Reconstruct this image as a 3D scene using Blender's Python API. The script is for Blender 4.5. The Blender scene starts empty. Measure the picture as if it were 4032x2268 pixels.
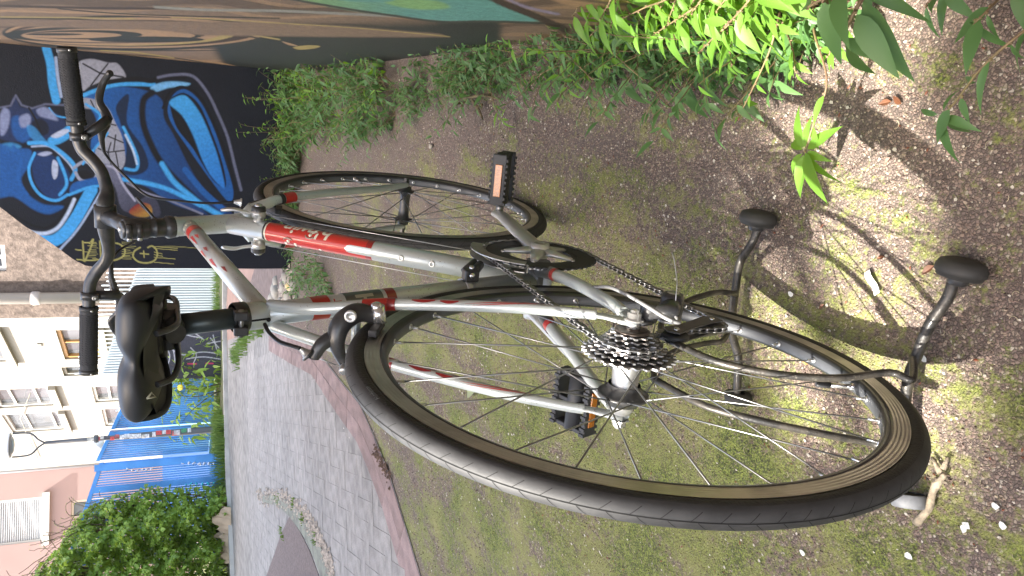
import bpy, bmesh, math, random
import numpy as np
from mathutils import Vector, Matrix
rnd = random.Random(7)
scene = bpy.context.scene
C = scene.collection

# ------------------------------------------------------------------ camera
CF = 3170.04                                   # focal length in pixels of the 4032 px wide photograph
CP = np.array([-0.79482, -0.34555, 0.87544])
CR = np.array([[-0.38415828, -0.10731849, -0.91700881],
               [-0.28399071, 0.95880319, 0.0067612],
               [0.87850537, 0.26301935, -0.39880964]])      # rows: photo right, photo down, view direction
cd = bpy.data.cameras.new("camera")
cd.sensor_fit = 'HORIZONTAL'; cd.sensor_width = 36.0
cd.lens = CF / 4032.0 * 36.0
cd.clip_start = 0.02; cd.clip_end = 2000
cam = bpy.data.objects.new("camera", cd); C.objects.link(cam)
xr = Vector(CR[0]); yd = Vector(CR[1]); zf = Vector(CR[2])
M = Matrix((xr, -yd, -zf)).transposed().to_4x4()
M.translation = Vector(CP)
cam.matrix_world = M
scene.camera = cam

# ------------------------------------------------------------------ light
SUN = Vector((-0.364, 0.437, 0.823)).normalized()
elev = math.asin(SUN.z); azim = math.atan2(SUN.x, SUN.y)
world = bpy.data.worlds.new("World"); scene.world = world; world.use_nodes = True
wn = world.node_tree.nodes; wl = world.node_tree.links
bgn = wn['Background']; sky = wn.new('ShaderNodeTexSky'); sky.sky_type = 'NISHITA'
sky.sun_disc = False; sky.sun_elevation = elev; sky.sun_rotation = azim
sky.air_density = 1.0; sky.dust_density = 4.0; sky.ozone_density = 0.6
tint = wn.new('ShaderNodeMix'); tint.data_type = 'RGBA'; tint.blend_type = 'MULTIPLY'; tint.inputs[0].default_value = 1.0
tint.inputs[7].default_value = (1.0, .95, .86, 1)          # hazy, whitish sky
wl.new(sky.outputs[0], tint.inputs[6]); wl.new(tint.outputs[2], bgn.inputs[0]); bgn.inputs[1].default_value = 0.15
sd = bpy.data.lights.new("sun", 'SUN'); sd.energy = 3.2; sd.angle = math.radians(0.5); sd.color = (1.0, 0.95, 0.86)
so = bpy.data.objects.new("sun", sd); C.objects.link(so)
so.rotation_euler = SUN.to_track_quat('Z', 'Y').to_euler(); so.location = (-3, 4, 20)
vs = scene.view_settings
vs.view_transform = 'Standard'; vs.look = 'None'; vs.gamma = 1.0; vs.use_curve_mapping = False
vs.exposure = 2.75

# ------------------------------------------------------------------ measuring helpers (real places from the photograph)
def ray(X, Y):
    return CR.T @ np.array([(X - 2016.0) / CF, (Y - 1134.0) / CF, 1.0])
def zg(x):                                     # the yard falls slightly towards the camera
    return -0.032 * min(1.3, max(0.0, 1.0 - x / 1.04))
def gnd(X, Y, z=0.0):
    d = ray(X, Y); zz = z
    for _ in range(7): q = CP + (zz - CP[2]) / d[2] * d; zz = z + zg(q[0])
    return q
def onplane(X, Y, P, n):
    d = ray(X, Y); t = ((np.array(P) - CP) @ np.array(n)) / (d @ np.array(n)); return CP + t * d
class VPlane:
    """vertical plane through two ground points"""
    def __init__(s, a, b):
        s.a = np.array([a[0], a[1], 0.0]); d = np.array([b[0] - a[0], b[1] - a[1], 0.0]); s.len = np.linalg.norm(d)
        s.u = d / s.len; s.n = np.array([s.u[1], -s.u[0], 0.0])
        if (CP - s.a) @ s.n < 0: s.n = -s.n            # normal faces the camera
    def at(s, X, Y, off=0.0):
        return onplane(X, Y, s.a + s.n * off, s.n)
    def uz(s, X, Y, off=0.0):
        q = s.at(X, Y, off); return float((q - s.a) @ s.u), float(q[2])
    def p(s, u, z, off=0.0):
        q = s.a + s.u * u + s.n * off; return (q[0], q[1], z)
BB_ = np.array([[0.9999967, 0.0, 0.00258178], [-2.6591e-05, 0.99994695, 0.01029958], [-0.00258164, -0.01029961, 0.99994363]])

# ------------------------------------------------------------------ mesh helpers
class MB:
    def __init__(s): s.v = []; s.f = []; s.m = []; s.smooth = []
    def add(s, vs_, fs, mi=0, sm=True):
        k = len(s.v); s.v.extend([tuple(map(float, q)) for q in vs_])
        for f in fs: s.f.append(tuple(k + i for i in f)); s.m.append(mi); s.smooth.append(sm)
        return s
    def box(s, lo, hi, mi=0, bev=0.0, M=None):
        x0, y0, z0 = lo; x1, y1, z1 = hi
        if bev > 0:
            bm = bmesh.new(); bmesh.ops.create_cube(bm, size=1.0)
            for q in bm.verts: q.co = Vector((x0 + (q.co.x + .5) * (x1 - x0), y0 + (q.co.y + .5) * (y1 - y0), z0 + (q.co.z + .5) * (z1 - z0)))
            bmesh.ops.bevel(bm, geom=bm.edges[:], offset=bev, segments=2, affect='EDGES', profile=.5)
            bm.verts.index_update(); vs_ = [tuple(q.co) for q in bm.verts]; fs = [tuple(q.index for q in f.verts) for f in bm.faces]; bm.free()
        else:
            vs_ = [(x0, y0, z0), (x1, y0, z0), (x1, y1, z0), (x0, y1, z0), (x0, y0, z1), (x1, y0, z1), (x1, y1, z1), (x0, y1, z1)]
            fs = [(3, 2, 1, 0), (4, 5, 6, 7), (0, 1, 5, 4), (1, 2, 6, 5), (2, 3, 7, 6), (3, 0, 4, 7)]
        if M is not None: vs_ = [tuple(M @ Vector(q)) for q in vs_]
        return s.add(vs_, fs, mi, False)
    def tube(s, pts, r, n=12, mi=0, cap=True, flat=None, up=None):
        """swept tube; r scalar or list; flat=(dir, factor) squashes the section along a direction"""
        P = [Vector(q) for q in pts]; R = r if hasattr(r, '__len__') else [r] * len(P)
        T = []
        for i in range(len(P)):
            a = P[max(i - 1, 0)]; b = P[min(i + 1, len(P) - 1)]; T.append((b - a).normalized())
        u = Vector(up) if up is not None else Vector((0, 0, 1))
        if abs(u.dot(T[0])) > .95: u = Vector((0, 1, 0))
        vs_ = []
        for i in range(len(P)):
            a = T[i].cross(u)
            if a.length < 1e-6: a = T[i].cross(Vector((1, 0, 0)))
            a.normalize(); b = a.cross(T[i]).normalized()
            if up is None: u = b
            for k in range(n):
                t = 2 * math.pi * k / n; o = a * math.cos(t) * R[i] + b * math.sin(t) * R[i]
                if flat is not None:
                    d = Vector(flat[0]).normalized(); o -= d * o.dot(d) * (1 - flat[1])
                vs_.append(P[i] + o)
        fs = []
        for i in range(len(P) - 1):
            for k in range(n):
                j = (k + 1) % n; fs.append((i * n + k, i * n + j, (i + 1) * n + j, (i + 1) * n + k))
        s.add(vs_, fs, mi, True)
        if cap:
            k0 = len(s.v) - len(vs_)
            s.f.append(tuple(k0 + i for i in range(n - 1, -1, -1))); s.m.append(mi); s.smooth.append(False)
            s.f.append(tuple(k0 + (len(P) - 1) * n + i for i in range(n))); s.m.append(mi); s.smooth.append(False)
        return s
    def lathe(s, prof, a, b, n=24, mi=0, closed=False, smooth=True):
        """profile [(t along a->b in metres, radius)] revolved about the axis from a towards b"""
        A = Vector(a); D = (Vector(b) - A).normalized(); u = D.orthogonal().normalized(); w = D.cross(u)
        vs_ = []; N = len(prof)
        for t, r in prof:
            for k in range(n):
                q = 2 * math.pi * k / n; vs_.append(A + D * t + u * (r * math.cos(q)) + w * (r * math.sin(q)))
        fs = []
        for i in range(N - 1 + (1 if closed else 0)):
            for k in range(n):
                j = (k + 1) % n; i2 = (i + 1) % N; fs.append((i * n + k, i * n + j, i2 * n + j, i2 * n + k))
        return s.add(vs_, fs, mi, smooth)
    def prism(s, poly, h0, h1, fn, mi=0, smooth=False):
        """2D polygon extruded h0..h1, fn(x,y,h)->point"""
        n = len(poly); vs_ = [fn(x, y, h0) for x, y in poly] + [fn(x, y, h1) for x, y in poly]
        fs = [tuple(range(n - 1, -1, -1)), tuple(range(n, 2 * n))] + [(i, (i + 1) % n, n + (i + 1) % n, n + i) for i in range(n)]
        return s.add(vs_, fs, mi, smooth)
    def mesh(s, name, mats):
        me = bpy.data.meshes.new(name); me.from_pydata(s.v, [], s.f)
        for mt in (mats if isinstance(mats, (list, tuple)) else [mats]): me.materials.append(mt)
        me.polygons.foreach_set('material_index', s.m); me.polygons.foreach_set('use_smooth', s.smooth)
        me.update(); return me
    def build(s, name, mats, parent=None, **kw):
        me = s.mesh(name, mats); return obj(name, me, parent, **kw)
def obj(name, me, parent=None, label=None, cat=None, group=None, kind=None, loc=None, rotz=None, recalc=True):
    o = bpy.data.objects.new(name, me); C.objects.link(o)
    if recalc and me is not None and len(me.polygons) and len(me.polygons) < 60000 and me.users <= 1:
        bm = bmesh.new(); bm.from_mesh(me); bmesh.ops.recalc_face_normals(bm, faces=bm.faces); bm.to_mesh(me); bm.free()
    if parent is not None: o.parent = parent
    if label: o['label'] = label
    if cat: o['category'] = cat
    if group: o['group'] = group
    if kind: o['kind'] = kind
    if loc is not None: o.location = loc
    if rotz is not None: o.rotation_euler = (0, 0, rotz)
    return o
def empty(name, parent=None, **kw):
    return obj(name, None, parent, **kw)
def crom(pts, n=6, closed=False):
    P = [np.array(q, float) for q in pts]; out = []; N = len(P)
    rng = range(N) if closed else range(N - 1)
    for i in rng:
        p0 = P[(i - 1) % N] if closed or i > 0 else P[0]; p1 = P[i]; p2 = P[(i + 1) % N]; p3 = P[(i + 2) % N] if closed or i + 2 < N else P[-1]
        for k in range(n):
            t = k / n; out.append(.5 * ((2 * p1) + (-p0 + p2) * t + (2 * p0 - 5 * p1 + 4 * p2 - p3) * t * t + (-p0 + 3 * p1 - 3 * p2 + p3) * t ** 3))
    if not closed: out.append(P[-1])
    return out

# ------------------------------------------------------------------ materials
def mat(name, col, rough=.6, metal=0.0, nscale=None, nvar=.0, bump=0.0, bscale=None, coat=0.0, spec=.5, col2=None, trans=0.0, alpha=None, sub=0.0, detail=4):
    m = bpy.data.materials.new(name); m.use_nodes = True; nt = m.node_tree; N = nt.nodes; Lk = nt.links
    b = N['Principled BSDF']; b.inputs['Base Color'].default_value = (*col, 1); b.inputs['Roughness'].default_value = rough
    b.inputs['Metallic'].default_value = metal; b.inputs['Coat Weight'].default_value = coat; b.inputs['Specular IOR Level'].default_value = spec
    b.inputs['Coat Roughness'].default_value = .08
    if trans: b.inputs['Transmission Weight'].default_value = trans
    tc = N.new('ShaderNodeTexCoord')
    if nscale:
        nz = N.new('ShaderNodeTexNoise'); nz.inputs['Scale'].default_value = nscale; nz.inputs['Detail'].default_value = detail
        Lk.new(tc.outputs['Object'], nz.inputs['Vector'])
        mx = N.new('ShaderNodeMix'); mx.data_type = 'RGBA'
        c2 = col2 if col2 else tuple(x * (1 - nvar) for x in col)
        mx.inputs[6].default_value = (*col, 1); mx.inputs[7].default_value = (*c2, 1)
        rp = N.new('ShaderNodeValToRGB'); rp.color_ramp.elements[0].position = .38; rp.color_ramp.elements[1].position = .66
        Lk.new(nz.outputs['Fac'], rp.inputs[0]); Lk.new(rp.outputs[0], mx.inputs[0]); Lk.new(mx.outputs[2], b.inputs['Base Color'])
    if bump:
        n2 = N.new('ShaderNodeTexNoise'); n2.inputs['Scale'].default_value = bscale or 60; n2.inputs['Detail'].default_value = 5
        Lk.new(tc.outputs['Object'], n2.inputs['Vector']); bp = N.new('ShaderNodeBump'); bp.inputs['Strength'].default_value = bump
        bp.inputs['Distance'].default_value = .01; Lk.new(n2.outputs['Fac'], bp.inputs['Height']); Lk.new(bp.outputs[0], b.inputs['Normal'])
    return m
def node_group_mat(name):
    m = bpy.data.materials.new(name); m.use_nodes = True
    return m, m.node_tree.nodes, m.node_tree.links, m.node_tree.nodes['Principled BSDF']

# ================================================================== SETTING
def ground_color(nt, N, Lk, near):
    """reddish asphalt with embedded grit and moss, all from world position; returns colour, moss mask, height"""
    geo = N.new('ShaderNodeNewGeometry')
    def math_(op, a, b=None, clamp=False):
        q = N.new('ShaderNodeMath'); q.operation = op; q.use_clamp = clamp
        for k, w in enumerate((a, b)):
            if w is None: continue
            if isinstance(w, (int, float)): q.inputs[k].default_value = w
            else: Lk.new(w, q.inputs[k])
        return q.outputs[0]
    def noise(scale, detail=4, vec=None, rough=.55):
        q = N.new('ShaderNodeTexNoise'); q.inputs['Scale'].default_value = scale; q.inputs['Detail'].default_value = detail; q.inputs['Roughness'].default_value = rough
        Lk.new(vec if vec is not None else geo.outputs['Position'], q.inputs['Vector']); return q.outputs['Fac']
    wn_ = N.new('ShaderNodeTexNoise'); wn_.inputs['Scale'].default_value = 210; wn_.inputs['Detail'].default_value = 2; Lk.new(geo.outputs['Position'], wn_.inputs['Vector'])
    wv = N.new('ShaderNodeVectorMath'); wv.operation = 'MULTIPLY_ADD'; wv.inputs[1].default_value = (.0042, .0042, .0042); Lk.new(wn_.outputs['Color'], wv.inputs[0]); Lk.new(geo.outputs['Position'], wv.inputs[2])
    def vor(scale, feat='F1', out='Distance'):
        q = N.new('ShaderNodeTexVoronoi'); q.feature = feat; q.inputs['Scale'].default_value = scale; Lk.new(wv.outputs[0], q.inputs['Vector']); return q.outputs[out]
    def ramp(fac, stops):
        q = N.new('ShaderNodeValToRGB'); e = q.color_ramp.elements
        while len(e) < len(stops): e.new(.5)
        for k, (p_, c_) in enumerate(stops): e[k].position = p_; e[k].color = (*c_, 1) if hasattr(c_, '__len__') else (c_, c_, c_, 1)
        Lk.new(fac, q.inputs[0]); return q.outputs[0]
    def mix(f, a, b):
        q = N.new('ShaderNodeMix'); q.data_type = 'RGBA'
        if isinstance(f, (int, float)): q.inputs[0].default_value = f
        else: Lk.new(f, q.inputs[0])
        for k, w in ((6, a), (7, b)):
            if isinstance(w, tuple): q.inputs[k].default_value = (*w, 1)
            else: Lk.new(w, q.inputs[k])
        return q.outputs[2]
    sx = N.new('ShaderNodeSeparateXYZ'); Lk.new(geo.outputs['Position'], sx.inputs[0])
    cells = vor(225, 'F1', 'Color'); sep = N.new('ShaderNodeSeparateColor'); Lk.new(cells, sep.inputs[0])
    stone = ramp(sep.outputs[0], [(0.0, (.100, .072, .062)), (.35, (.170, .122, .102)), (.62, (.220, .156, .130)), (.82, (.26, .195, .155)), (.96, (.36, .30, .23)), (1.0, (.48, .44, .37))])
    edge = vor(225, 'DISTANCE_TO_EDGE', 'Distance'); crack = ramp(edge, [(0.0, 0.0), (.16, 1.0)])
    base = mix(crack, (.075, .060, .048), stone)
    big = noise(1.7, 3); base = mix(ramp(big, [(.35, 0.0), (.7, .45)]), base, (.12, .100, .090))
    # moss: streaks running away from the wall, thinning towards the far path and the wall foot
    mp = N.new('ShaderNodeMapping'); mp.inputs['Rotation'].default_value = (0, 0, math.radians(-38)); mp.inputs['Scale'].default_value = (1.0, 3.0, 1.0)
    Lk.new(geo.outputs['Position'], mp.inputs['Vector'])
    st = noise(3.4, 5, mp.outputs[0], .62)
    fine = noise(85, 4); mid = noise(16, 4)
    yb = math_('MULTIPLY_ADD', sx.outputs[1], .36); # placeholder, third input below
    yb.node.inputs[2].default_value = .085
    yb = math_('MINIMUM', yb, .20)
    xb = math_('MULTIPLY', math_('ABSOLUTE', math_('SUBTRACT', sx.outputs[0], .45)), -.085)
    mm = math_('ADD', math_('ADD', st, yb), xb)
    mm = math_('ADD', mm, math_('MULTIPLY', math_('SUBTRACT', mid, .5), .34))
    mm = math_('ADD', mm, math_('MULTIPLY', math_('SUBTRACT', fine, .5), .75))
    mm = math_('ADD', mm, math_('MULTIPLY', crack, -.07))
    mask = ramp(mm, [(.44, 0.0), (.54, .55), (.64, 1.0)])
    mossc = mix(ramp(math_('ADD', math_('MULTIPLY', noise(260, 3), .7), math_('MULTIPLY', noise(60, 2), .3)), [(.40, 0.0), (.58, 1.0)]), (.034, .052, .010), (.235, .290, .048))
    mossc = mix(ramp(noise(6, 3), [(.4, 0.0), (.7, 1.0)]), mossc, (.27, .27, .09))
    col = mix(math_('MULTIPLY', mask, .80), base, mossc)
    dome = math_('SUBTRACT', 1.0, vor(225, 'F1', 'Distance'))
    h = math_('ADD', math_('ADD', math_('MULTIPLY', crack, .35), math_('MULTIPLY', dome, .7)), math_('MULTIPLY', math_('MULTIPLY', mask, fine), .9))
    return col, mask, h, dict(mix=mix, noise=noise, ramp=ramp, math=math_, geo=geo)

mg, N, Lk, B = node_group_mat("mossy_red_asphalt")
col, mask, h, _ = ground_color(mg.node_tree, N, Lk, True)
Lk.new(col, B.inputs['Base Color']); B.inputs['Roughness'].default_value = .82; B.inputs['Specular IOR Level'].default_value = .35
bp = N.new('ShaderNodeBump'); bp.inputs['Strength'].default_value = .9; bp.inputs['Distance'].default_value = .0026; Lk.new(h, bp.inputs['Height']); Lk.new(bp.outputs[0], B.inputs['Normal'])
m_ground = mg
# grit chips share the position colours, varied stone by stone
mc, N, Lk, B = node_group_mat("grit_chip")
col, mask, h, F = ground_color(mc.node_tree, N, Lk, True)
rp = F['ramp'](F['geo'].outputs['Random Per Island'], [(0.0, (.085, .062, .052)), (.3, (.165, .118, .098)), (.62, (.235, .165, .136)), (.86, (.30, .225, .170)), (.965, (.42, .35, .25)), (1.0, (.62, .57, .49))])
cc = F['mix'](F['math']('MULTIPLY', mask, .72), rp, col)
Lk.new(cc, B.inputs['Base Color']); B.inputs['Roughness'].default_value = .6; B.inputs['Specular IOR Level'].default_value = .4
m_chip = mc

def sheet(name, poly, z, m, kind='structure', parent=None, thick=None, **kw):
    mb = MB(); n = len(poly)
    mb.add([(x, y, z) for x, y in poly], [tuple(range(n))], 0, False)
    if thick:
        mb.add([(x, y, z) for x, y in poly] + [(x, y, z - thick) for x, y in poly], [(i, (i + 1) % n, n + (i + 1) % n, n + i) for i in range(n)], 0, False)
    return mb.build(name, m, parent, kind=kind, **kw)
mb = MB(); gx = [-600, -.312, 1.04, 900]
mb.add([(x, y, zg(x)) for x in gx for y in (-600, 900)], [(2 * i, 2 * i + 2, 2 * i + 3, 2 * i + 1) for i in range(3)], 0, False); mb.build("ground", m_ground, kind='structure')

# embedded grit, real relief in front of the camera
def chips():
    nr = np.random.RandomState(3); V = []; Fc = []
    regs = [((-.32, 1.05), (-.50, .78), 34000, .0024, .0050), ((1.05, 2.2), (-.42, 1.5), 12000, .003, .006)]
    k = 0
    for (xa, xb), (ya, yb), n, s0, s1 in regs:
        X = nr.uniform(xa, xb, n); Y = nr.uniform(ya, yb, n); S = nr.uniform(s0, s1, n); H = nr.uniform(.15, .5, n); A = nr.uniform(0, 6.28, n)
        for i in range(n):
            ns = 5; s = S[i] * .5
            rr = s * nr.uniform(.65, 1.25, ns); el = nr.uniform(.6, 1.0); h = S[i] * H[i]
            ang = [A[i] + 2 * math.pi * q / ns for q in range(ns)]; tx, ty = nr.uniform(-.5, .5, 2) * h
            for q in range(ns): V.append((X[i] + math.cos(ang[q]) * rr[q], Y[i] + math.sin(ang[q]) * rr[q] * el, zg(X[i]) + .0002))
            for q in range(ns): V.append((X[i] + tx + math.cos(ang[q]) * rr[q] * .6, Y[i] + ty + math.sin(ang[q]) * rr[q] * el * .6, zg(X[i]) + .0002 + h * (1 + .4 * math.cos(ang[q] - A[i] * 3))))
            Fc.append(tuple(range(k + ns, k + 2 * ns)))
            for q in range(ns): r_ = (q + 1) % ns; Fc.append((k + q, k + r_, k + ns + r_, k + ns + q))
            k += 2 * ns
    me = bpy.data.meshes.new("grit"); me.from_pydata(V, [], Fc); me.materials.append(m_chip); me.update()
    return obj("embedded_grit", me, kind='stuff', label="small reddish and pale stone chips embedded in the mossy asphalt under the bicycle", cat="grit", recalc=False)
chips()

# litter on the ground: pale petals, curled catkins, brown bud scales (nobody could count them)
m_petal = mat("dry_petal", (.58, .53, .44), .7, nscale=30, nvar=.35)
m_bud = mat("brown_bud_scale", (.23, .075, .035), .55, nscale=40, nvar=.5)
m_curl = mat("straw_curl", (.42, .36, .24), .7)
def litter():
    nr = random.Random(11); mb = MB()
    for i in range(4200):
        if i < 2300: x = nr.uniform(-.3, 1.5); y = nr.uniform(-.45, 1.0)
        else: x = nr.uniform(1.2, 4.6); y = nr.uniform(-.3, 1.6 + .2 * x)
        q = nr.random(); a = nr.uniform(0, 6.28); z = zg(x) + .0025
        if q < .55:
            s = nr.choice((.0012, .0016, .0021, .0028, .0038)) * (1 + .3 * x); P = []
            for k in range(5):
                r_ = s * nr.uniform(.6, 1.2); P.append((x + r_ * math.cos(a + k * 1.256), y + r_ * math.sin(a + k * 1.256) * .7, z + nr.uniform(0, .3) * s))
            mb.add(P, [(0, 1, 2, 3, 4)], 0, False)
        elif q < .72:
            L = nr.uniform(.004, .010); c_, s_ = math.cos(a), math.sin(a); w = L * .22
            mb.add([(x, y, z), (x + c_ * L * .5 - s_ * w, y + s_ * L * .5 + c_ * w, z + .0004), (x + c_ * L, y + s_ * L, z), (x + c_ * L * .5 + s_ * w, y + s_ * L * .5 - c_ * w, z + .0004), (x + c_ * L * .5, y + s_ * L * .5, z + .002)],
                   [(0, 1, 4), (1, 2, 4), (2, 3, 4), (3, 0, 4)], 1, False)
        else:
            r_ = nr.uniform(.003, .006); n = 6; t0 = a; sp = nr.uniform(1.5, 4)
            mb.tube([(x + r_ * math.cos(t0 + sp * k / n), y + r_ * math.sin(t0 + sp * k / n), z + .0006) for k in range(n)], [.0005 * (1 + .3 * x)] * n, 3, 2, False)
    mb.build("ground_litter", [m_petal, m_bud, m_curl], kind='stuff', label="scattered pale petals, straw curls and brown bud scales on the asphalt", cat="litter", recalc=False)
litter()

# --- street of grey pavers, beyond the red asphalt
edge_px = [(925, 1330), (1060, 1290), (1150, 1325), (1230, 1350), (1330, 1480), (1420, 1590), (1478, 1720), (1535, 1860), (1597, 2060), (1660, 2268)]
edge = [tuple(gnd(*q)[:2]) for q in edge_px]
d_ = np.array(edge[-1]) - np.array(edge[-2]); d_ /= np.linalg.norm(d_)
edge.append(tuple(np.array(edge[-1]) + d_ * 2.5))
far_r = tuple(gnd(897, 1330)[:2]); far_l = tuple(gnd(905, 2268)[:2])
m_joint = mat("sandy_joint", (.265, .248, .23), .95, nscale=9, nvar=.4)
street_poly = edge + [(0.2, 7.0), (4.0, 9.0), far_l, far_r]
street = sheet("street_bed", street_poly, 0.004, m_joint)
def inpoly(pts, poly):
    pts = np.asarray(pts, float); x, y = pts[:, 0], pts[:, 1]; ins = np.zeros(len(pts), bool); n = len(poly)
    for i in range(n):
        x1, y1 = poly[i]; x2, y2 = poly[(i + 1) % n]
        c_ = ((y1 > y) != (y2 > y)) & (x < (x2 - x1) * (y - y1) / ((y2 - y1) + 1e-12) + x1); ins ^= c_
    return ins
def segd(pts, poly, closed=False):
    pts = np.asarray(pts, float); out = np.full(len(pts), 1e9); n = len(poly)
    for i in range(n if closed else n - 1):
        a = np.array(poly[i], float); d = np.array(poly[(i + 1) % n], float) - a; L2 = d @ d + 1e-12
        t = np.clip(((pts - a) @ d) / L2, 0, 1); q = pts - a - t[:, None] * d; out = np.minimum(out, np.hypot(q[:, 0], q[:, 1]))
    return out
# the rounded asphalt bed cut into the paving
bed_edge_px = [(1053, 2268), (1085, 2180), (1112, 2100), (1146, 2031), (1185, 2090), (1225, 2170), (1262, 2268)]
bed_poly = [tuple(gnd(*q)[:2]) for q in bed_edge_px]
b0 = np.array(bed_poly[0]); b1 = np.array(bed_poly[-1]); mid_ = np.array(bed_poly[3])
bed_poly = bed_poly + [tuple(b1 + (b1 - mid_) * 1.2), tuple(b0 + (b0 - mid_) * 1.2)]
m_pgrey = [mat("grey_paver_%s" % n_, c_, .85, nscale=14, nvar=.3, bump=.35, bscale=120) for n_, c_ in (("light", (.295, .274, .254)), ("mid", (.285, .265, .246)), ("warm", (.29, .268, .25)), ("dark", (.275, .255, .238)))]
m_pred = [mat("red_paver_%s" % n_, c_, .85, nscale=14, nvar=.3, bump=.35, bscale=120) for n_, c_ in (("light", (.275, .195, .18)), ("dark", (.24, .165, .15)))]
def stain(m, lo=.80, hi=1.12, sc=1.1):
    nt = m.node_tree; N = nt.nodes; B = N['Principled BSDF']; src_ = B.inputs['Base Color'].links[0].from_socket
    g_ = N.new('ShaderNodeNewGeometry'); n_ = N.new('ShaderNodeTexNoise'); n_.inputs['Scale'].default_value = sc; n_.inputs['Detail'].default_value = 7; n_.inputs['Roughness'].default_value = .65; nt.links.new(g_.outputs['Position'], n_.inputs['Vector'])
    r_ = N.new('ShaderNodeMapRange'); r_.inputs[1].default_value = .32; r_.inputs[2].default_value = .68; r_.inputs[3].default_value = lo; r_.inputs[4].default_value = hi; nt.links.new(n_.outputs['Fac'], r_.inputs[0])
    v_ = N.new('ShaderNodeVectorMath'); v_.operation = 'SCALE'; nt.links.new(src_, v_.inputs[0]); nt.links.new(r_.outputs[0], v_.inputs['Scale']); nt.links.new(v_.outputs[0], B.inputs['Base Color'])
for m_ in m_pgrey + m_pred + [m_joint]: stain(m_)
def paver_mesh(L, W, m):
    mb = MB(); b = .0008; hz = .0016; x, y = L / 2 - .0008, W / 2 - .0008
    vs_ = [(-x, -y, 0), (x, -y, 0), (x, y, 0), (-x, y, 0), (-x, -y, hz - b), (x, -y, hz - b), (x, y, hz - b), (-x, y, hz - b), (-x + b, -y + b, hz), (x - b, -y + b, hz), (x - b, y - b, hz), (-x + b, y - b, hz)]
    mb.add(vs_, [(0, 1, 5, 4), (1, 2, 6, 5), (2, 3, 7, 6), (3, 0, 4, 7), (4, 5, 9, 8), (5, 6, 10, 9), (6, 7, 11, 10), (7, 4, 8, 11), (8, 9, 10, 11)], 0, False)
    me = mb.mesh("paver", m); return me
def pavers():
    L, W = .20, .10; ang = math.radians(24); ca, sa = math.cos(ang), math.sin(ang); cand = []
    # herringbone lattice
    for i in range(-60, 120):
        for j in range(-60, 120):
            # each cell: one lying, one standing
            bx = i * W + j * W * 1.0; by = -i * W + j * W * 1.0
            bx = i * W + j * 2 * W; by = i * W - j * 2 * W + 0
            for t in (0, 1):
                x, y, r_ = (bx + L / 2, by + W / 2, 0) if t == 0 else (bx - W / 2 + L + 0 * W, by + L / 2 + W, math.pi / 2)
                if t == 1: x, y = bx + W / 2, by + W + L / 2
                X = 4.5 + ca * x - sa * y; Y = 3.0 + sa * x + ca * y
                if X < .5 or X > 12.5 or Y < .8 or Y > 9: continue
                cand.append((X, Y, ang + r_, t))
    P = np.array([(c_[0], c_[1]) for c_ in cand])
    ok = inpoly(P, street_poly) & (segd(P, edge) > .225) & ~inpoly(P, bed_poly)
    # in the picture?
    q = (P - CP[:2]); Z = np.c_[q, np.full(len(q), -CP[2])] @ CR.T; px = 2016 + CF * Z[:, 0] / Z[:, 2]; py = 1134 + CF * Z[:, 1] / Z[:, 2]
    ok &= (Z[:, 2] > .3) & (py < 2500) & (px < 1900)
    dist = np.hypot(q[:, 0], q[:, 1]); idx = [i for i in np.argsort(dist) if ok[i]]
    meshes = [paver_mesh(L, W, m_) for m_ in m_pgrey]; mb = MB(); n = 0; pr = random.Random(5)
    rest = []
    for k in idx:
        X, Y, a, t = cand[k]; mi = pr.choices((0, 1, 2, 3), (5, 5, 4, 1))[0]; dz = pr.uniform(-.0012, .0012)
        if n < 220:
            o = obj("paver", meshes[mi], street, loc=(X, Y, .004 + dz), rotz=a + pr.uniform(-.008, .008), recalc=False); n += 1
        elif dist[k] < 9.5: rest.append((X, Y, a, mi, dz))
    V = []; Fc = []; MI = []
    src = [(tuple(v.co)) for v in meshes[0].vertices]; fsrc = [tuple(p_.vertices) for p_ in meshes[0].polygons]
    for X, Y, a, mi, dz in rest:
        k = len(V); c_, s_ = math.cos(a), math.sin(a)
        V.extend([(X + x * c_ - y * s_, Y + x * s_ + y * c_, z + .004 + dz) for x, y, z in src]); Fc.extend([tuple(k + i for i in f) for f in fsrc]); MI.extend([mi] * len(fsrc))
    me = bpy.data.meshes.new("pavers"); me.from_pydata(V, [], Fc)
    for m_ in m_pgrey: me.materials.append(m_)
    me.polygons.foreach_set('material_index', MI); me.update(); obj("paver_field", me, street, kind='stuff', recalc=False)
    print('pavers', n, len(rest))
    # two courses of red border pavers following the edge
    rmesh = [paver_mesh(L, W, m_) for m_ in m_pred]; n = 0
    bor = obj("border_bed", None, None, kind='structure')
    E_ = [np.array(q_) for q_ in edge[1:]]
    for course in (0, 1):
        for i in range(len(E_) - 1):
            a_, b_ = E_[i], E_[i + 1]; d = b_ - a_; Ln = np.linalg.norm(d); d /= Ln; nn = np.array([-d[1], d[0]])
            ctr = np.array([6.0, 5.0]);
            if (ctr - a_) @ nn < 0: nn = -nn
            k = max(1, int(Ln / .2))
            for j in range(k):
                c_ = a_ + d * (j + .5 + .5 * course * 0) * Ln / k + nn * (.055 + course * .10)
                if c_[0] > 9: continue
                o = obj("border_paver", rmesh[pr.randint(0, 1)], bor, loc=(c_[0], c_[1], .0045 + pr.uniform(-.001, .001)), rotz=math.atan2(d[1], d[0]) + pr.uniform(-.01, .01), recalc=False)
                o.scale = (Ln / k / .2, 1, 1); n += 1
    print('border', n)
pavers()
m_bed = mat("dark_red_asphalt", (.165, .125, .115), .9, nscale=60, nvar=.4, bump=.5, bscale=200)
sheet("asphalt_bed", bed_poly, 0.0105, m_bed, thick=.010)
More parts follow.
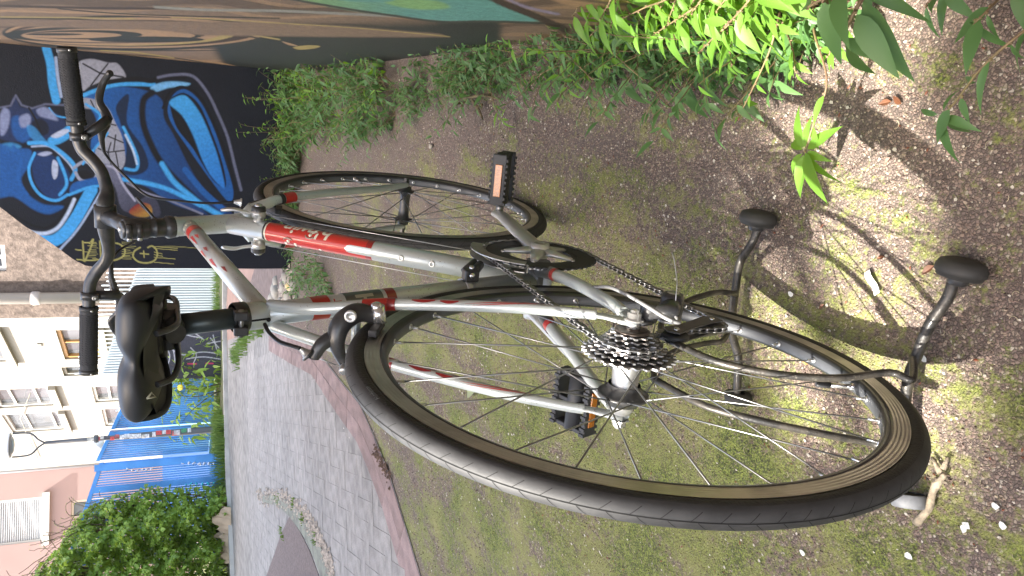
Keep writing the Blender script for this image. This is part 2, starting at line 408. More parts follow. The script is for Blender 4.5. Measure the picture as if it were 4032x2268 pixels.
# kerb band and pale rubble round the bed
ko = [(1040, 1951), (1085, 1950), (1144, 1972), (1190, 2015), (1227, 2068), (1275, 2160), (1314, 2268)]
ki = [(1040, 1975), (1100, 1990), (1146, 2031), (1180, 2075), (1212, 2125), (1245, 2195), (1272, 2268)]
m_kerb = mat("mossy_kerb", (.20, .205, .165), .9, nscale=12, nvar=.4, bump=.4, bscale=90)
kp = [tuple(gnd(*q)[:2]) for q in ko] + [tuple(gnd(*q)[:2]) for q in reversed(ki)]
sheet("kerb_strip", kp, .016, m_kerb, thick=.012)
m_rubble = mat("pale_rubble", (.42, .36, .30), .9, nscale=30, nvar=.6)
def pebbles(name, pts, n, rad, size, m, label, cat, seed=1, z=.01):
    pr = random.Random(seed); mb = MB(); P = [np.array(q) for q in pts]
    for i in range(n):
        t = pr.random() * (len(P) - 1); k = int(t); q = P[k] + (P[min(k + 1, len(P) - 1)] - P[k]) * (t - k)
        x = q[0] + pr.gauss(0, rad); y = q[1] + pr.gauss(0, rad); s = pr.uniform(*size)
        vs_ = []
        for a in range(6): aa = a * 1.047 + pr.random() * .5; vs_.append((x + s * math.cos(aa) * pr.uniform(.6, 1.1), y + s * math.sin(aa) * pr.uniform(.6, 1.1), z))
        vs_.append((x + pr.uniform(-.2, .2) * s, y, z + s * pr.uniform(.5, .9)))
        mb.add(vs_, [(a, (a + 1) % 6, 6) for a in range(6)], 0, False)
    return mb.build(name, m, kind='stuff', label=label, cat=cat, recalc=False)
pebbles("rubble", [gnd(*q)[:2] for q in [(1020, 1950), (1090, 1955), (1140, 1975), (1195, 2020), (1240, 2085), (1285, 2170), (1320, 2268)]], 900, .035, (.008, .022), m_rubble, "pale crumbled rubble lying along the curved kerb in the paving", "rubble", 3)
pebbles("path_debris", [gnd(*q)[:2] for q in [(1478, 1770), (1500, 1800), (1545, 1880)]], 120, .018, (.004, .012), mat("dark_debris", (.10, .06, .04), .9, nscale=60, nvar=.5), "small pile of brown debris on the edge of the red pavers", "debris", 4)

# --- far verge: kerb, sunlit path strip, grass
m_path = mat("far_red_path", (.30, .19, .15), .9, nscale=3, nvar=.2)
sheet("pavement", [tuple(gnd(*q)[:2]) for q in [(905, 1057), (1010, 1060), (960, 1200), (925, 1330), (897, 1340), (893, 1200)]], .006, m_path)
sheet("side_path", [tuple(gnd(*q)[:2]) for q in [(1120, 1057), (1120, 1140), (1060, 1290), (925, 1330), (1005, 1060)]], .0095, mat("brown_side_path", (.17, .125, .11), .9, nscale=14, nvar=.35, bump=.4, bscale=80))
m_conc = mat("pale_concrete", (.42, .40, .37), .9, nscale=5, nvar=.25, bump=.3, bscale=40)
kerbpts = [gnd(*q)[:2] for q in [(893, 1057), (893, 1200), (893, 1340), (897, 1500), (900, 1690), (906, 1850), (915, 2050), (925, 2268)]]
mb = MB()
for i in range(len(kerbpts) - 1):
    a, b = kerbpts[i], kerbpts[i + 1]; d = (b - a) / np.linalg.norm(b - a); nn = np.array([-d[1], d[0]]);
    if nn[0] < 0: nn = -nn
    a2, b2 = a + nn * .14, b + nn * .14
    mb.add([(a[0], a[1], 0), (b[0], b[1], 0), (b2[0], b2[1], 0), (a2[0], a2[1], 0), (a[0], a[1], .055), (b[0], b[1], .055), (b2[0], b2[1], .055), (a2[0], a2[1], .055)],
           [(4, 5, 6, 7), (0, 1, 5, 4), (2, 3, 7, 6), (1, 2, 6, 5), (3, 0, 4, 7)], 0, False)
mb.build("kerb", m_conc, kind='structure')
m_soil = mat("verge_soil", (.09, .08, .045), .95, nscale=4, col2=(.10, .13, .04))
sheet("verge", [tuple(q) for q in kerbpts] + [(16, 12), (20, 9), (18, 2)], .045, m_soil)

# ================================================================== PAINTED WALLS
cornerP = gnd(1185, 285); rwP = gnd(2042, 172)
bluePl = VPlane(cornerP[:2], gnd(1145, 1054)[:2])
ru = (rwP - cornerP) / np.linalg.norm(rwP - cornerP)
brownPl = VPlane(cornerP[:2], (cornerP + ru * 5)[:2])
def smooth(e0, e1, x): t = np.clip((x - e0) / (e1 - e0), 0, 1); return t * t * (3 - 2 * t)
class Paint:
    """spray paint laid on wall vertices; shapes are traced in photograph units and live on the wall"""
    def __init__(s, W, base):
        q = (W - CP) @ CR.T; z = np.maximum(q[:, 2], .05); s.P = np.c_[2016 + CF * q[:, 0] / z, 1134 + CF * q[:, 1] / z]
        s.c = np.tile(np.array(base, float), (len(W), 1)); s.k = 1.0; s.o = (0, 0)
    def T(s, pts): return [(s.o[0] + s.k * a, s.o[1] + s.k * b) for a, b in pts]
    def _near(s, pts, pad):
        a = np.array(pts); lo = a.min(0) - pad; hi = a.max(0) + pad
        return np.where((s.P[:, 0] > lo[0]) & (s.P[:, 0] < hi[0]) & (s.P[:, 1] > lo[1]) & (s.P[:, 1] < hi[1]))[0]
    def stroke(s, col, w, pts, blur=3, closed=False, op=1.0, sm=True, ys=1.0):
        pts = s.T(pts); pts = crom(pts, 5, closed) if sm else pts; w = w * s.k; blur = blur * s.k
        ix = s._near(pts, w / 2 + blur)
        if not len(ix): return
        Q = s.P[ix] * np.array([1, ys]); d = segd(Q, [np.array(p_) * np.array([1, ys]) for p_ in pts], closed)
        a = (1 - smooth(w / 2 - blur, w / 2 + blur, d)) * op; s.c[ix] = s.c[ix] * (1 - a[:, None]) + np.array(col) * a[:, None]
    def fill(s, col, pts, blur=3, op=1.0, sm=True, col2=None, axis=None):
        pts = s.T(pts); pts = crom(pts, 5, True) if sm else pts; blur = blur * s.k
        ix = s._near(pts, blur)
        if not len(ix): return
        Q = s.P[ix]; d = segd(Q, pts, True); ins = inpoly(Q, pts); sd_ = np.where(ins, -d, d)
        a = (1 - smooth(-blur, blur, sd_)) * op; cc = np.tile(np.array(col, float), (len(ix), 1))
        if col2 is not None:
            A, Bq = [np.array(q_) for q_ in s.T(axis)]; t = np.clip(((Q - A) @ (Bq - A)) / ((Bq - A) @ (Bq - A)), 0, 1)[:, None]; cc = cc * (1 - t) + np.array(col2) * t
        s.c[ix] = s.c[ix] * (1 - a[:, None]) + cc * a[:, None]
def rgb(r, g, b, k=1.0):
    f = lambda x: ((x / 255 + .055) / 1.055) ** 2.4 if x > 10 else x / 255 / 12.92
    return (f(r) * k, f(g) * k, f(b) * k)
def paint_mat(name):
    m, N, Lk, B = node_group_mat(name)
    at = N.new('ShaderNodeAttribute'); at.attribute_name = 'paint'; at.attribute_type = 'GEOMETRY'
    geo = N.new('ShaderNodeNewGeometry'); nz = N.new('ShaderNodeTexNoise'); nz.inputs['Scale'].default_value = 55; nz.inputs['Detail'].default_value = 6
    Lk.new(geo.outputs['Position'], nz.inputs['Vector'])
    mr = N.new('ShaderNodeMapRange'); mr.inputs[1].default_value = .3; mr.inputs[2].default_value = .7; mr.inputs[3].default_value = .82; mr.inputs[4].default_value = 1.12
    Lk.new(nz.outputs['Fac'], mr.inputs[0]); mx = N.new('ShaderNodeVectorMath'); mx.operation = 'SCALE'
    Lk.new(at.outputs['Color'], mx.inputs[0]); Lk.new(mr.outputs[0], mx.inputs['Scale']); Lk.new(mx.outputs[0], B.inputs['Base Color'])
    B.inputs['Roughness'].default_value = .62; B.inputs['Specular IOR Level'].default_value = .35
    n2 = N.new('ShaderNodeTexNoise'); n2.inputs['Scale'].default_value = 140; n2.inputs['Detail'].default_value = 5; Lk.new(geo.outputs['Position'], n2.inputs['Vector'])
    bp = N.new('ShaderNodeBump'); bp.inputs['Strength'].default_value = .45; bp.inputs['Distance'].default_value = .004; Lk.new(n2.outputs['Fac'], bp.inputs['Height']); Lk.new(bp.outputs[0], B.inputs['Normal'])
    return m
def wall_grid(pl, u0, u1, z0, z1, nu, nz_):
    U, Zz = np.meshgrid(np.linspace(u0, u1, nu), np.linspace(z0, z1, nz_)); U = U.ravel(); Zz = Zz.ravel()
    return pl.a[None] + U[:, None] * pl.u[None] + np.array([0, 0, 1.0])[None] * Zz[:, None], U, Zz
def grid_obj(name, W, nu, nz_, col, m, keep=None, thick=.2, pl=None, **kw):
    i = np.arange((nu - 1) * (nz_ - 1)); r = i // (nu - 1); c_ = i % (nu - 1); a = r * nu + c_
    F_ = np.c_[a, a + 1, a + nu + 1, a + nu]
    me = bpy.data.meshes.new(name); me.from_pydata(W.tolist(), [], F_.tolist()); at = me.color_attributes.new('paint', 'FLOAT_COLOR', 'POINT')
    at.data.foreach_set('color', np.c_[np.clip(col, 0, 1), np.ones(len(col))].astype(np.float32).ravel()); me.materials.append(m)
    me.update(); return me
m_paintb = paint_mat("spray_paint_on_render")
m_wallside = mat("black_wall_edge", (.02, .022, .028), .8)

# blue mural wall: outline read off the photograph (its left end is rounded at the top)
nu, nz_ = 300, 520
Lb = bluePl.len
topuz = [bluePl.uz(X, Y) for X, Y in [(0, 815), (100, 892), (170, 935), (240, 985), (290, 1022), (337, 1046), (395, 1054), (470, 1056)]]
topuz = sorted(topuz)                         # by u
tu = [0.0] + [q[0] for q in topuz]; 
def topz(u):
    us = np.array([q[0] for q in topuz]); zs = np.array([q[1] for q in topuz])
    sl = (zs[0] - zs[1]) / (us[0] - us[1])
    return np.where(u < us[0], zs[0] + sl * (u - us[0]) * .9, np.interp(u, us, zs))
uend = max(q[0] for q in topuz)
Uv = np.linspace(-.02, uend, nu); zt = topz(Uv); zt[-1] = topuz[-1][1] if topuz[-1][1] < 1.3 else 1.3
S_ = np.linspace(0, 1, nz_)
Wb = []
for s_ in S_:
    zz = -.02 + s_ * (zt + .02); Wb.append(bluePl.a[None] + Uv[:, None] * bluePl.u[None] + zz[:, None] * np.array([0, 0, 1.0]))
Wb = np.concatenate(Wb)
nvy = rgb(13, 18, 30); blu = rgb(22, 82, 150); dbl = rgb(16, 45, 92); lbl = rgb(60, 150, 215); pal = rgb(150, 165, 195); gry = rgb(140, 143, 158); ink = rgb(8, 10, 18)
pt = Paint(Wb, nvy); pt.k = .7592
# lower left sweep
pt.stroke(pal, 12, [(0, 1205), (100, 1255), (270, 1308), (340, 1262), (410, 1180), (470, 1085), (530, 985)], 3)
pt.stroke(lbl, 62, [(-30, 1150), (60, 1195), (150, 1238), (260, 1252), (330, 1215), (395, 1130), (450, 1030), (475, 985)], 5)
pt.stroke(rgb(175, 190, 215), 18, [(-30, 1110), (60, 1150), (150, 1200), (235, 1210), (300, 1180), (350, 1110), (385, 1035)], 6)
pt.stroke(ink, 14, [(-30, 1085), (80, 1125), (170, 1170), (240, 1180), (300, 1145), (350, 1060)], 3)
# torn crown at the top left of the face
pt.fill(rgb(24, 40, 78), [(-40, 640), (0, 590), (45, 560), (75, 500), (110, 555), (190, 560), (300, 590), (340, 640), (300, 700), (150, 735), (0, 720)], 6)
pt.stroke(rgb(85, 90, 115), 10, [(-20, 562), (55, 548), (82, 495), (112, 545), (165, 562), (235, 540), (330, 545)], 4, sm=False)
pt.fill(blu, [(60, 620), (95, 600), (130, 640), (165, 700), (120, 740), (70, 700)], 10, .8); pt.fill(ink, [(165, 640), (205, 615), (245, 640), (250, 690), (200, 700)], 6, .8); pt.stroke(lbl, 8, [(255, 560), (290, 600), (350, 610)], 3); pt.stroke(ink, 10, [(150, 560), (185, 620), (215, 700)], 3)
pt.fill(lbl, [(10, 750), (60, 740), (110, 760), (70, 785), (20, 780)], 9, .6); pt.stroke(blu, 16, [(70, 760), (110, 830), (95, 930), (140, 1010)], 7)
for e in [[(0, 600), (20, 560), (50, 580), (45, 650), (20, 700), (0, 690)], [(100, 610), (140, 590), (160, 610), (150, 650), (110, 660)], [(190, 570), (235, 555), (280, 590), (300, 625), (250, 615), (205, 600)]]:
    pt.fill(rgb(120, 130, 165), e, 8)
pt.fill(lbl, [(140, 650), (180, 660), (230, 720), (260, 745), (200, 745), (150, 700)], 6, .5)
pt.fill(lbl, [(250, 720), (300, 690), (370, 640), (400, 650), (380, 700), (310, 745), (260, 750)], 6)
pt.fill(rgb(170, 180, 205), [(265, 705), (330, 670), (360, 680), (300, 715)], 5)
# brow, eye socket, nose
pt.fill(blu, [(-40, 760), (80, 770), (160, 780), (150, 860), (110, 930), (150, 1010), (230, 1060), (330, 1070), (260, 1110), (180, 1090), (70, 1020), (-40, 1010)], 8, .9)
pt.fill(dbl, [(170, 800), (240, 790), (300, 830), (360, 900), (350, 980), (290, 1040), (220, 1000), (175, 920)], 8)
pt.stroke(lbl, 15, [(180, 795), (150, 870), (165, 950), (215, 1015), (290, 1040), (350, 1010)], 4)
pt.stroke(pal, 10, [(165, 760), (250, 758), (300, 790), (360, 850), (390, 900)], 4)
pt.stroke(lbl, 20, [(150, 742), (240, 745), (330, 800), (390, 870), (370, 930)], 5)
pt.fill(rgb(165, 175, 200), [(275, 830), (300, 850), (298, 910), (280, 930), (268, 890)], 4)
pt.fill(rgb(150, 160, 190), [(195, 800), (240, 785), (270, 795), (230, 810)], 5)
pt.stroke(lbl, 16, [(300, 820), (335, 900), (345, 960), (310, 1010)], 5)
pt.fill(ink, [(395, 900), (440, 885), (480, 905), (470, 935), (420, 935)], 5)
pt.stroke(rgb(140, 145, 165), 16, [(385, 870), (430, 840), (480, 850), (505, 890), (480, 940), (420, 935), (392, 895)], 4)
# upright blue bar and grey flower
pt.stroke(lbl, 44, [(240, 250), (262, 330), (272, 430), (292, 520)], 5); pt.stroke(pal, 16, [(290, 300), (300, 400), (318, 500)], 5)
pt.fill(gry, [(400, 330), (470, 305), (560, 325), (610, 330), (650, 385), (640, 415), (560, 415), (470, 445), (430, 470), (420, 400)], 5)
for a, b in [((430, 330), (520, 380)), ((520, 380), (640, 400)), ((520, 380), (470, 445)), ((560, 330), (520, 380))]: pt.stroke(ink, 8, [a, b], 3)
# jaw
pt.fill(blu, [(430, 500), (520, 470), (620, 450), (760, 470), (840, 520), (850, 610), (900, 700), (980, 860), (1060, 980), (1200, 1100), (1150, 1130), (900, 1060), (740, 960), (560, 940), (380, 1010), (380, 950), (520, 900), (470, 760), (500, 620)], 6, col2=dbl, axis=[(500, 700), (1100, 700)])
pt.stroke(lbl, 20, [(420, 500), (500, 468), (600, 440), (700, 436), (800, 440)], 5)
pt.fill(rgb(105, 165, 215), [(780, 455), (830, 430), (900, 422), (985, 432), (960, 448), (880, 455), (810, 475)], 6)
pt.stroke(ink, 24, [(560, 425), (700, 408), (780, 420), (830, 405), (960, 398)], 4)
pt.stroke(ink, 34, [(790, 480), (745, 520), (740, 620), (770, 720), (840, 850), (960, 980), (1090, 1100)], 8)
pt.fill(ink, [(640, 500), (670, 500), (660, 640), (740, 760), (770, 860), (720, 905), (640, 905), (600, 880), (640, 850), (655, 760), (625, 640), (600, 560)], 6, .85)
# teeth
pt.fill(gry, [(430, 510), (505, 520), (560, 560), (600, 640), (630, 700), (645, 770), (648, 840), (620, 882), (560, 865), (500, 815), (500, 760), (545, 700), (560, 620), (500, 570), (440, 560)], 5)
for a, b in [((545, 700), (640, 740)), ((560, 640), (600, 650)), ((510, 770), (560, 790)), ((560, 790), (645, 780)), ((575, 740), (560, 790)), ((560, 790), (580, 870)), ((600, 700), (590, 780)), ((600, 790), (615, 870)), ((470, 520), (490, 560))]: pt.stroke(ink, 7, [a, b], 3)
pt.stroke(lbl, 15, [(640, 660), (690, 760), (715, 830), (705, 880), (650, 875)], 5); pt.stroke(rgb(170, 190, 220), 10, [(650, 700), (690, 780), (710, 850)], 5)
pt.stroke(lbl, 13, [(445, 540), (520, 600), (470, 680), (430, 720)], 4); pt.stroke(lbl, 12, [(560, 690), (500, 760), (430, 850)], 4)
# ribbons
pt.stroke(lbl, 22, [(640, 930), (760, 950), (880, 985), (1040, 1065)], 6); pt.stroke(lbl, 26, [(840, 850), (900, 940), (980, 1010), (1060, 1070), (1150, 1120)], 8)
pt.stroke(blu, 30, [(960, 880), (1050, 990), (1160, 1090)], 5)
pt.stroke(lbl, 14, [(360, 1010), (450, 975), (540, 960)], 4)
# leaf-shaped pocket
pk = [(870, 560), (905, 485), (965, 465), (1040, 530), (1110, 670), (1165, 830), (1210, 990), (1185, 1045), (1090, 930), (970, 760), (890, 640)]
pt.fill(blu, pk, 4); pt.stroke(ink, 12, [(845, 560), (880, 480), (950, 450), (1040, 505), (1120, 660), (1180, 820), (1225, 980)], 3)
pt.fill(ink, [(880, 530), (915, 492), (965, 485), (1035, 545), (1100, 690), (1155, 850), (1170, 970), (1100, 930), (1000, 770), (915, 660)], 4)
pt.fill(lbl, [(878, 535), (925, 498), (975, 505), (1045, 600), (1105, 740), (1140, 850), (1165, 975), (1100, 920), (1050, 830), (1000, 700), (945, 600)], 6, col2=rgb(35, 110, 190), axis=[(900, 500), (1150, 950)])
pt.stroke(rgb(95, 100, 125), 14, [(820, 402), (900, 388), (1000, 395), (1075, 480), (1130, 590), (1180, 710), (1215, 850), (1250, 985)], 5)
# grey muzzle with a red patch
pt.fill(rgb(95, 97, 120), [(540, 850), (600, 870), (640, 950), (700, 1040), (790, 1010), (830, 1120), (700, 1110), (630, 1080), (600, 980), (560, 910)], 6, col2=rgb(50, 52, 70), axis=[(600, 880), (760, 1060)])
pt.stroke(rgb(150, 152, 175), 12, [(555, 860), (600, 880), (640, 960), (700, 1040)], 5); pt.stroke(rgb(115, 118, 140), 10, [(660, 950), (760, 1000), (880, 1040), (1050, 1110)], 4)
pt.fill(rgb(120, 40, 35), [(670, 1095), (720, 1055), (775, 1060), (790, 1100), (760, 1125), (700, 1120)], 5, col2=rgb(150, 120, 50), axis=[(720, 1060), (760, 1125)])
# dripping yellow tag
pt.k = .552; pt.o = (0, 900); yl = rgb(150, 145, 85)
for w_, q in [(9, [(540, 150), (580, 155)]), (12, [(590, 92), (595, 160), (598, 232)]), (10, [(590, 98), (640, 100), (660, 78)]), (13, [(665, 78), (650, 130), (620, 200), (605, 232)]), (10, [(550, 220), (600, 225), (680, 225), (740, 215)]),
              (12, [(712, 90), (716, 150), (720, 215)]), (10, [(712, 92), (760, 92), (750, 170)]), (12, [(790, 100), (850, 110), (890, 150), (880, 195), (830, 222), (780, 225), (720, 220)]),
              (12, [(1000, 135), (960, 160), (950, 200), (985, 235), (1040, 245), (1090, 235), (1120, 200), (1115, 150), (1085, 125), (1055, 135)]), (9, [(1025, 160), (1028, 205)]), (9, [(1000, 178), (1060, 182)])]:
    pt.stroke(yl, w_, q, 2)
dr = random.Random(2)
for y0 in (128, 142, 168, 186, 205, 240): pt.stroke(yl, 5, [(1100, y0), (1150 + dr.random() * 120, y0 + 12)], 1.5, sm=False); 
for y0 in (98, 108, 122, 135, 150, 165, 178, 190, 202, 214): pt.stroke(yl, 4, [(600 + dr.random() * 60, y0), (680 + dr.random() * 20, y0 + 2)], 1.5, sm=False); pt.stroke(yl, 4, [(870, y0), (925 + dr.random() * 60, y0 + 4)], 1.5, sm=False)
pt.stroke(yl, 4, [(1110, 128), (1250, 128), (1400, 140)], 1.5)
me = grid_obj("face", Wb, nu, nz_, pt.c, m_paintb)
bw = empty("mural_wall", label="black wall painted with a blue cartoon face and a dripping yellow tag, rounded end", cat="wall")
bw.location = tuple(bluePl.a)
me.transform(Matrix.Translation(-Vector(bluePl.a))); obj("painted_face", me, bw, recalc=False)
mb = MB(); prof = [(float(u), float(z)) for u, z in zip(Uv[::6], zt[::6])] + [(float(Uv[-1]), float(zt[-1]))]
poly = [(-.02, -.05)] + prof + [(float(Uv[-1]), -.05)]
a0 = np.array(bluePl.a)
mb.prism(poly, -.004, -.22, lambda u, z, h: tuple(bluePl.u * u + bluePl.n * h + np.array([0, 0, z])))
mb.build("wall_core", m_wallside, bw)

# brown swirled mural wall running past the bicycle
nu2, nz2 = 700, 360
Ub = np.concatenate([np.linspace(0, 4.2, 420), np.linspace(4.2, 7.2, nu2 - 420 + 1)[1:]])
Wr = []
for z in np.linspace(-.02, 2.5, nz2): Wr.append(brownPl.a[None] + Ub[:, None] * brownPl.u[None] + np.array([0, 0, z])[None])
Wr = np.concatenate(Wr)
br = rgb(132, 104, 76); orr = rgb(172, 130, 82); yel = rgb(170, 145, 52); dk = rgb(42, 48, 40); dkb = rgb(70, 52, 38); tel = rgb(72, 158, 146); gr1 = rgb(120, 170, 60)
p2 = Paint(Wr, br); p2.k = .7592; p2.o = (0, 0)
qy = p2.P[:, 1]; qx = p2.P[:, 0]
# wandering bands over the whole wall, following the painted flow
ph = qy * .045 + .8 * np.sin(qx * .0032) + .5 * np.sin(qx * .009 + qy * .02); bnd = .5 + .5 * np.sin(ph * 1.7)
a = smooth(.55, .75, bnd)[:, None]; p2.c = p2.c * (1 - a * .55) + np.array(dkb) * a * .55
a = smooth(.80, .95, .5 + .5 * np.sin(ph * 2.9 + 1))[:, None]; p2.c = p2.c * (1 - a * .6) + np.array(orr) * a * .6
p2.fill(dk, [(1100, 235), (1250, 130), (2200, 120), (2600, 60), (2600, 330), (1200, 420), (1150, 330)], 30, sm=False)
# swirl
for w_, c_, el in [(1, dk, (700, 170, 690, 92)), (1, orr, (700, 170, 672, 80)), (1, dkb, (690, 172, 640, 70)), (1, yel, (660, 175, 560, 62)), (1, orr, (600, 178, 540, 56)), (1, dk, (540, 180, 520, 44)), (1, orr, (560, 184, 450, 36)), (1, dk, (440, 180, 300, 24)), (1, orr, (380, 182, 250, 16)), (1, dk, (760, 205, 300, 16)), (1, dk, (280, 178, 150, 6))]:
    x0, y0, rx, ry = el; p2.fill(c_, [(x0 + rx * math.cos(t * .5236), y0 + ry * math.sin(t * .5236) * (1 if math.sin(t) else 1)) for t in range(12)], 3)
for w_, c_, q in [(7, dk, [(0, 95), (400, 100), (900, 130), (1300, 190), (1420, 230)]), (8, yel, [(1080, 140), (1200, 165), (1330, 185), (1449, 205)]), (5, dk, [(0, 232), (300, 250), (800, 262), (1150, 262)]),
                  (8, orr, [(0, 262), (400, 272), (700, 285), (1100, 322), (1220, 345)]), (5, dk, [(0, 250), (500, 275), (900, 300), (1150, 345)]), (5, yel, [(0, 225), (120, 250), (400, 270)]), (6, yel, [(520, 262), (700, 272), (900, 300)]), (5, dk, [(400, 285), (800, 310), (1180, 352)]), (5, orr, [(500, 290), (800, 322), (1100, 352)]),
                  (6, yel, [(0, 88), (400, 92), (700, 98)]), (10, orr, [(0, 55), (500, 70), (1000, 90), (1449, 120)]), (6, dk, [(300, 45), (700, 75), (1449, 95)]), (12, dkb, [(0, 30), (500, 42), (1000, 45)])]:
    p2.stroke(c_, w_, q, 2.5)
p2.k = .621; p2.o = (800, 0)
p2.fill(br, [(-1500, 120), (400, 140), (900, 165), (1500, 215), (1560, 235), (1000, 236), (0, 225), (-300, 190), (-1500, 160)], 9, sm=False)
p2.stroke(yel, 6, [(-200, 112), (0, 118), (500, 148), (1000, 180), (1560, 232)], 2)
p2.stroke(rgb(140, 142, 130), 16, [(-300, 45), (0, 62), (500, 70), (900, 88), (1250, 104)], 4)
p2.fill(gr1, [(300, -60), (600, 5), (900, 62), (1150, 95), (1500, 132), (1850, 132), (2150, 132), (1900, 40), (1700, -60)], 6, col2=tel, axis=[(500, 0), (1300, 60)])
p2.fill(rgb(120, 180, 70), [(1150, 10), (1300, -10), (1500, 10), (1560, 50), (1400, 62), (1250, 45)], 10, .8); p2.fill(tel, [(700, -40), (1200, -40), (1180, 10), (900, 5)], 8)
p2.stroke(rgb(62, 68, 56), 14, [(480, -20), (700, 20), (1000, 70), (1200, 98), (1500, 138), (1800, 136), (2200, 148)], 4)
p2.stroke(dkb, 42, [(1740, -60), (1900, 20), (2100, 100), (2300, 190)], 6); p2.stroke(rgb(140, 130, 160), 16, [(1900, -20), (2050, 45), (2250, 90)], 6)
p2.stroke(orr, 40, [(2100, -60), (2350, 20), (2700, 60)], 8); p2.stroke(yel, 16, [(2250, -60), (2500, -5), (2800, 20)], 6)
p2.fill(yel, [(570, 300), (660, 287), (740, 292), (700, 308), (610, 315)], 3); p2.fill(orr, [(500, 262), (570, 280), (600, 292), (540, 285)], 3)
lum_ = p2.c @ np.array([.3, .59, .11]); p2.c = (p2.c * .72 + (lum_[:, None] * np.array([1.05, 1.0, .9])) * .28) * 1.08
me = grid_obj("swirls", Wr, len(Ub), nz2, p2.c, m_paintb)
rw = empty("swirled_wall", label="long rendered wall painted with orange, brown and yellow swirls and a teal patch, weeds at its foot", cat="wall")
rw.location = tuple(brownPl.a); me.transform(Matrix.Translation(-Vector(brownPl.a))); obj("painted_face", me, rw, recalc=False)
mb = MB(); mb.prism([(-.2, -.05), (7.2, -.05), (7.2, 2.5), (-.2, 2.5)], -.004, -.25, lambda u, z, h: tuple(brownPl.u * u + brownPl.n * h + np.array([0, 0, z]))); mb.build("wall_core", mat("brown_wall_edge", (.14, .11, .08), .85), rw)

# ================================================================== FAR SIDE
def quadbox(mb, pl, u0, u1, z0, z1, o0, o1, mi=0):
    mb.prism([(u0, z0), (u1, z0), (u1, z1), (u0, z1)], o0, o1, lambda u, z, h: pl.p(u, z, h), mi); return mb
def pxbox(mb, pl, X0, X1, Y0, Y1, o0, o1, mi=0):
    c4 = [pl.uz(X, Y) for X, Y in ((X0, Y0), (X0, Y1), (X1, Y1), (X1, Y0))]
    mb.prism(c4, o0, o1, lambda u, z, h: pl.p(u, z, h), mi); return mb
def rootat(name, pl, label, cat, group=None, u=0.0):
    return empty(name, label=label, cat=cat, group=group)
def hdir(Y):
    r_ = ray(637, Y)[:2]; return r_ / np.linalg.norm(r_)
def polar(Y, D): return CP[:2] + hdir(Y) * D
m_glass = mat("window_glass", (.11, .12, .14), .12, spec=.8, nscale=.8, nvar=.5)
m_white = mat("white_frame", (.46, .46, .45), .5)
m_render = mat("stained_beige_render", (.225, .218, .20), .9, nscale=.35, col2=(.175, .17, .157), bump=.2, bscale=20)
m_sill = mat("weathered_sill", (.22, .205, .18), .9, nscale=3, nvar=.3)
m_tan = mat("tan_frame", (.50, .43, .35), .8)
m_orange = mat("varnished_wood", (.34, .19, .07), .5)
# beige house
bA = polar(1237, 18.0); vdir = hdir(2600); bB = bA + vdir * 16.0
bg = VPlane(bA, bB)
def cut(pl, Y): return pl.uz(637, Y)[0]
house = empty("beige_house", label="grey beige rendered house with tall windows behind the blue fence", cat="house")
mb = MB(); u0, u1 = cut(bg, 1237), cut(bg, 1806); quadbox(mb, bg, u0, u1, 0, 13, -.3, -6); 
mb = MB(); quadbox(mb, bg, u0, u1, -.2, 14, -.16, -6); mb.build("wall", m_render, house)
def window(pl, parent, X0, X1, Y0, Y1, fm, name="window", mull=1, bars=(.5,), sill=None, depth=.10, surround=None):
    w = MB()
    # recess lined by the frame: outer ring
    c4 = [pl.uz(X, Y) for X, Y in ((X0, Y0), (X0, Y1), (X1, Y1), (X1, Y0))]
    uu0 = min(q[0] for q in c4); uu1 = max(q[0] for q in c4); zz1 = (c4[0][1] + c4[1][1]) / 2; zz0 = (c4[2][1] + c4[3][1]) / 2
    t = .07
    def B_(a, b, c_, d, o0, o1, mbx, mi=0): quadbox(mbx, pl, a, b, c_, d, o0, o1, mi)
    for q in ((uu0, uu0 + t, zz0, zz1), (uu1 - t, uu1, zz0, zz1), (uu0 + t, uu1 - t, zz0, zz0 + t), (uu0 + t, uu1 - t, zz1 - t, zz1)): B_(*q, -.15, -.05, w)
    for k in range(1, mull + 1):
        um = uu0 + (uu1 - uu0) * k / (mull + 1); B_(um - .03, um + .03, zz0 + t, zz1 - t, -.14, -.07, w)
    for b_ in bars:
        zb = zz1 - (zz1 - zz0) * b_; B_(uu0 + t, uu1 - t, zb - .025, zb + .025, -.145, -.08, w)
    o = w.build(name, fm, parent)
    g = MB(); B_(uu0 + t, uu1 - t, zz0 + t, zz1 - t, -.155, -.12, g); g.build("pane", m_glass, o)
    if sill:
        s_ = MB(); B_(uu0 - .12, uu1 + .12, zz0 - .16, zz0, -.15, .10, s_); s_.build("sill", m_sill, o)
    # render returns round the opening stand proud of the recessed wall core
    return (uu0, uu1, zz0, zz1)
ops = []
ops.append(window(bg, house, 237, 390, 1300, 1411, m_orange, mull=1, bars=(), sill=True))
ops.append(window(bg, house, 246, 385, 1447, 1476, m_sill, mull=0, bars=()))
ops.append(window(bg, house, -30, 207, 1537, 1597, m_white, mull=0, bars=(.3, .72), sill=True))
ops.append(window(bg, house, 25, 248, 1634, 1692, m_white, mull=0, bars=(.35, .82), sill=True))
ops.append(window(bg, house, 367, 540, 1524, 1576, m_white, mull=0, bars=(.35,), sill=True))
ops.append(window(bg, house, 406, 590, 1612, 1667, m_white, mull=0, bars=(.35,), sill=True))
ops.append(window(bg, house, -180, 4, 1300, 1425, m_white, mull=1, bars=(.5,), sill=True))
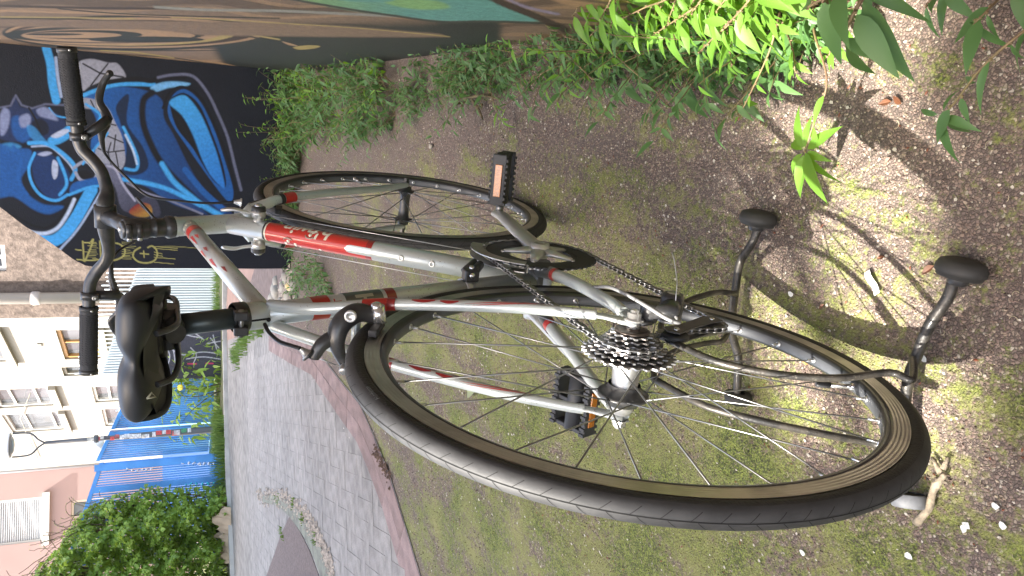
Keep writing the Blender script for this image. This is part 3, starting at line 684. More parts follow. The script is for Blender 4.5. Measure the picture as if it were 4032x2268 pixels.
# outer skin with the openings left out (strips between sorted u cuts)
def skin(pl, u0, u1, z0, z1, ops, m, parent, name="facade"):
    us = sorted(set([u0, u1] + [max(u0, min(u1, x)) for o in ops for x in (o[0], o[1])])); mb = MB()
    for a, b in zip(us[:-1], us[1:]):
        if b - a < 1e-4: continue
        mid2 = (a + b) / 2; segs = sorted([(o[2], o[3]) for o in ops if o[0] <= mid2 <= o[1]]); z = z0
        for s0, s1 in segs:
            if s0 > z: quadbox(mb, pl, a, b, z, s0, -.158, 0)
            z = max(z, s1)
        if z < z1: quadbox(mb, pl, a, b, z, z1, -.158, 0)
    mb.build(name, m, parent)
skin(bg, u0, u1, -.2, 14, ops, m_render, house)
mb = MB(); pxbox(mb, bg, 146, 163, 1350, 1363, 0, .03); mb.build("vent", m_sill, house)
mb = MB(); mb.tube([bg.p(*bg.uz(150, 1800), .05), bg.p(*bg.uz(80, 1640), .05), bg.p(*bg.uz(120, 1540), .05)], .012, 5); mb.build("cable", m_sill, house)
# brown pebble-dashed house with a drainpipe
pbA = polar(1242, 17.2); pbB = polar(600, 16.2); pb = VPlane(pbA, pbB)
m_peb = mat("brown_pebbledash", (.26, .195, .165), .95, nscale=2.2, col2=(.20, .15, .13), bump=1.0, bscale=26)
nt = m_peb.node_tree; 
h2 = empty("pebbledash_house", label="brown pebble-dashed house gable with a pale drainpipe, above the black mural wall", cat="house")
def vornoise(m, scale, c1, c2):
    nt = m.node_tree; N = nt.nodes; v = N.new('ShaderNodeTexNoise'); v.inputs['Scale'].default_value = scale; v.inputs['Detail'].default_value = 6; v.inputs['Roughness'].default_value = .7
    tc = N.new('ShaderNodeTexCoord'); nt.links.new(tc.outputs['Object'], v.inputs['Vector']); r_ = N.new('ShaderNodeValToRGB'); r_.color_ramp.elements[0].position = .4; r_.color_ramp.elements[1].position = .62
    r_.color_ramp.elements[0].color = (*c1, 1); r_.color_ramp.elements[1].color = (*c2, 1); nt.links.new(v.outputs['Fac'], r_.inputs[0]); nt.links.new(r_.outputs[0], N['Principled BSDF'].inputs['Base Color'])
vornoise(m_peb, 9, (.075, .058, .050), (.155, .122, .105))
pw = window(pb, h2, -60, 22, 965, 1068, m_white, mull=1, bars=(), sill=False)
mb = MB(); quadbox(mb, pb, 0, pb.len, -.2, 14, -.16, -5); mb.build("wall", m_peb, h2)
skin(pb, 0, pb.len, -.2, 14, [pw], m_peb, h2, "facade")
m_pipe = mat("pale_pipe", (.36, .335, .32), .6, nscale=2, nvar=.15)
up_ = pb.uz(300, 1162)[0]; rp_ = abs(pb.uz(300, 1182)[0] - pb.uz(300, 1141)[0]) / 2
mb = MB(); mb.tube([pb.p(up_, 0, rp_ + .03), pb.p(up_, 14, rp_ + .03)], rp_, 14)
dp = mb.build("drainpipe", m_pipe, h2)
for Xc in (145, 470):
    zc = pb.uz(Xc, 1162)[1]; mb = MB(); mb.lathe([(0, rp_ * 1.02), (.03, rp_ * 1.22), (.13, rp_ * 1.22), (.16, rp_ * 1.02)], pb.p(up_, zc - .08, rp_ + .03), pb.p(up_, zc + .1, rp_ + .03), 14); mb.build("pipe_collar", m_pipe, dp)
# pink house
_e = bg.p(cut(bg, 1805), 0); _dist = math.hypot(_e[0] - CP[0], _e[1] - CP[1]); pkA = polar(1804, _dist + .05); pkB = polar(2500, _dist + .6); pk_ = VPlane(pkA, pkB)
m_pink = mat("pink_render", (.30, .215, .205), .85, nscale=.4, col2=(.275, .195, .187))
h3 = empty("pink_house", label="pink rendered house with a closed white roller shutter", cat="house")
o1_ = window(pk_, h3, -60, 168, 1978, 2130, m_white, mull=0, bars=(), sill=False)
o2_ = window(pk_, h3, 280, 420, 1972, 2028, m_tan, mull=0, bars=(.5,), sill=False)
mb = MB(); quadbox(mb, pk_, 0, pk_.len, -.2, 14, -.16, -6); mb.build("wall", m_pink, h3)
skin(pk_, 0, pk_.len, -.2, 14, [o1_, o2_], m_pink, h3)
m_shut = mat("white_shutter", (.42, .44, .47), .5)
slm = MB(); slm.box((o1_[0] + .08, 0, 0), (o1_[1] - .08, .02, .052), 0); 
sh = None
zc = o1_[2] + .08; k = 0
shp = empty("roller_shutter", h3)
prof_ = [(0, 0), (0, .012), (.02, .022), (.045, .012), (.045, 0)]
sm_ = MB(); P0 = np.array(pk_.p(0, 0, 0))
vs_ = []
for uu in (o1_[0] + .07, o1_[1] - .07):
    for z_, o_ in prof_: vs_.append(tuple(np.array(pk_.p(uu, z_, -.115 + o_ * 1.4))))
fs_ = [(i, i + 1, 5 + i + 1, 5 + i) for i in range(4)] + [(0, 4, 3, 2, 1)[::-1], (5, 6, 7, 8, 9)]
sm_.add(vs_, fs_, 0, False); sme = sm_.mesh("slat", m_shut)
while zc < min(o1_[3] - .1, 12):
    obj("slat", sme, shp, loc=(0, 0, zc), recalc=False); zc += .062; k += 1
mb = MB(); quadbox(mb, pk_, o1_[0] - .14, o1_[1] + .14, o1_[2] - .2, o1_[2], -.15, .12); mb.build("sill", m_white, h3)
mb = MB(); mb.tube([pk_.p(.02, 0, .08), pk_.p(.02, 14, .08)], .06, 10); mb.build("downpipe", mat("zinc", (.30, .31, .34), .5, metal=.4), h3)

# corrugated fence
cf = VPlane(gnd(861, 1040)[:2], gnd(861, 1420)[:2])
fence = empty("corrugated_fence", label="pale blue grey corrugated metal fence behind the end of the mural wall", cat="fence")
m_corr = mat("pale_corrugated_metal", (.43, .48, .51), .5, metal=.1, nscale=1.2, nvar=.15)
ua, ub = cf.uz(700, 1000)[0], cf.uz(700, 1462)[0]; nP = 46; w_ = (ub - ua) / nP; 
for i in range(nP):
    uu = ua + i * w_; Yc = 1000 + 462 * (i + .5) / nP; Xt = np.interp(Yc, [1000, 1057, 1278, 1462], [565, 538, 458, 400]); zt_ = cf.uz(Xt, Yc)[1] + rnd.uniform(-.01, .01)
    pr_ = [(0, 0), (.35, 0), (.42, .028), (.86, .028), (.93, 0), (1, 0)]; mb = MB(); V = []
    for z_ in (0.0, zt_ - .015, zt_ + (.0)):
        for a_, o_ in pr_: V.append(cf.p(uu + a_ * w_ * .985, z_, o_))
    fs_ = [(r_ * 6 + j, r_ * 6 + j + 1, (r_ + 1) * 6 + j + 1, (r_ + 1) * 6 + j) for r_ in range(2) for j in range(5)]
    mb.add(V, fs_, 0, False); mb.build("panel", m_corr, fence)
for i in range(26):                                     # thin rods standing above the sheets
    Yc = 1060 + 400 * i / 25; uu = cf.uz(600, Yc)[0]; Xt = np.interp(Yc, [1057, 1278, 1462], [538, 458, 400]) - 95 - rnd.uniform(0, 20)
    mb = MB(); mb.tube([cf.p(uu, cf.uz(560, Yc)[1] * .5, -.05), cf.p(uu, cf.uz(Xt, Yc)[1], -.05)], [.016, .010], 6); mb.build("rod", m_corr, fence)
# dark painted panel
dp_ = VPlane(gnd(876, 1288)[:2], gnd(876, 1470)[:2])
ua, ub = dp_.uz(800, 1286)[0], dp_.uz(800, 1470)[0]; za = dp_.uz(560, 1380)[1]
U_, Z_ = np.meshgrid(np.linspace(ua, ub, 90), np.linspace(0, za, 160)); Wd = dp_.a[None] + (U_.ravel())[:, None] * dp_.u[None] + dp_.n[None] * .32 + np.array([0, 0, 1.0])[None] * Z_.ravel()[:, None]
p3 = Paint(Wd, rgb(62, 62, 72)); p3.k = .552; p3.o = (0, 900); wt = rgb(190, 190, 200)
for q in [[(1100, 720), (1160, 730), (1230, 850), (1250, 960)], [(1300, 700), (1380, 740), (1450, 790)], [(1280, 720), (1340, 760), (1440, 780)], [(1500, 780), (1560, 850)], [(1480, 820), (1590, 800)], [(1520, 760), (1545, 860)], [(1200, 840), (1300, 900), (1450, 880), (1590, 900)], [(1330, 930), (1450, 915), (1590, 935)], [(1150, 780), (1210, 900), (1190, 990)], [(1360, 850), (1400, 900), (1380, 960)]]: p3.stroke(wt, 6, q, 2)
for q in [[(1340, 965), (1400, 965)], [(1470, 962), (1520, 962)]]: p3.stroke(rgb(200, 60, 100), 9, q, 3)
me = grid_obj("face", Wd, 90, 160, p3.c, m_paintb)
dw = empty("painted_panel", label="low dark wall with white scribbled graffiti left of the corrugated fence", cat="wall"); obj("painted_face", me, dw, recalc=False)
mb = MB(); quadbox(mb, dp_, ua, ub, 0, za, .31, .15); mb.build("wall_core", mat("dark_wall", (.07, .07, .08), .85), dw)
# blue railings
m_blue = mat("blue_fence_paint", (.08, .31, .74), .42, nscale=2, nvar=.35, spec=.5)
m_tag = mat("white_tag_paint", (.62, .66, .75), .6); m_cyan = mat("cyan_tag_paint", (.05, .50, .62), .6)
brick_pl = VPlane(gnd(872, 1455)[:2], gnd(870, 1822)[:2])
m_brick = [mat("brick_%s" % n_, c_, .9, nscale=9, nvar=.3) for n_, c_ in (("a", (.30, .16, .11)), ("b", (.36, .22, .15)), ("c", (.24, .14, .11)))]
bwl = empty("low_brick_wall", label="low brick wall carrying the blue railings", cat="wall")
ua, ub = brick_pl.uz(800, 1455)[0], brick_pl.uz(800, 1815)[0]; ztop = brick_pl.uz(848, 1640)[1]
mb = MB(); quadbox(mb, brick_pl, ua, ub, 0, ztop - .006, -.20, -.012); mb.build("mortar", mat("mortar", (.33, .30, .27), .95), bwl)
bm_ = []
for q in range(3):
    mb = MB(); quadbox(mb, brick_pl, 0, .205, 0, .062, -.03, .0); bm_.append(mb.mesh("brick", m_brick[q]))
zz = .004; row = 0
while zz + .062 < ztop + .01:
    uu = ua + (.107 if row % 2 else 0)
    while uu < ub - .2:
        o = obj("brick", bm_[rnd.randint(0, 2)], bwl, recalc=False); o.location = tuple(brick_pl.u * uu + np.array([0, 0, zz]) + brick_pl.n * rnd.uniform(-.003, .003)); uu += .215
    zz += .072; row += 1
def rail_fence(pl, Ya, Yb, topX, botX, n, label, posts=(), tags=()):
    f = empty("blue_fence", label=label, cat="fence")
    tX = lambda Y: np.interp(Y, *topX); bX = lambda Y: np.interp(Y, *botX)
    for i in range(n):
        Y = Ya + (Yb - Ya) * (i + .5) / n; u, zt_ = pl.uz(tX(Y), Y); zb_ = pl.uz(bX(Y), Y)[1]; mb = MB()
        quadbox(mb, pl, u - .011, u + .011, zb_, zt_ - .03, -.03, .0); mb.build("picket", m_blue, f)
    for X_, nm, hh in ((topX, "top_rail", .055), (botX, "bottom_rail", .05)):
        mb = MB(); fn = (lambda Y: np.interp(Y, *X_))
        P = []
        for Y in (Ya, (Ya + Yb) / 2, Yb): u, z = pl.uz(fn(Y), Y); P.append((u, z))
        for a_, b_ in zip(P[:-1], P[1:]):
            mb.prism([(a_[0], a_[1] - hh), (b_[0], b_[1] - hh), (b_[0], b_[1]), (a_[0], a_[1])], -.045, .012, lambda u, z, h: pl.p(u, z, h))
        mb.build(nm, m_blue, f)
    for Y, wpx, X0, X1 in posts:
        u0_ = pl.uz(600, Y)[0]; u1_ = pl.uz(600, Y + wpx)[0]; mb = MB(); quadbox(mb, pl, min(u0_, u1_), max(u0_, u1_), pl.uz(X1, Y)[1], pl.uz(X0, Y)[1], -.06, .03); mb.build("post", m_blue, f)
    for (X_, Y_, n_, sz, mt, vert) in tags:
        mb = MB(); rr = random.Random(int(X_ + Y_))
        for k in range(n_):
            uu, z = pl.uz(X_ + k * sz * 1.5 * (1 if vert else -.45), Y_ + (0 if vert else k * sz * 1.0))
            s0 = abs(pl.uz(X_ + sz, Y_)[1] - pl.uz(X_, Y_)[1])
            for j in range(2):
                a_ = rr.uniform(-.5, .5) * s0; b_ = rr.uniform(-.5, .5) * s0; c_ = rr.uniform(-.5, .5) * s0; d_2 = rr.uniform(-.5, .5) * s0
                P0, P1 = pl.p(uu + a_, z + b_, .036), pl.p(uu + c_, z + d_2, .036); mb.tube([P0, P1], .012, 4)
        mb.build("paint_tag", mt, f)
    return f
rail_fence(brick_pl, 1469, 1690, ([1469, 1558, 1690], [538, 498, 437]), ([1469, 1690], [829, 830]), 27, "bright blue railings on the brick wall, farther bay behind the saddle", posts=((1688, 11, 434, 850),), tags=((470, 1600, 2, 12, m_tag, False),))
rail_fence(brick_pl, 1700, 1815, ([1700, 1815], [432, 378]), ([1700, 1815], [828, 820]), 13, "bright blue railings on the brick wall, bay just left of the street lamp")
cpl = VPlane(gnd(893, 1815)[:2], gnd(903, 2268)[:2])
rail_fence(cpl, 1822, 2268, ([1822, 1863, 1960, 2268], [392, 372, 345, 240]), ([1822, 2268], [884, 903]), 46, "tall blue railings rooted in the grass, tagged, overgrown with ivy", posts=((1812, 26, 372, 893), (1896, 26, 362, 900)), tags=((720, 1826, 7, 14, m_tag, True), (500, 1850, 6, 13, m_tag, True), (728, 1906, 9, 15, m_cyan, True)))
# what shows between the railings: a blue hoarding, a low mauve wall and bright undergrowth
bhp = VPlane(brick_pl.p(brick_pl.uz(800, 1455)[0] - .5, 0, -1.6)[:2], brick_pl.p(brick_pl.uz(800, 1822)[0] + 1.5, 0, -1.6)[:2])
def hoard(name, X0, X1, Y0, Y1, m, label, cat, off):
    mb = MB(); c4 = [bhp.uz(X, Y) for X, Y in ((X0, Y0), (X0, Y1), (X1, Y1), (X1, Y0))]; u_0, u_1 = min(q[0] for q in c4), max(q[0] for q in c4); z_1 = max(.4, (c4[0][1] + c4[1][1]) / 2)
    quadbox(mb, bhp, u_0, u_1, 0, z_1, off - .05, off); o = mb.build(name, m); o['label'] = label; o['category'] = cat
hoard("hoarding", 505, 830, 1440, 1755, mat("light_blue_board", (.30, .58, .80), .7, nscale=1.5, nvar=.35), "light blue painted hoarding behind the far blue railings", "hoarding", .0)
hoard("low_wall", 640, 830, 1630, 2100, mat("navy_wall", (.07, .14, .36), .8), "low navy wall behind the nearer blue railings", "wall", -.1)
# street lamp
lb = gnd(886, 1688); lpl = VPlane(lb[:2], (lb[:2] + np.array([-hdir(1688)[1], hdir(1688)[0]])))
zn = lpl.uz(178, 1744)[1]; un = lpl.uz(178, 1744)[0]; u0_ = 0.0
m_pole = mat("dark_grey_lamp_paint", (.075, .082, .092), .45); m_dome = mat("white_dome", (.75, .76, .78), .4)
lamp = empty("street_lamp", label="grey street lamp with white dome head and stickered pole before the blue railings", cat="street lamp", loc=None)
mb = MB(); 
Lp = lambda z, off=0.0: np.array(lpl.p(un * min(z, zn) / zn + off, z, 0))
mb.tube([Lp(0), Lp(.02), Lp(.9), Lp(.92), Lp(zn * .55), Lp(zn * .57), Lp(zn)], [.058, .055, .050, .047, .042, .034, .026], 14); pole = mb.build("pole", m_pole, lamp)
mb = MB(); mb.lathe([(0, .05), (.03, .062), (.06, .05)], Lp(zn * .72), Lp(zn * .72 + .1), 14); mb.build("collar", m_pole, pole)
zl, ul = lpl.uz(42, 1754)[1], lpl.uz(42, 1754)[0]; rl = abs(lpl.uz(42, 1704)[0] - ul) 
for sgn in (-1, 1):
    mb = MB(); mb.tube(crom([Lp(zn), np.array(lpl.p(un + sgn * .05, zn + .08)), np.array(lpl.p(un + sgn * rl * .85, zn + .32 * (zl - zn) * 1.4)), np.array(lpl.p(ul + sgn * rl * .93, zl - .02))], 6), .012, 8); mb.build("arm", m_pole, lamp)
ctr = np.array(lpl.p(ul, zl)); dn = np.array([0, 0, -1.0])
mb = MB(); mb.lathe([(-.19, .001), (-.185, rl * .25), (-.15, rl * .62), (-.08, rl * .92), (-.02, rl), (0, rl), (0, rl * .93), (-.01, rl * .9)], ctr, ctr + dn, 28); dome = mb.build("dome", m_dome, lamp)
mb = MB(); mb.lathe([(-.012, .001), (-.012, rl * .9), (.03, rl * .6), (.04, rl * .4), (.045, .001)], ctr, ctr + dn, 24); mb.build("lens", mat("lamp_lens", (.30, .31, .33), .3), lamp)
cols = [(.75, .75, .75), (.6, .08, .08), (.75, .75, .78), (.08, .35, .18), (.65, .65, .68), (.1, .1, .12), (.7, .68, .62), (.5, .12, .12), (.72, .74, .76)]
for k in range(22):
    Xs = 372 + k * 20 + rnd.uniform(-5, 5); z = lpl.uz(Xs, 1710)[1]; hgt = rnd.uniform(.04, .10); cI = cols[rnd.randrange(len(cols))]
    if Xs > 760: break
    a_ = math.atan2(-hdir(1700)[1], -hdir(1700)[0]) + rnd.uniform(-.6, .6); mb = MB(); V = []; rad = np.interp(z, [0, .9, zn * .55, zn], [.058, .052, .045, .03]) + .0025; cc_ = Lp(z)
    for j in range(6):
        t = a_ - .7 + j * .28
        for zz_ in (z, z + hgt): V.append((cc_[0] + rad * math.cos(t), cc_[1] + rad * math.sin(t), zz_))
    mb.add(V, [(2 * j, 2 * j + 2, 2 * j + 3, 2 * j + 1) for j in range(5)], 0, True); mb.build("sticker", mat("sticker_print", cI, .6, nscale=40, nvar=.5), pole)
# second lamp head further away
l2p = polar(1752, 15.5); z2 = VPlane(l2p, l2p + np.array([1, 0])).uz(405, 1752)
rr2 = .33; d2 = np.linalg.norm(l2p - CP[:2]); q2 = onplane(408, 1752, (l2p[0], l2p[1], 0), (hdir(1752)[0], hdir(1752)[1], 0)); q3 = onplane(408, 1773, (l2p[0], l2p[1], 0), (hdir(1752)[0], hdir(1752)[1], 0)); rr2 = np.linalg.norm(q3 - q2)
lamp2 = empty("street_lamp", label="second white dome lamp farther off, its head just over the blue fence", cat="street lamp")
mb = MB(); mb.lathe([(-.3, .001), (-.28, rr2 * .5), (-.15, rr2 * .9), (0, rr2), (0, rr2 * .8)], q2, q2 + np.array([0, 0, -1.0]), 20); mb.build("dome", m_dome, lamp2)
mb = MB(); mb.tube([(q2[0], q2[1], 0), (q2[0], q2[1], q2[2] - .3)], .05, 10); mb.build("pole", m_pole, lamp2)
# pale pillar top seen over the saddle
plp = VPlane(polar(1450, 15.2), polar(1550, 15.4)); mb = MB(); pxbox(mb, plp, 466, 640, 1456, 1546, 0, -.25); o = mb.build("concrete_pillar", mat("pale_pillar", (.62, .60, .56), .9, nscale=4, nvar=.2)); o['label'] = "pale concrete pillar top showing over the saddle"; o['category'] = "pillar"

# ================================================================== PLANTS
def leaf_mat(name, c1, c2, scale=9, trans=.35, rough=.45):
    m, N, Lk, B = node_group_mat(name)
    tc = N.new('ShaderNodeNewGeometry'); rp = N.new('ShaderNodeValToRGB'); rp.color_ramp.elements[0].color = (*c1, 1); rp.color_ramp.elements[1].color = (*c2, 1)
    nz = N.new('ShaderNodeTexNoise'); nz.inputs['Scale'].default_value = scale; Lk.new(tc.outputs['Position'], nz.inputs['Vector'])
    ad = N.new('ShaderNodeMath'); ad.operation = 'MULTIPLY_ADD'; ad.inputs[1].default_value = .5; Lk.new(tc.outputs['Random Per Island'], ad.inputs[0])
    m2 = N.new('ShaderNodeMath'); m2.operation = 'MULTIPLY'; m2.inputs[1].default_value = .5; Lk.new(nz.outputs['Fac'], m2.inputs[0]); Lk.new(m2.outputs[0], ad.inputs[2])
    Lk.new(ad.outputs[0], rp.inputs[0]); Lk.new(rp.outputs[0], B.inputs['Base Color']); B.inputs['Roughness'].default_value = rough; B.inputs['Specular IOR Level'].default_value = .4
    tr = N.new('ShaderNodeBsdfTranslucent'); hs = N.new('ShaderNodeHueSaturation'); hs.inputs['Hue'].default_value = .48; hs.inputs['Saturation'].default_value = 1.1; hs.inputs['Value'].default_value = 1.7
    Lk.new(rp.outputs[0], hs.inputs['Color']); Lk.new(hs.outputs[0], tr.inputs['Color']); mx = N.new('ShaderNodeMixShader'); mx.inputs[0].default_value = trans
    Lk.new(B.outputs[0], mx.inputs[1]); Lk.new(tr.outputs[0], mx.inputs[2]); Lk.new(mx.outputs[0], N['Material Output'].inputs['Surface'])
    return m
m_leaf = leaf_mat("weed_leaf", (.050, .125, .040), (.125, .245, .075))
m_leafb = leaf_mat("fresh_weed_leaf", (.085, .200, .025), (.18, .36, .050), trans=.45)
m_ivy = leaf_mat("ivy_leaf", (.095, .180, .032), (.29, .42, .080), scale=2.0)
m_grass = leaf_mat("grass_blade", (.06, .12, .025), (.16, .24, .06), scale=5)
m_stem = mat("weed_stem", (.20, .16, .07), .6, nscale=20, col2=(.16, .10, .06))
m_bark = mat("bark", (.12, .09, .06), .9, nscale=12, nvar=.4, bump=.6, bscale=30)
def leaf_verts(L, W, bend=.35, fold=.25, seg=5):
    """lance shaped leaf along +x, drooping tip, folded along the vein"""
    V = []; F_ = []
    for i in range(seg + 1):
        t = i / seg; w = W * .5 * (math.sin(math.pi * min(1, t ** .75)) ** .9 if 0 < t < 1 else 0) * (1.25 - .5 * t)
        x = L * t * (1 - .12 * bend * t); z = -bend * L * t * t * .6
        V += [(x, -w, z + fold * w), (x, 0, z), (x, w, z + fold * w)]
    for i in range(seg):
        a = 3 * i
        F_ += [(a, a + 3, a + 4, a + 1), (a + 1, a + 4, a + 5, a + 2)]
    return V, F_
def frame_to(d, up=Vector((0, 0, 1))):
    d = d.normalized(); s = up.cross(d)
    if s.length < 1e-4: s = Vector((0, 1, 0))
    s.normalize(); u = d.cross(s); return Matrix((d, s, u)).transposed()
def grow(pr, height, nst, leafL, lean=(0, 0), dens=14, spread=.6):
    """returns (leaf transforms, stem paths) of one pellitory clump, base at the origin"""
    Ls = []; St = []
    for s_ in range(nst):
        a = pr.uniform(0, 6.283); d = Vector((math.cos(a) * spread + lean[0], math.sin(a) * spread + lean[1], 1.0)).normalized(); p = Vector((pr.uniform(-.03, .03), pr.uniform(-.03, .03), 0)); P = [p.copy()]
        n = max(4, int(dens * pr.uniform(.7, 1.1))); h = height * pr.uniform(.55, 1.1); ph = pr.uniform(0, 6.28)
        for i in range(n):
            d = (d + Vector((pr.uniform(-.16, .16) + lean[0] * .05, pr.uniform(-.16, .16) + lean[1] * .05, -.035))).normalized(); p = p + d * h / n; P.append(p.copy())
            if i < n * .12: continue
            ph += 2.4; o = frame_to(d) @ Vector((0, math.cos(ph), math.sin(ph))); t = i / n
            ld = (o * .9 + d * pr.uniform(.1, .5) + Vector((-.1, .75, pr.uniform(-.6, .1)))).normalized(); L = leafL * pr.uniform(.5, 1.15) * (1.15 - .55 * t)
            Ls.append((p.copy(), ld, L, pr.uniform(-.5, .5)))
            if pr.random() < .45:
                ld2 = (-o + d * .4 + Vector((0, 0, pr.uniform(-.4, .2)))).normalized(); Ls.append((p.copy(), ld2, L * pr.uniform(.5, .9), pr.uniform(-.5, .5)))
        St.append(P)
    return Ls, St
lvA = leaf_verts(1, .27, .45, .3, 4); 
def foliage_mesh(name, Ls, m, lv=lvA):
    V = []; F_ = []
    for p, d, L, roll in Ls:
        Mx = frame_to(d) @ Matrix.Rotation(roll, 3, 'X'); k = len(V)
        V += [tuple(p + Mx @ (Vector(q) * L)) for q in lv[0]]; F_ += [tuple(k + i for i in f) for f in lv[1]]
    me = bpy.data.meshes.new(name); me.from_pydata(V, [], F_); me.materials.append(m); me.polygons.foreach_set('use_smooth', [True] * len(F_)); me.update(); return me
def stems_mesh(St, r=.0018):
    mb = MB()
    for P in St: mb.tube(P[::2] + [P[-1]], [r * (1 - .6 * i / max(1, len(P[::2]))) for i in range(len(P[::2]) + 1)], 4, cap=False)
    return mb.mesh("stems", m_stem)
pr = random.Random(21)
variants = []
for v in range(8):
    Ls, St = grow(pr, (.34, .26, .40, .30)[v % 4], (10, 6, 8, 12)[v % 4], (.082, .095, .070, .085)[v % 4], dens=(11, 8, 12, 10)[v % 4], spread=(.85, 1.3, .7, 1.0)[v % 4])
    variants.append((foliage_mesh("foliage", Ls, m_leafb if v == 6 else m_leaf), stems_mesh(St)))
nw = 0
wallspots = []
for i in range(62):                                     # along the swirled wall
    x = pr.uniform(1.15, 4.9); t = (4.97 - x) / 7.2 * 1.0; yw = cornerP[1] + (x - cornerP[0]) * (rwP[1] - cornerP[1]) / (rwP[0] - cornerP[0])
    wd = np.interp(x, [1.1, 1.8, 2.3, 3.2, 4.9], [.05, .10, .20, .30, .34]); y = yw + .03 + pr.uniform(0, 1) ** 1.3 * wd; sc = np.interp(x, [1.1, 1.8, 2.6, 4.9], [.38, .5, .72, .95]) * pr.choice((.55, .75, .95, 1.1, 1.3))
    wallspots.append((x, y, sc, 'wall'))
for i in range(26):                                     # foot of the black mural wall
    u = pr.uniform(.1, bluePl.len - .12); o_ = pr.uniform(.04, .30) * (1 - .25 * u); q = bluePl.p(u, 0, o_); wallspots.append((q[0], q[1], np.interp(u, [0, .4, .9, 1.4], [1.2, .95, .55, .50]) * pr.uniform(.8, 1.1), 'blue'))
for q in [(1100, 1120), (1150, 1100), (1170, 1160), (1190, 1090), (1230, 1110), (1250, 1150), (1130, 1075), (1200, 1200), (1160, 1085), (1215, 1070)]:
    g = gnd(q[0] + 60, q[1]); wallspots.append((g[0], g[1], pr.uniform(.5, .65), 'end'))
lab = {'wall': ("leafy green weed growing along the foot of the swirled wall", "weeds along the swirled wall"), 'blue': ("leafy green weed at the foot of the black mural wall", "weeds under the black mural wall"), 'end': ("leafy green weed past the end of the black mural wall", "weeds past the black wall's end")}
for x, y, sc, kd in wallspots:
    fm, sm_ = variants[pr.randrange(8)]; r_ = empty("weed", label=lab[kd][0], cat="plant", group=lab[kd][1], loc=(x, y, 0), rotz=pr.uniform(-.6, .6)); r_.scale = (sc, sc, sc)
    obj("foliage", fm, r_, kind='stuff', recalc=False); obj("stems", sm_, r_, recalc=False)

# big foreground sprigs, leaf by leaf
leafM = {}
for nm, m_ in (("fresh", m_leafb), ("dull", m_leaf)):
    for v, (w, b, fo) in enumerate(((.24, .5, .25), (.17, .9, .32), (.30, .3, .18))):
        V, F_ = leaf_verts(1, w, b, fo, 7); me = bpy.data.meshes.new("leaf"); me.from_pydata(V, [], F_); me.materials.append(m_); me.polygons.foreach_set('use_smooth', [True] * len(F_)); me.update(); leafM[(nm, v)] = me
def px3(x, y, z): return Vector(gnd(x * 1.5652, y * 1.5652, z))
def sprig(pts, n, L0, L1, kind, label, seed, group=None, name="weed_sprig", tipcluster=0, droop=.2, both=True, r=.0016):
    pr = random.Random(seed); P = [px3(*q) for q in pts]; base = Vector((P[0].x, P[0].y, zg(P[0].x))); P = [Vector(q) for q in crom(P, 6)]
    root = empty(name, label=label, cat="plant", group=group, loc=base)
    mb = MB(); mb.tube([q - base for q in P], [r * (1.2 - .7 * i / len(P)) for i in range(len(P))], 6); mb.build("stem", m_stem, root)
    ph = pr.uniform(0, 6)
    fm = MB()
    for i in range(n):
        t = .15 + .85 * i / max(1, n - 1); k = min(len(P) - 2, int(t * (len(P) - 1))); p = P[k] + (P[k + 1] - P[k]) * (t * (len(P) - 1) - k); d = (P[k + 1] - P[k]).normalized()
        ph += 2.4; o = frame_to(d) @ Vector((0, math.cos(ph), math.sin(ph) * .5)); ld = (o * .9 + d * pr.uniform(0, .6) + Vector((pr.uniform(-.5, .25), pr.uniform(.0, .9), -droop * pr.uniform(.2, 1.0)))).normalized(); L = (L0 + (L1 - L0) * t) * pr.uniform(.55, 1.35)
        lf = obj("leaf", leafM[(kind, pr.randrange(3))], root, recalc=False); Mx = (frame_to(ld) @ Matrix.Rotation(pr.uniform(-.4, .4), 3, 'X')).to_4x4(); lf.matrix_local = Matrix.Translation(p - base + ld * .003) @ Mx @ Matrix.Scale(L, 4)
        fm.tube([p - base + o * .001, p - base + o * .004 + d * .002], [.0022, .001], 5)
    for i in range(tipcluster):
        a = i / tipcluster * 6.283 + pr.uniform(-.25, .25); ld = Vector((math.cos(a), math.sin(a), pr.uniform(-.15, .25))).normalized(); L = L1 * pr.uniform(.6, 1.1)
        lf = obj("leaf", leafM[(kind, pr.randrange(3))], root, recalc=False); lf.matrix_local = Matrix.Translation(P[-1] - base + ld * .005) @ (frame_to(ld) @ Matrix.Rotation(pr.uniform(-.3, .3), 3, 'X')).to_4x4() @ Matrix.Scale(L, 4)
    fm.build("flower_buds", m_stem, root, kind='stuff')
    return root
# places traced in the photograph (x, y) with the height of that bit of stem
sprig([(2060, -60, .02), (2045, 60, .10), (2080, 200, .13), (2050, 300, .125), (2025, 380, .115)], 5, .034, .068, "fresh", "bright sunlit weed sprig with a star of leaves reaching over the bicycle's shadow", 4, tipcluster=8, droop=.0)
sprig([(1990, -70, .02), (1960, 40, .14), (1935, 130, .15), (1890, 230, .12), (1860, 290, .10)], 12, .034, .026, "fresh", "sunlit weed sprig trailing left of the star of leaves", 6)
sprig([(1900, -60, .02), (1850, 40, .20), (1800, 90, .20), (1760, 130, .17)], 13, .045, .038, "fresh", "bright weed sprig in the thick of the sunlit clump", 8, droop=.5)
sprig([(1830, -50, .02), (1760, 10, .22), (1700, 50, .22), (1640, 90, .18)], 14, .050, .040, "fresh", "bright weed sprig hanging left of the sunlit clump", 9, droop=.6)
sprig([(1760, -80, .05), (1690, -10, .25), (1620, 20, .24), (1540, 60, .20)], 13, .050, .042, "fresh", "sunlit weed sprig with long hanging leaves nearest the teal patch", 10, droop=.8)
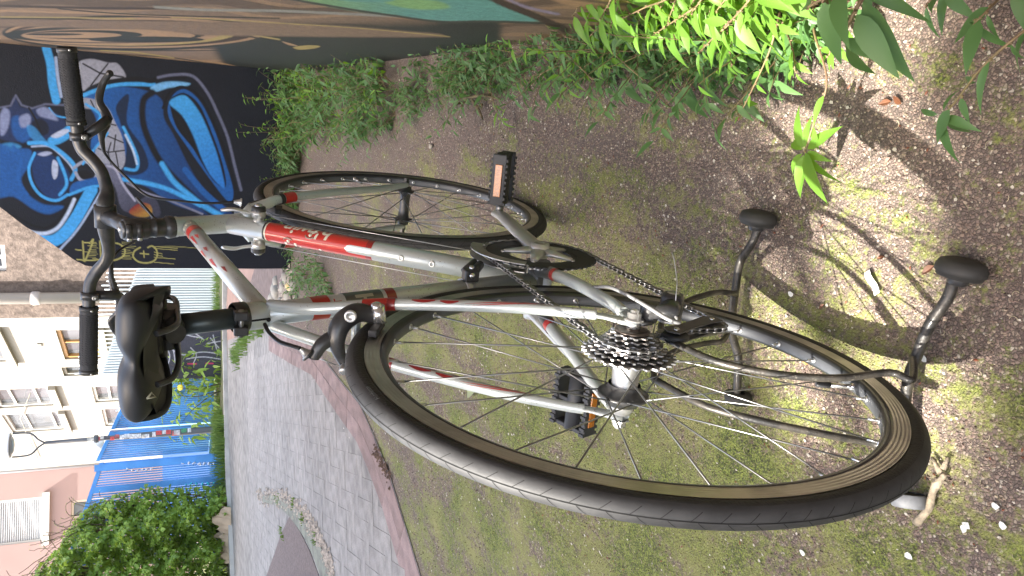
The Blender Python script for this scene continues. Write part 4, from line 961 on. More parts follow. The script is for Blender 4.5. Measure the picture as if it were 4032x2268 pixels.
sprig([(1950, -90, .05), (1900, -20, .26), (1860, 30, .26), (1820, 70, .24)], 12, .055, .045, "fresh", "bright weed sprig at the top of the sunlit clump", 12, droop=.6)
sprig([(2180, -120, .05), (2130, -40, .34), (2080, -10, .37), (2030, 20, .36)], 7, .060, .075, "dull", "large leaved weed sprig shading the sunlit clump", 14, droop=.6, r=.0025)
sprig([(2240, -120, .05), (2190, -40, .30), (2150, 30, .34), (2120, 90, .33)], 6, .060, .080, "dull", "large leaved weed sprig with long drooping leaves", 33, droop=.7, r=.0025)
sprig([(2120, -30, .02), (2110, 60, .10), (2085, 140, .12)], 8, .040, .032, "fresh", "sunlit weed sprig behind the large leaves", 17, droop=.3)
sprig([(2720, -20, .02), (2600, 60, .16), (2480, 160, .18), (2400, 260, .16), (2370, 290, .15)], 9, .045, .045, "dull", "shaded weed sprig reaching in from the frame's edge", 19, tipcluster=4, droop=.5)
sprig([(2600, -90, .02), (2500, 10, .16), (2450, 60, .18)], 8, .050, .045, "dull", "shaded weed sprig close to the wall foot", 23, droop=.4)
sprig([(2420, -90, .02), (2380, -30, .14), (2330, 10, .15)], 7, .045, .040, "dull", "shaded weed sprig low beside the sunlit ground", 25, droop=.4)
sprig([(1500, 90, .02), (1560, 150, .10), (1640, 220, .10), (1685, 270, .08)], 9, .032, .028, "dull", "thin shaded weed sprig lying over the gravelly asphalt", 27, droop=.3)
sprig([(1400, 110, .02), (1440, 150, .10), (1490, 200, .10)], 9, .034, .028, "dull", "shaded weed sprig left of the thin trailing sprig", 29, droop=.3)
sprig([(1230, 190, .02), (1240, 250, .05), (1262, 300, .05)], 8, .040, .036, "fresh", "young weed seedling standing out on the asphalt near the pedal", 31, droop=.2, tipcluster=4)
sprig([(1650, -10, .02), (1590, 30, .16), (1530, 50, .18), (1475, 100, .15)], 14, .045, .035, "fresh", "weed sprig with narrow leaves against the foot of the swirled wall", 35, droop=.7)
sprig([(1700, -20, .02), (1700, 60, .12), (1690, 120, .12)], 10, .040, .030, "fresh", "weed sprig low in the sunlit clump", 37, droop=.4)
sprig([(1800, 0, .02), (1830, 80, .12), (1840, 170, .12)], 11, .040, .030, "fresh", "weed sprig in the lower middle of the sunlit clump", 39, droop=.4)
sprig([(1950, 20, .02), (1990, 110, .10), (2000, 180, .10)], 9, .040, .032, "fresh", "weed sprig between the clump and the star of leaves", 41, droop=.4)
for k in range(16):
    x0 = 1480 + k * 30 + pr.uniform(-12, 12); z1 = pr.uniform(.14, .26)
    sprig([(x0 + 60, -110, .03), (x0 + 20, -60, z1 * .7), (x0 - 5, -10, z1), (x0 - 35, 30 + pr.uniform(0, 40), z1 * .95)], 13, .070, .055, "fresh", "bright weed sprig with long narrow leaves in the sunlit clump at the wall foot", 100 + k, group="bright sprigs in the sunlit clump", droop=.7)
for i in range(34):
    g_ = (1440 + i * 19 + pr.uniform(-20, 20), pr.uniform(-40, 90)); g = gnd(g_[0] * 1.5652, g_[1] * 1.5652)
    yw = cornerP[1] + (g[0] - cornerP[0]) * (rwP[1] - cornerP[1]) / (rwP[0] - cornerP[0]); yy = max(g[1], yw + .02)
    fm, sm_ = variants[pr.randrange(8)]; r_ = empty("weed", label="small leafy weed in the sunlit clump by the swirled wall, near the camera", cat="plant", group="small weeds in the sunlit clump", loc=(g[0], yy, zg(g[0])), rotz=pr.uniform(-.6, .6)); sc = pr.uniform(.4, .75); r_.scale = (sc, sc, sc)
    obj("foliage", fm, r_, kind='stuff', recalc=False); obj("stems", sm_, r_, recalc=False)

# withered brown sprig near the pedal, and pale stones by the wall end
mb = MB(); wpr = random.Random(3); P = [px3(1150, 215, .03), px3(1180, 240, .05), px3(1205, 280, .03), px3(1215, 300, .01)]; mb.tube(P, [.004, .006, .008, .003], 6, flat=((0, 0, 1), .4)); P = [px3(1140, 260, .02), px3(1175, 245, .05), px3(1215, 240, .05), px3(1260, 250, .02)]; mb.tube(P, [.003, .004, .005, .002], 5)
for k in range(12): a = px3(1165 + wpr.uniform(-10, 70), 235 + wpr.uniform(-20, 30), .03); mb.tube([a, a + Vector((wpr.uniform(-.03, .03), wpr.uniform(-.03, .03), wpr.uniform(-.02, .03)))], [.004, .001], 4)
o = mb.build("withered_sprig", mat("withered_leaf", (.20, .155, .085), .8, nscale=30, nvar=.6)); o['label'] = "withered brown twisted sprig at the edge of the weeds right of the front wheel"; o['category'] = "plant"
m_stone = mat("pale_stone", (.36, .33, .28), .9, nscale=8, nvar=.35, bump=.5, bscale=40)
def rock(name, c, s, m, seed, label=None, cat=None, group=None, parent=None, sq=.7):
    bm = bmesh.new(); bmesh.ops.create_icosphere(bm, subdivisions=2, radius=1); rr = random.Random(seed); off = Vector((rr.random() * 9, rr.random() * 9, 0))
    from mathutils import noise as mn
    for v in bm.verts:
        n_ = 1 + .35 * mn.noise(v.co * 1.3 + off); v.co = Vector((v.co.x * s[0] * n_, v.co.y * s[1] * n_, v.co.z * s[2] * n_))
    me = bpy.data.meshes.new(name); bm.to_mesh(me); bm.free(); me.materials.append(m); me.polygons.foreach_set('use_smooth', [True] * len(me.polygons)); me.update()
    return obj(name, me, parent, label=label, cat=cat, group=group, loc=c, recalc=False)
for k, (X, Y, s) in enumerate([(1068, 1178, .06), (1085, 1150, .07), (1082, 1112, .05), (1110, 1130, .05), (1130, 1165, .05), (1150, 1120, .045), (1100, 1195, .05), (1135, 1195, .04), (1075, 1135, .05), (1160, 1180, .035), (1120, 1095, .05)]):
    g = gnd(X + 12, Y); rock("stone", (g[0], g[1], s * .3), (s * 1.2, s, s * .6), m_stone, k, "pale rounded stone in the rubble past the black wall's end", "stone", "stones past the black wall's end")
g = gnd(1158, 1128); rock("stone", (g[0], g[1], .035), (.05, .035, .028), mat("yellow_stone", (.62, .42, .14), .6, nscale=14, col2=(.70, .66, .55)), 44, "yellow and white stained stone among the pale stones", "stone")
pebbles("gravel_patch", [gnd(*q)[:2] for q in [(1090, 1200), (1130, 1150), (1150, 1110)]], 500, .07, (.008, .02), m_rubble, "pale gravel between the stones past the black wall's end", "gravel", 9)
g = gnd(1290, 752); rock("stone", (1.93, -.05, .01), (.014, .01, .006), m_stone, 71, "tiny pale pebble on the asphalt right of the front wheel", "stone")

# grass tufts on the verge
def blades(name, spots, n, h, spread, label, seed):
    rr = random.Random(seed); V = []; F_ = []
    for (x, y, z) in spots:
        for i in range(n):
            a = rr.uniform(0, 6.28); r_ = rr.uniform(0, spread); bx, by = x + r_ * math.cos(a), y + r_ * math.sin(a); hh = h * rr.uniform(.5, 1.2); dx, dy = rr.gauss(0, .3) * hh, rr.gauss(0, .3) * hh; w = .004 + .002 * hh / .1; k = len(V); c_, s_ = math.cos(a) * w, math.sin(a) * w
            V += [(bx - c_, by - s_, z), (bx + c_, by + s_, z), (bx + dx * .4 + c_ * .7, by + dy * .4 + s_ * .7, z + hh * .6), (bx + dx * .4 - c_ * .7, by + dy * .4 - s_ * .7, z + hh * .6), (bx + dx, by + dy, z + hh)]; F_ += [(k, k + 1, k + 2, k + 3), (k + 3, k + 2, k + 4)]
    me = bpy.data.meshes.new(name); me.from_pydata(V, [], F_); me.materials.append(m_grass); me.update(); return obj(name, me, kind='stuff', label=label, cat="grass", recalc=False)
sp = []
for i in range(420):
    Y = pr.uniform(1690, 2268); X = pr.uniform(885, 905); g = gnd(X, Y); sp.append((g[0] + pr.uniform(.1, .6), g[1], .05))
blades("verge_grass", sp, 16, .16, .10, "green grass growing along the foot of the blue railings", 5)
sp = [];
for i in range(90): Y = pr.uniform(1060, 1690); g = gnd(pr.uniform(868, 886), Y); sp.append((g[0] + .2, g[1], .05))
blades("verge_grass_far", sp, 10, .10, .12, "sparse grass on the far verge below the corrugated fence", 6)
sp = [];
for i in range(26): q = pr.choice([(960, 1075), (975, 1350), (955, 1380), (985, 1330), (1000, 1300), (1040, 1285), (940, 1400)]); g = gnd(q[0] + pr.uniform(-8, 8), q[1] + pr.uniform(-25, 25)); sp.append((g[0], g[1], .01))
blades("path_grass", sp, 22, .10, .10, "grass tufts along the near edge of the grey paving", 7)
sp = [];
for i in range(16): q = pr.choice([(1050, 2000), (1100, 1965), (1160, 1985), (1200, 2040), (1120, 2100), (1250, 2120)]); g = gnd(q[0] + pr.uniform(-8, 8), q[1] + pr.uniform(-15, 15)); sp.append((g[0], g[1], .01))
blades("kerb_grass", sp, 8, .03, .03, "short grass in the curved kerb joint", 8)

# broad shrub with a yellow flower before the far blue railings
def shrub(name, label, cpos, rx, ry, rz, n, L, m, seed, zmin=0.0, runners=0, stemm=m_bark, lv=None):
    rr = random.Random(seed); root = empty(name, label=label, cat="bush", loc=(cpos[0], cpos[1], 0)); Ls = []
    lumps = [(Vector((rr.uniform(-.75, .75) * rx, rr.uniform(-.75, .75) * ry, rr.uniform(.15, .8) * rz)), rr.uniform(.3, .55)) for _ in range(16)]
    for i in range(n):
        c0, rad = lumps[rr.randrange(len(lumps))]; v = Vector((rr.gauss(0, 1), rr.gauss(0, 1), rr.gauss(0, 1))).normalized() * rad * rr.uniform(.55, 1.0) ** .5
        p = c0 + Vector((v.x * rx, v.y * ry, v.z * rz * .7)); p.z = max(.03, p.z)
        ld = (v + Vector((rr.uniform(-.6, .6), rr.uniform(-.6, .6), rr.uniform(-.8, .3)))).normalized(); Ls.append((p, ld, L * rr.uniform(.5, 1.2), rr.uniform(-.8, .8)))
    mb = MB()
    for k in range(10 + runners):
        a = rr.uniform(0, 6.28); P = [Vector((math.cos(a) * rx * .3, math.sin(a) * ry * .3, 0))]; d = Vector((math.cos(a) * .3, math.sin(a) * .3, 1))
        for j in range(8): P.append(P[-1] + d * rz * (.16 if k >= 10 else .11)); d = (d + Vector((rr.uniform(-.25, .25), rr.uniform(-.25, .25), -.03))).normalized(); 
        mb.tube(P, [.012 * (1 - .1 * j) for j in range(9)] if k < 10 else [.004] * 9, 4)
        if k >= 10:
            for q in P[5:]: Ls.append((q, Vector((rr.uniform(-1, 1), rr.uniform(-1, 1), .2)).normalized(), L * .6, 0))
    mb.build("trunk", stemm, root); obj("foliage", foliage_mesh("foliage", Ls, m, lv or lvA), root, kind='stuff', recalc=False)
    return root
g = gnd(880, 1520); sh_ = shrub("shrub", "leafy shrub with a yellow flower in front of the blue railings under the saddle", (g[0] + .1, g[1]), .35, .75, .95, 520, .17, m_ivy, 5)
mb = MB(); mb.lathe([(0, .005), (.02, .05), (.03, .03), (.035, .001)], (0, 0, 0), (-.8, -.3, .5), 10); fl = mb.build("flower", mat("yellow_petal", (.75, .60, .05), .5), sh_); fl.location = (-.3, -.1, .62)

# ivy heap swallowing the railings on the left of the place
def ivy():
    rr = random.Random(9); root = empty("ivy_bush", label="big heap of bright green ivy smothering the end of the blue railings", cat="bush"); Ls = []
    lv = leaf_verts(1, .75, .3, .2, 3)
    topl = ([1925, 1960, 2010, 2080, 2160, 2230, 2300, 2400, 2700], [560, 400, 330, 265, 225, 150, 105, 60, -80]); 
    surf = VPlane(gnd(902, 1925)[:2], gnd(914, 2500)[:2])
    def tp(Y): return np.interp(Y, *topl)
    for i in range(21000):
        Y = rr.uniform(1915, 2560); T_ = tp(Y); X = T_ + (905 - T_) * rr.random() ** .9
        if Y < 2010 and rr.random() > (Y - 1905) / 105 * .9: continue
        hgt = (905 - X) / (905 - T_ + 1)
        bulge = (.55 * math.sin(math.pi * min(1, max(0, hgt * .8 + .15))) + .18 * math.sin(Y * .037 + X * .011) + .15 * math.sin(X * .043 - Y * .021) + .10 * math.sin(X * .09 + Y * .07)) * min(1, (Y - 1900) / 120)
        q = surf.at(X, Y, bulge + rr.gauss(0, .07) - .1); ld = Vector((rr.gauss(-.5, .5), rr.gauss(0, .6), rr.gauss(-.5, .4))).normalized(); Ls.append((Vector(q), ld, rr.uniform(.035, .085), rr.uniform(-.6, .6)))
    mb = MB()
    for k in range(60):
        Y = rr.uniform(1930, 2400); X = tp(Y) + rr.uniform(-10, 60); p = Vector(surf.at(X, Y, .1)); d = Vector((rr.uniform(-.6, .2), rr.uniform(-.3, .6), 1)).normalized(); P = [p]
        for j in range(6): P.append(P[-1] + d * .085 * rr.uniform(.5, 1.1)); d = (d + Vector((rr.uniform(-.5, .5), rr.uniform(-.5, .5), rr.uniform(-.4, .2)))).normalized()
        mb.tube(P, .004, 4)
        for q in P[2:]:
            if rr.random() < .6: Ls.append((q, Vector((rr.uniform(-1, 1), rr.uniform(-1, 1), 0)).normalized(), .035, 0))
    for k in range(40):
        Y = rr.uniform(1960, 2400); P = [Vector(surf.at(900, Y, .1))]
        for j in range(8): P.append(Vector(surf.at(900 - (900 - tp(Y)) * (j + 1) / 9, Y + rr.uniform(-20, 20), .05)))
        mb.tube(P, .009, 5)
    mb.build("stems", m_bark, root); obj("foliage", foliage_mesh("foliage", Ls, m_ivy, lv), root, kind='stuff', recalc=False)
ivy()
# crumpled brown paper sack
def sack():
    rr = random.Random(4); mb = MB(); from mathutils import noise as mn
    g = Vector(gnd(912, 2090)); n1, n2 = 22, 12; L_, W_ = .80, .34; d = Vector((gnd(912, 2160) - gnd(912, 2015))).normalized(); s = Vector((-d.y, d.x, 0)); V = []
    for i in range(n1):
        for j in range(n2):
            u = (i / (n1 - 1) - .5); v = (j / (n2 - 1) - .5); p = g + d * u * L_ + s * v * W_; h = .10 + .12 * mn.noise(Vector((u * 6, v * 6, 3))) + .09 * mn.noise(Vector((u * 15, v * 13, 8))) + .10 * math.exp(-((u + .25) * 6) ** 2)
            e = min(1, (0.5 - abs(v)) * 5) ; V.append((p.x, p.y, max(.012, h * e + .02)))
    mb.add(V, [(i * n2 + j, (i + 1) * n2 + j, (i + 1) * n2 + j + 1, i * n2 + j + 1) for i in range(n1 - 1) for j in range(n2 - 1)], 0, False)
    o = mb.build("paper_sack", mat("brown_paper", (.50, .38, .27), .8, nscale=6, nvar=.25)); o['label'] = "crumpled brown paper sack lying on the kerb below the ivy"; o['category'] = "sack"
sack()

# small things on the near ground
def put(o, label, cat, group=None):
    o['label'] = label; o['category'] = cat
    if group: o['group'] = group
def px2(x, y, z=.003): return px3(x, y, z)
# white paper slip
a, b_ = px2(2186, 683), px2(2212, 740); d = (b_ - a).normalized(); s = Vector((-d.y, d.x, 0)); mb = MB(); V = []
for i in range(6):
    for j in (-1, 1): V.append(a + (b_ - a) * i / 5 + s * j * .0052 + Vector((0, 0, .004 + .002 * math.sin(i * 1.3))))
mb.add(V, [(2 * i, 2 * i + 2, 2 * i + 3, 2 * i + 1) for i in range(5)], 0, True); put(mb.build("paper_slip", mat("white_paper", (.80, .80, .78), .6)), "narrow white paper slip lying in the rear wheel's shadow", "paper")
# cigarette end (yellow brown) by the rim
a, b_ = px2(2012, 888, .006), px2(2030, 915, .006); mb = MB(); mb.tube([a, b_], .0035, 10); put(mb.build("cigarette_end", mat("cork_tip", (.50, .30, .10), .8, nscale=120, nvar=.3)), "brown cigarette end on the moss beside the rear rim", "litter")
# twig by the rear foot
P = [px2(2305, 1315, .010), px2(2335, 1280, .014), px2(2350, 1230, .014), px2(2378, 1192, .012)]; mb = MB(); mb.tube(crom(P, 5), [.006, .0065, .0055, .005, .005, .0055, .006, .005, .0045, .0045, .005, .006, .005, .004, .004, .003], 8)
for q, e in (((2350, 1230), (2375, 1205)), ((2365, 1190), (2345, 1150)), ((2372, 1180), (2385, 1150)), ((2355, 1205), (2385, 1215))): mb.tube([px2(*q, .012), px2(*e, .008)], [.004, .002], 6)
put(mb.build("twig", mat("mottled_twig", (.34, .28, .20), .9, nscale=90, nvar=.5, bump=.4, bscale=200)), "knobbly broken twig lying beside the stand's rear left foot", "twig")
m_dleaf = mat("dry_leaf", (.16, .065, .032), .5, nscale=60, nvar=.5)
def dryleaf(x, y, ang, L, label, seed, mt=m_dleaf, w=.45):
    V, F_ = leaf_verts(1, w, -.3, .9, 5); p = px2(x, y, .004); me = bpy.data.meshes.new("dry_leaf"); me.from_pydata([tuple(Vector(q) * L) for q in V], [], F_); me.materials.append(mt); me.update()
    put(obj("dry_leaf", me, loc=p, rotz=ang, recalc=False), label, "leaf")
dryleaf(2350, 668, .9, .020, "curled rust brown leaf touching the stand's rear right foot", 1)
dryleaf(2243, 255, .3, .019, "curled rust brown leaf in the sun above the star of leaves", 2)
dryleaf(2268, 262, -.6, .017, "second rust brown leaf beside the curled one in the sun", 3)
dryleaf(2240, 395, 1.2, .014, "small brown leaf out in the sunlit patch", 4)
dryleaf(2074, 765, 1.0, .012, "rust brown leaf at the edge of the tyre's shadow", 5)
dryleaf(2226, 645, .5, .012, "little brown leaf just above the white paper slip", 6)
dryleaf(1195, 985, .4, .045, "pale round leaf on the asphalt seen through the rear spokes", 7, mat("pale_green_leaf", (.36, .40, .24), .7), .8)
m_wp = mat("white_petal", (.70, .70, .66), .6)
for k, (x, y) in enumerate([(2325, 903), (2505, 1272), (2432, 1322), (2523, 1322), (2425, 1330), (2288, 1398), (2020, 1390), (1990, 740)]):
    rr = random.Random(k); p = px2(x, y, .004); s_ = .0065; mb = MB(); V = [(s_ * math.cos(t * .9) * rr.uniform(.6, 1.1), s_ * .8 * math.sin(t * .9) * rr.uniform(.6, 1.1), rr.uniform(0, .003)) for t in range(7)]; mb.add(V, [tuple(range(7))], 0, False)
    o = mb.build("petal", m_wp); o.location = p; put(o, "fallen white petal on the mossy asphalt near the camera", "petal", "fallen white petals")
# blue green paint chips

# ================================================================== BICYCLE
RT = .3425; TB = .0128; HUBZ = .34696
bike = bpy.data.objects.new("bicycle", None); C.objects.link(bike)
bike['label'] = "silver and red hybrid bicycle seen from behind, its rear wheel held in a floor stand"; bike['category'] = "bicycle"
Bm = Matrix(BB_.tolist()).to_4x4(); Bm.translation = Vector((0, 0, HUBZ)) - (Matrix(BB_.tolist()) @ Vector((0, 0, HUBZ)))
bike.matrix_world = Bm
H = Vector((0, 0, HUBZ))
W = 1.0458; STEER = -.0485
def bp_(name, mb, m, parent=None, **kw):
    o = mb.build(name, m, parent or bike, **kw)
    if parent is None: o.location = H
    return o
def loc(X, Y, y=0.0):                # photograph point on the bicycle plane y
    d = BB_.T @ ray(X, Y); c_ = BB_.T @ (CP - np.array([0, 0, HUBZ])); t = (y - c_[1]) / d[1]; return Vector(c_ + t * d)
def locx(X, Y, x):
    d = BB_.T @ ray(X, Y); c_ = BB_.T @ (CP - np.array([0, 0, HUBZ])); t = (x - c_[0]) / d[0]; return Vector(c_ + t * d)
V3 = Vector
m_sil = mat("silver_paint", (.56, .60, .585), .32, metal=.35, nscale=3, col2=(.50, .54, .53), coat=.6)
def specks(m, col, sc=330, lo=.655, hi=.69, rough=None):
    nt = m.node_tree; N = nt.nodes; B = N['Principled BSDF']; src_ = B.inputs['Base Color'].links[0].from_socket; tc = N.new('ShaderNodeTexCoord')
    n1 = N.new('ShaderNodeTexNoise'); n1.inputs['Scale'].default_value = sc; n1.inputs['Detail'].default_value = 2; nt.links.new(tc.outputs['Object'], n1.inputs['Vector'])
    n2 = N.new('ShaderNodeTexNoise'); n2.inputs['Scale'].default_value = 14; n2.inputs['Detail'].default_value = 3; nt.links.new(tc.outputs['Object'], n2.inputs['Vector'])
    ad = N.new('ShaderNodeMath'); ad.operation = 'MULTIPLY_ADD'; ad.inputs[1].default_value = .35; nt.links.new(n2.outputs['Fac'], ad.inputs[0]); nt.links.new(n1.outputs['Fac'], ad.inputs[2])
    r_ = N.new('ShaderNodeValToRGB'); r_.color_ramp.elements[0].position = lo + .16; r_.color_ramp.elements[1].position = hi + .17; nt.links.new(ad.outputs[0], r_.inputs[0])
    mx = N.new('ShaderNodeMix'); mx.data_type = 'RGBA'; nt.links.new(r_.outputs[0], mx.inputs[0]); nt.links.new(src_, mx.inputs[6]); mx.inputs[7].default_value = (*col, 1); nt.links.new(mx.outputs[2], B.inputs['Base Color'])
specks(m_sil, (.24, .22, .19), 360, .70, .735)
m_dgs = mat("dark_grey_paint", (.12, .125, .125), .35, metal=.4, coat=.4)
m_red = mat("red_paint", (.48, .028, .020), .35, coat=.6); m_dred = mat("dark_red_paint", (.25, .018, .018), .35, coat=.6)
m_wht = mat("decal_white", (.68, .66, .55), .4); m_sand = mat("decal_sand", (.40, .38, .30), .4); m_blk = mat("decal_black", (.025, .026, .028), .4)
m_rub = mat("tyre_rubber", (.028, .028, .030), .62, nscale=9, col2=(.045, .044, .043), bump=.25, bscale=300, spec=.35)
m_tread = mat("worn_tread", (.050, .050, .051), .62, nscale=40, col2=(.034, .034, .035), bump=.06, bscale=300)
m_groove = mat("tread_groove", (.006, .006, .006), .9)
m_track = mat("brake_track", (.60, .57, .53), .34, metal=.85, nscale=25, nvar=.3)
m_rim = mat("black_rim", (.030, .031, .034), .35, coat=.3)
m_rimd = mat("dusty_rim_bed", (.10, .105, .115), .5, nscale=20, nvar=.4, metal=.2)
m_spoke = mat("steel_spoke", (.28, .28, .28), .35, metal=.9); m_nip = mat("nipple", (.60, .60, .60), .3, metal=.9)
m_alu = mat("polished_aluminium", (.66, .66, .64), .30, metal=.65, nscale=15, nvar=.12)
m_alud = mat("worn_aluminium", (.50, .50, .49), .34, metal=.75, nscale=40, nvar=.35)
m_steel = mat("oily_steel", (.33, .325, .32), .32, metal=.85, nscale=60, nvar=.5)
m_chr = mat("chrome", (.70, .70, .70), .18, metal=.85)
m_bla = mat("black_alloy", (.024, .025, .028), .36, coat=.2, nscale=70, col2=(.045, .044, .042)); m_plas = mat("black_plastic", (.030, .031, .034), .55, nscale=20, nvar=.2)
m_grip = mat("grip_rubber", (.033, .034, .038), .75, bump=.2, bscale=200); m_sad = mat("saddle_vinyl", (.022, .024, .028), .45, bump=.03, bscale=500)
m_cable = mat("cable_housing", (.015, .015, .017), .4); m_wire = mat("bare_wire", (.55, .55, .55), .3, metal=.9)
m_refl = mat("amber_reflector", (.48, .15, .01), .2, coat=.6, nscale=400, nvar=.4); m_guard = mat("smoked_disc", (.09, .07, .06), .35, metal=.5)
# --- frame tubes
BBc = V3((.399, 0, -.056)); STt = V3((.250, 0, .432)); HTt = V3((.786, 0, .512)); HTb = V3((.828, 0, .392)); DTt = V3((.812, 0, .428 - .022)); TTf = V3((.797, 0, .484)); TTr = V3((.262, 0, .405))
sax = (STt - BBc).normalized()
mb = MB(); mb.tube([BBc, BBc + sax * .25, STt], [.0165, .0162, .0158], 28); seat_tube = bp_("seat_tube", mb, m_sil)
mb = MB(); mb.lathe([(0, .0160), (.004, .0185), (.030, .0185), (.034, .0168)], STt - sax * .03, STt, 28); bp_("seat_lug", mb, m_sil)
DTa = BBc + V3((.012, 0, .01)); dax = (DTt - DTa).normalized(); DL = (DTt - DTa).length; DR = .0178
mb = MB(); mb.tube([DTa, DTa + dax * DL * .5, DTt], [DR, DR, DR], 36); down_tube = bp_("down_tube", mb, m_sil)
TR = .0142; tax = (TTf - TTr).normalized(); TL = (TTf - TTr).length
mb = MB(); mb.tube([TTr, TTf], [TR, TR], 30); top_tube = bp_("top_tube", mb, m_sil)
hax = (HTt - HTb).normalized()
mb = MB(); mb.lathe([(0, .0195), (.006, .0195), (.008, .0182), (.118, .0182), (.120, .0195), ((HTt - HTb).length, .0195)], HTb, HTt, 30); head_tube = bp_("head_tube", mb, m_sil)
mb = MB(); mb.tube([BBc + V3((0, -.036, 0)), BBc + V3((0, .036, 0))], .0205, 24); bp_("bottom_bracket_shell", mb, m_dgs)
def sleeve(parent, P0, ax, L, r, t0, t1, m, name="paint_band", a0=0, a1=360, n=32, slant0=0, slant1=0, up=V3((0, 0, 1)), lift=.0004):
    """thin printed sleeve on a tube between t0 and t1 (metres); angles measured from 'up'"""
    side = ax.cross(up).normalized(); u2 = side.cross(ax).normalized(); V = []; k = 0
    k = max(3, int(n * (a1 - a0) / 360))
    for i in range(k + 1):
        a = math.radians(a0 + (a1 - a0) * i / k); o_ = u2 * math.cos(a) + side * math.sin(a); rr = r + lift
        V += [P0 + ax * (t0 + slant0 * math.sin(a)) + o_ * rr, P0 + ax * (t1 + slant1 * math.sin(a)) + o_ * rr]
    mb = MB(); mb.add(V, [(2 * i, 2 * i + 2, 2 * i + 3, 2 * i + 1) for i in range(k)], 0, True); return mb.build(name, m, parent, recalc=False)
def tubetext(parent, txt, P0, ax, r, t, ang, size, m, up=V3((0, 0, 1)), flip=1, along=True, name="lettering", shear=.0, lift=.0008, bold=True):
    cu = bpy.data.curves.new("t", 'FONT'); cu.body = txt; cu.size = size; cu.shear = shear; cu.offset = size * (.018 if bold else 0)
    to = bpy.data.objects.new("t", cu); C.objects.link(to); bpy.context.view_layer.update(); dg = bpy.context.evaluated_depsgraph_get(); me = bpy.data.meshes.new_from_object(to.evaluated_get(dg)); bpy.data.objects.remove(to)
    bm = bmesh.new(); bm.from_mesh(me); bmesh.ops.triangulate(bm, faces=bm.faces); long_ = [e for e in bm.edges if e.calc_length() > size * .22]; bmesh.ops.subdivide_edges(bm, edges=long_, cuts=3); bmesh.ops.triangulate(bm, faces=bm.faces)
    xs = [v.co.x for v in bm.verts]; ys = [v.co.y for v in bm.verts]; cx, cy = (min(xs) + max(xs)) / 2, (min(ys) + max(ys)) / 2
    side = ax.cross(up).normalized(); u2 = side.cross(ax).normalized()
    for v in bm.verts:
        x, y = v.co.x - cx, v.co.y - cy
        if not along: x, y = y, -x
        a = math.radians(ang) - flip * y / r; v.co = P0 + ax * (t + flip * x) + (u2 * math.cos(a) + side * math.sin(a)) * (r + lift)
    bm.to_mesh(me); bm.free(); me.materials.clear(); me.materials.append(m); me.name = name; return obj(name, me, parent, recalc=False)
# down tube: red sleeve with the maker's lettering, silver tongue, bottle bosses
tR0, tR1 = DL * .505, DL * .855
sleeve(down_tube, DTa, dax, DL, DR, tR0, tR1, m_red, slant0=0, n=40)
sleeve(down_tube, DTa, dax, DL, DR, tR1, tR1 + .003, m_wht, lift=.0005); sleeve(down_tube, DTa, dax, DL, DR, tR1 + .003, tR1 + .007, m_blk, lift=.0005)
sleeve(down_tube, DTa, dax, DL, DR, tR0 - .012, tR0, m_dred, lift=.0005)
mbt = MB(); side = dax.cross(V3((0, 0, 1))).normalized(); u2 = side.cross(dax).normalized(); V = []
for i in range(13):
    t = tR0 - .013 + .055 * i / 12; hw = .42 * (1 if i < 9 else math.sqrt(max(0, 1 - ((i - 9) / 3.0) ** 2)))
    for s_ in np.linspace(-1, 1, 7): a = s_ * hw; V.append(DTa + dax * t + (u2 * math.cos(a) + side * math.sin(a)) * (DR + .0009))
mbt.add(V, [(7 * i + j, 7 * i + 7 + j, 7 * i + 8 + j, 7 * i + 1 + j) for i in range(12) for j in range(6)], 0, True); mbt.build("silver_tongue", m_sil, down_tube, recalc=False)
tubetext(down_tube, "b'twin", DTa, dax, DR, (tR0 + tR1) / 2 + .02, 70, .042, m_wht, flip=1, shear=.25)
tubetext(down_tube, "b'twin", DTa, dax, DR, (tR0 + tR1) / 2 + .02, -78, .042, m_wht, flip=-1, shear=.25)
for ang, tt in ((38, .0), (-22, .045)):
    a = math.radians(ang); c0 = DTa + dax * ((tR0 + tR1) / 2 + .01 + tt) + (u2 * math.cos(a) + side * math.sin(a)) * (DR + .0006); nrm = (u2 * math.cos(a) + side * math.sin(a)); mb = MB(); mb.lathe([(0, .0035), (.0006, .0035), (.0007, .0001)], c0, c0 + nrm, 14); mb.build("logo_dot", m_wht, down_tube)
    P = [c0 + (dax * math.cos(q) * .011 + nrm.cross(dax) * math.sin(q) * .008 * (1 if ang > 0 else -1)) * .9 + nrm * .0004 for q in np.linspace(.3, 2.6, 8)]; mb = MB(); mb.tube(P, .0011, 5); mb.build("logo_curl", m_sand, down_tube)
for tq in (.385, .285):
    c0 = DTa + dax * DL * tq + u2 * (DR - .001); mb = MB(); mb.lathe([(0, .0062), (.0022, .0058), (.003, .0048), (.003, .0032), (.0006, .0030), (.0006, .0001)], c0, c0 + u2, 18); mb.build("bottle_boss", m_alu, down_tube)
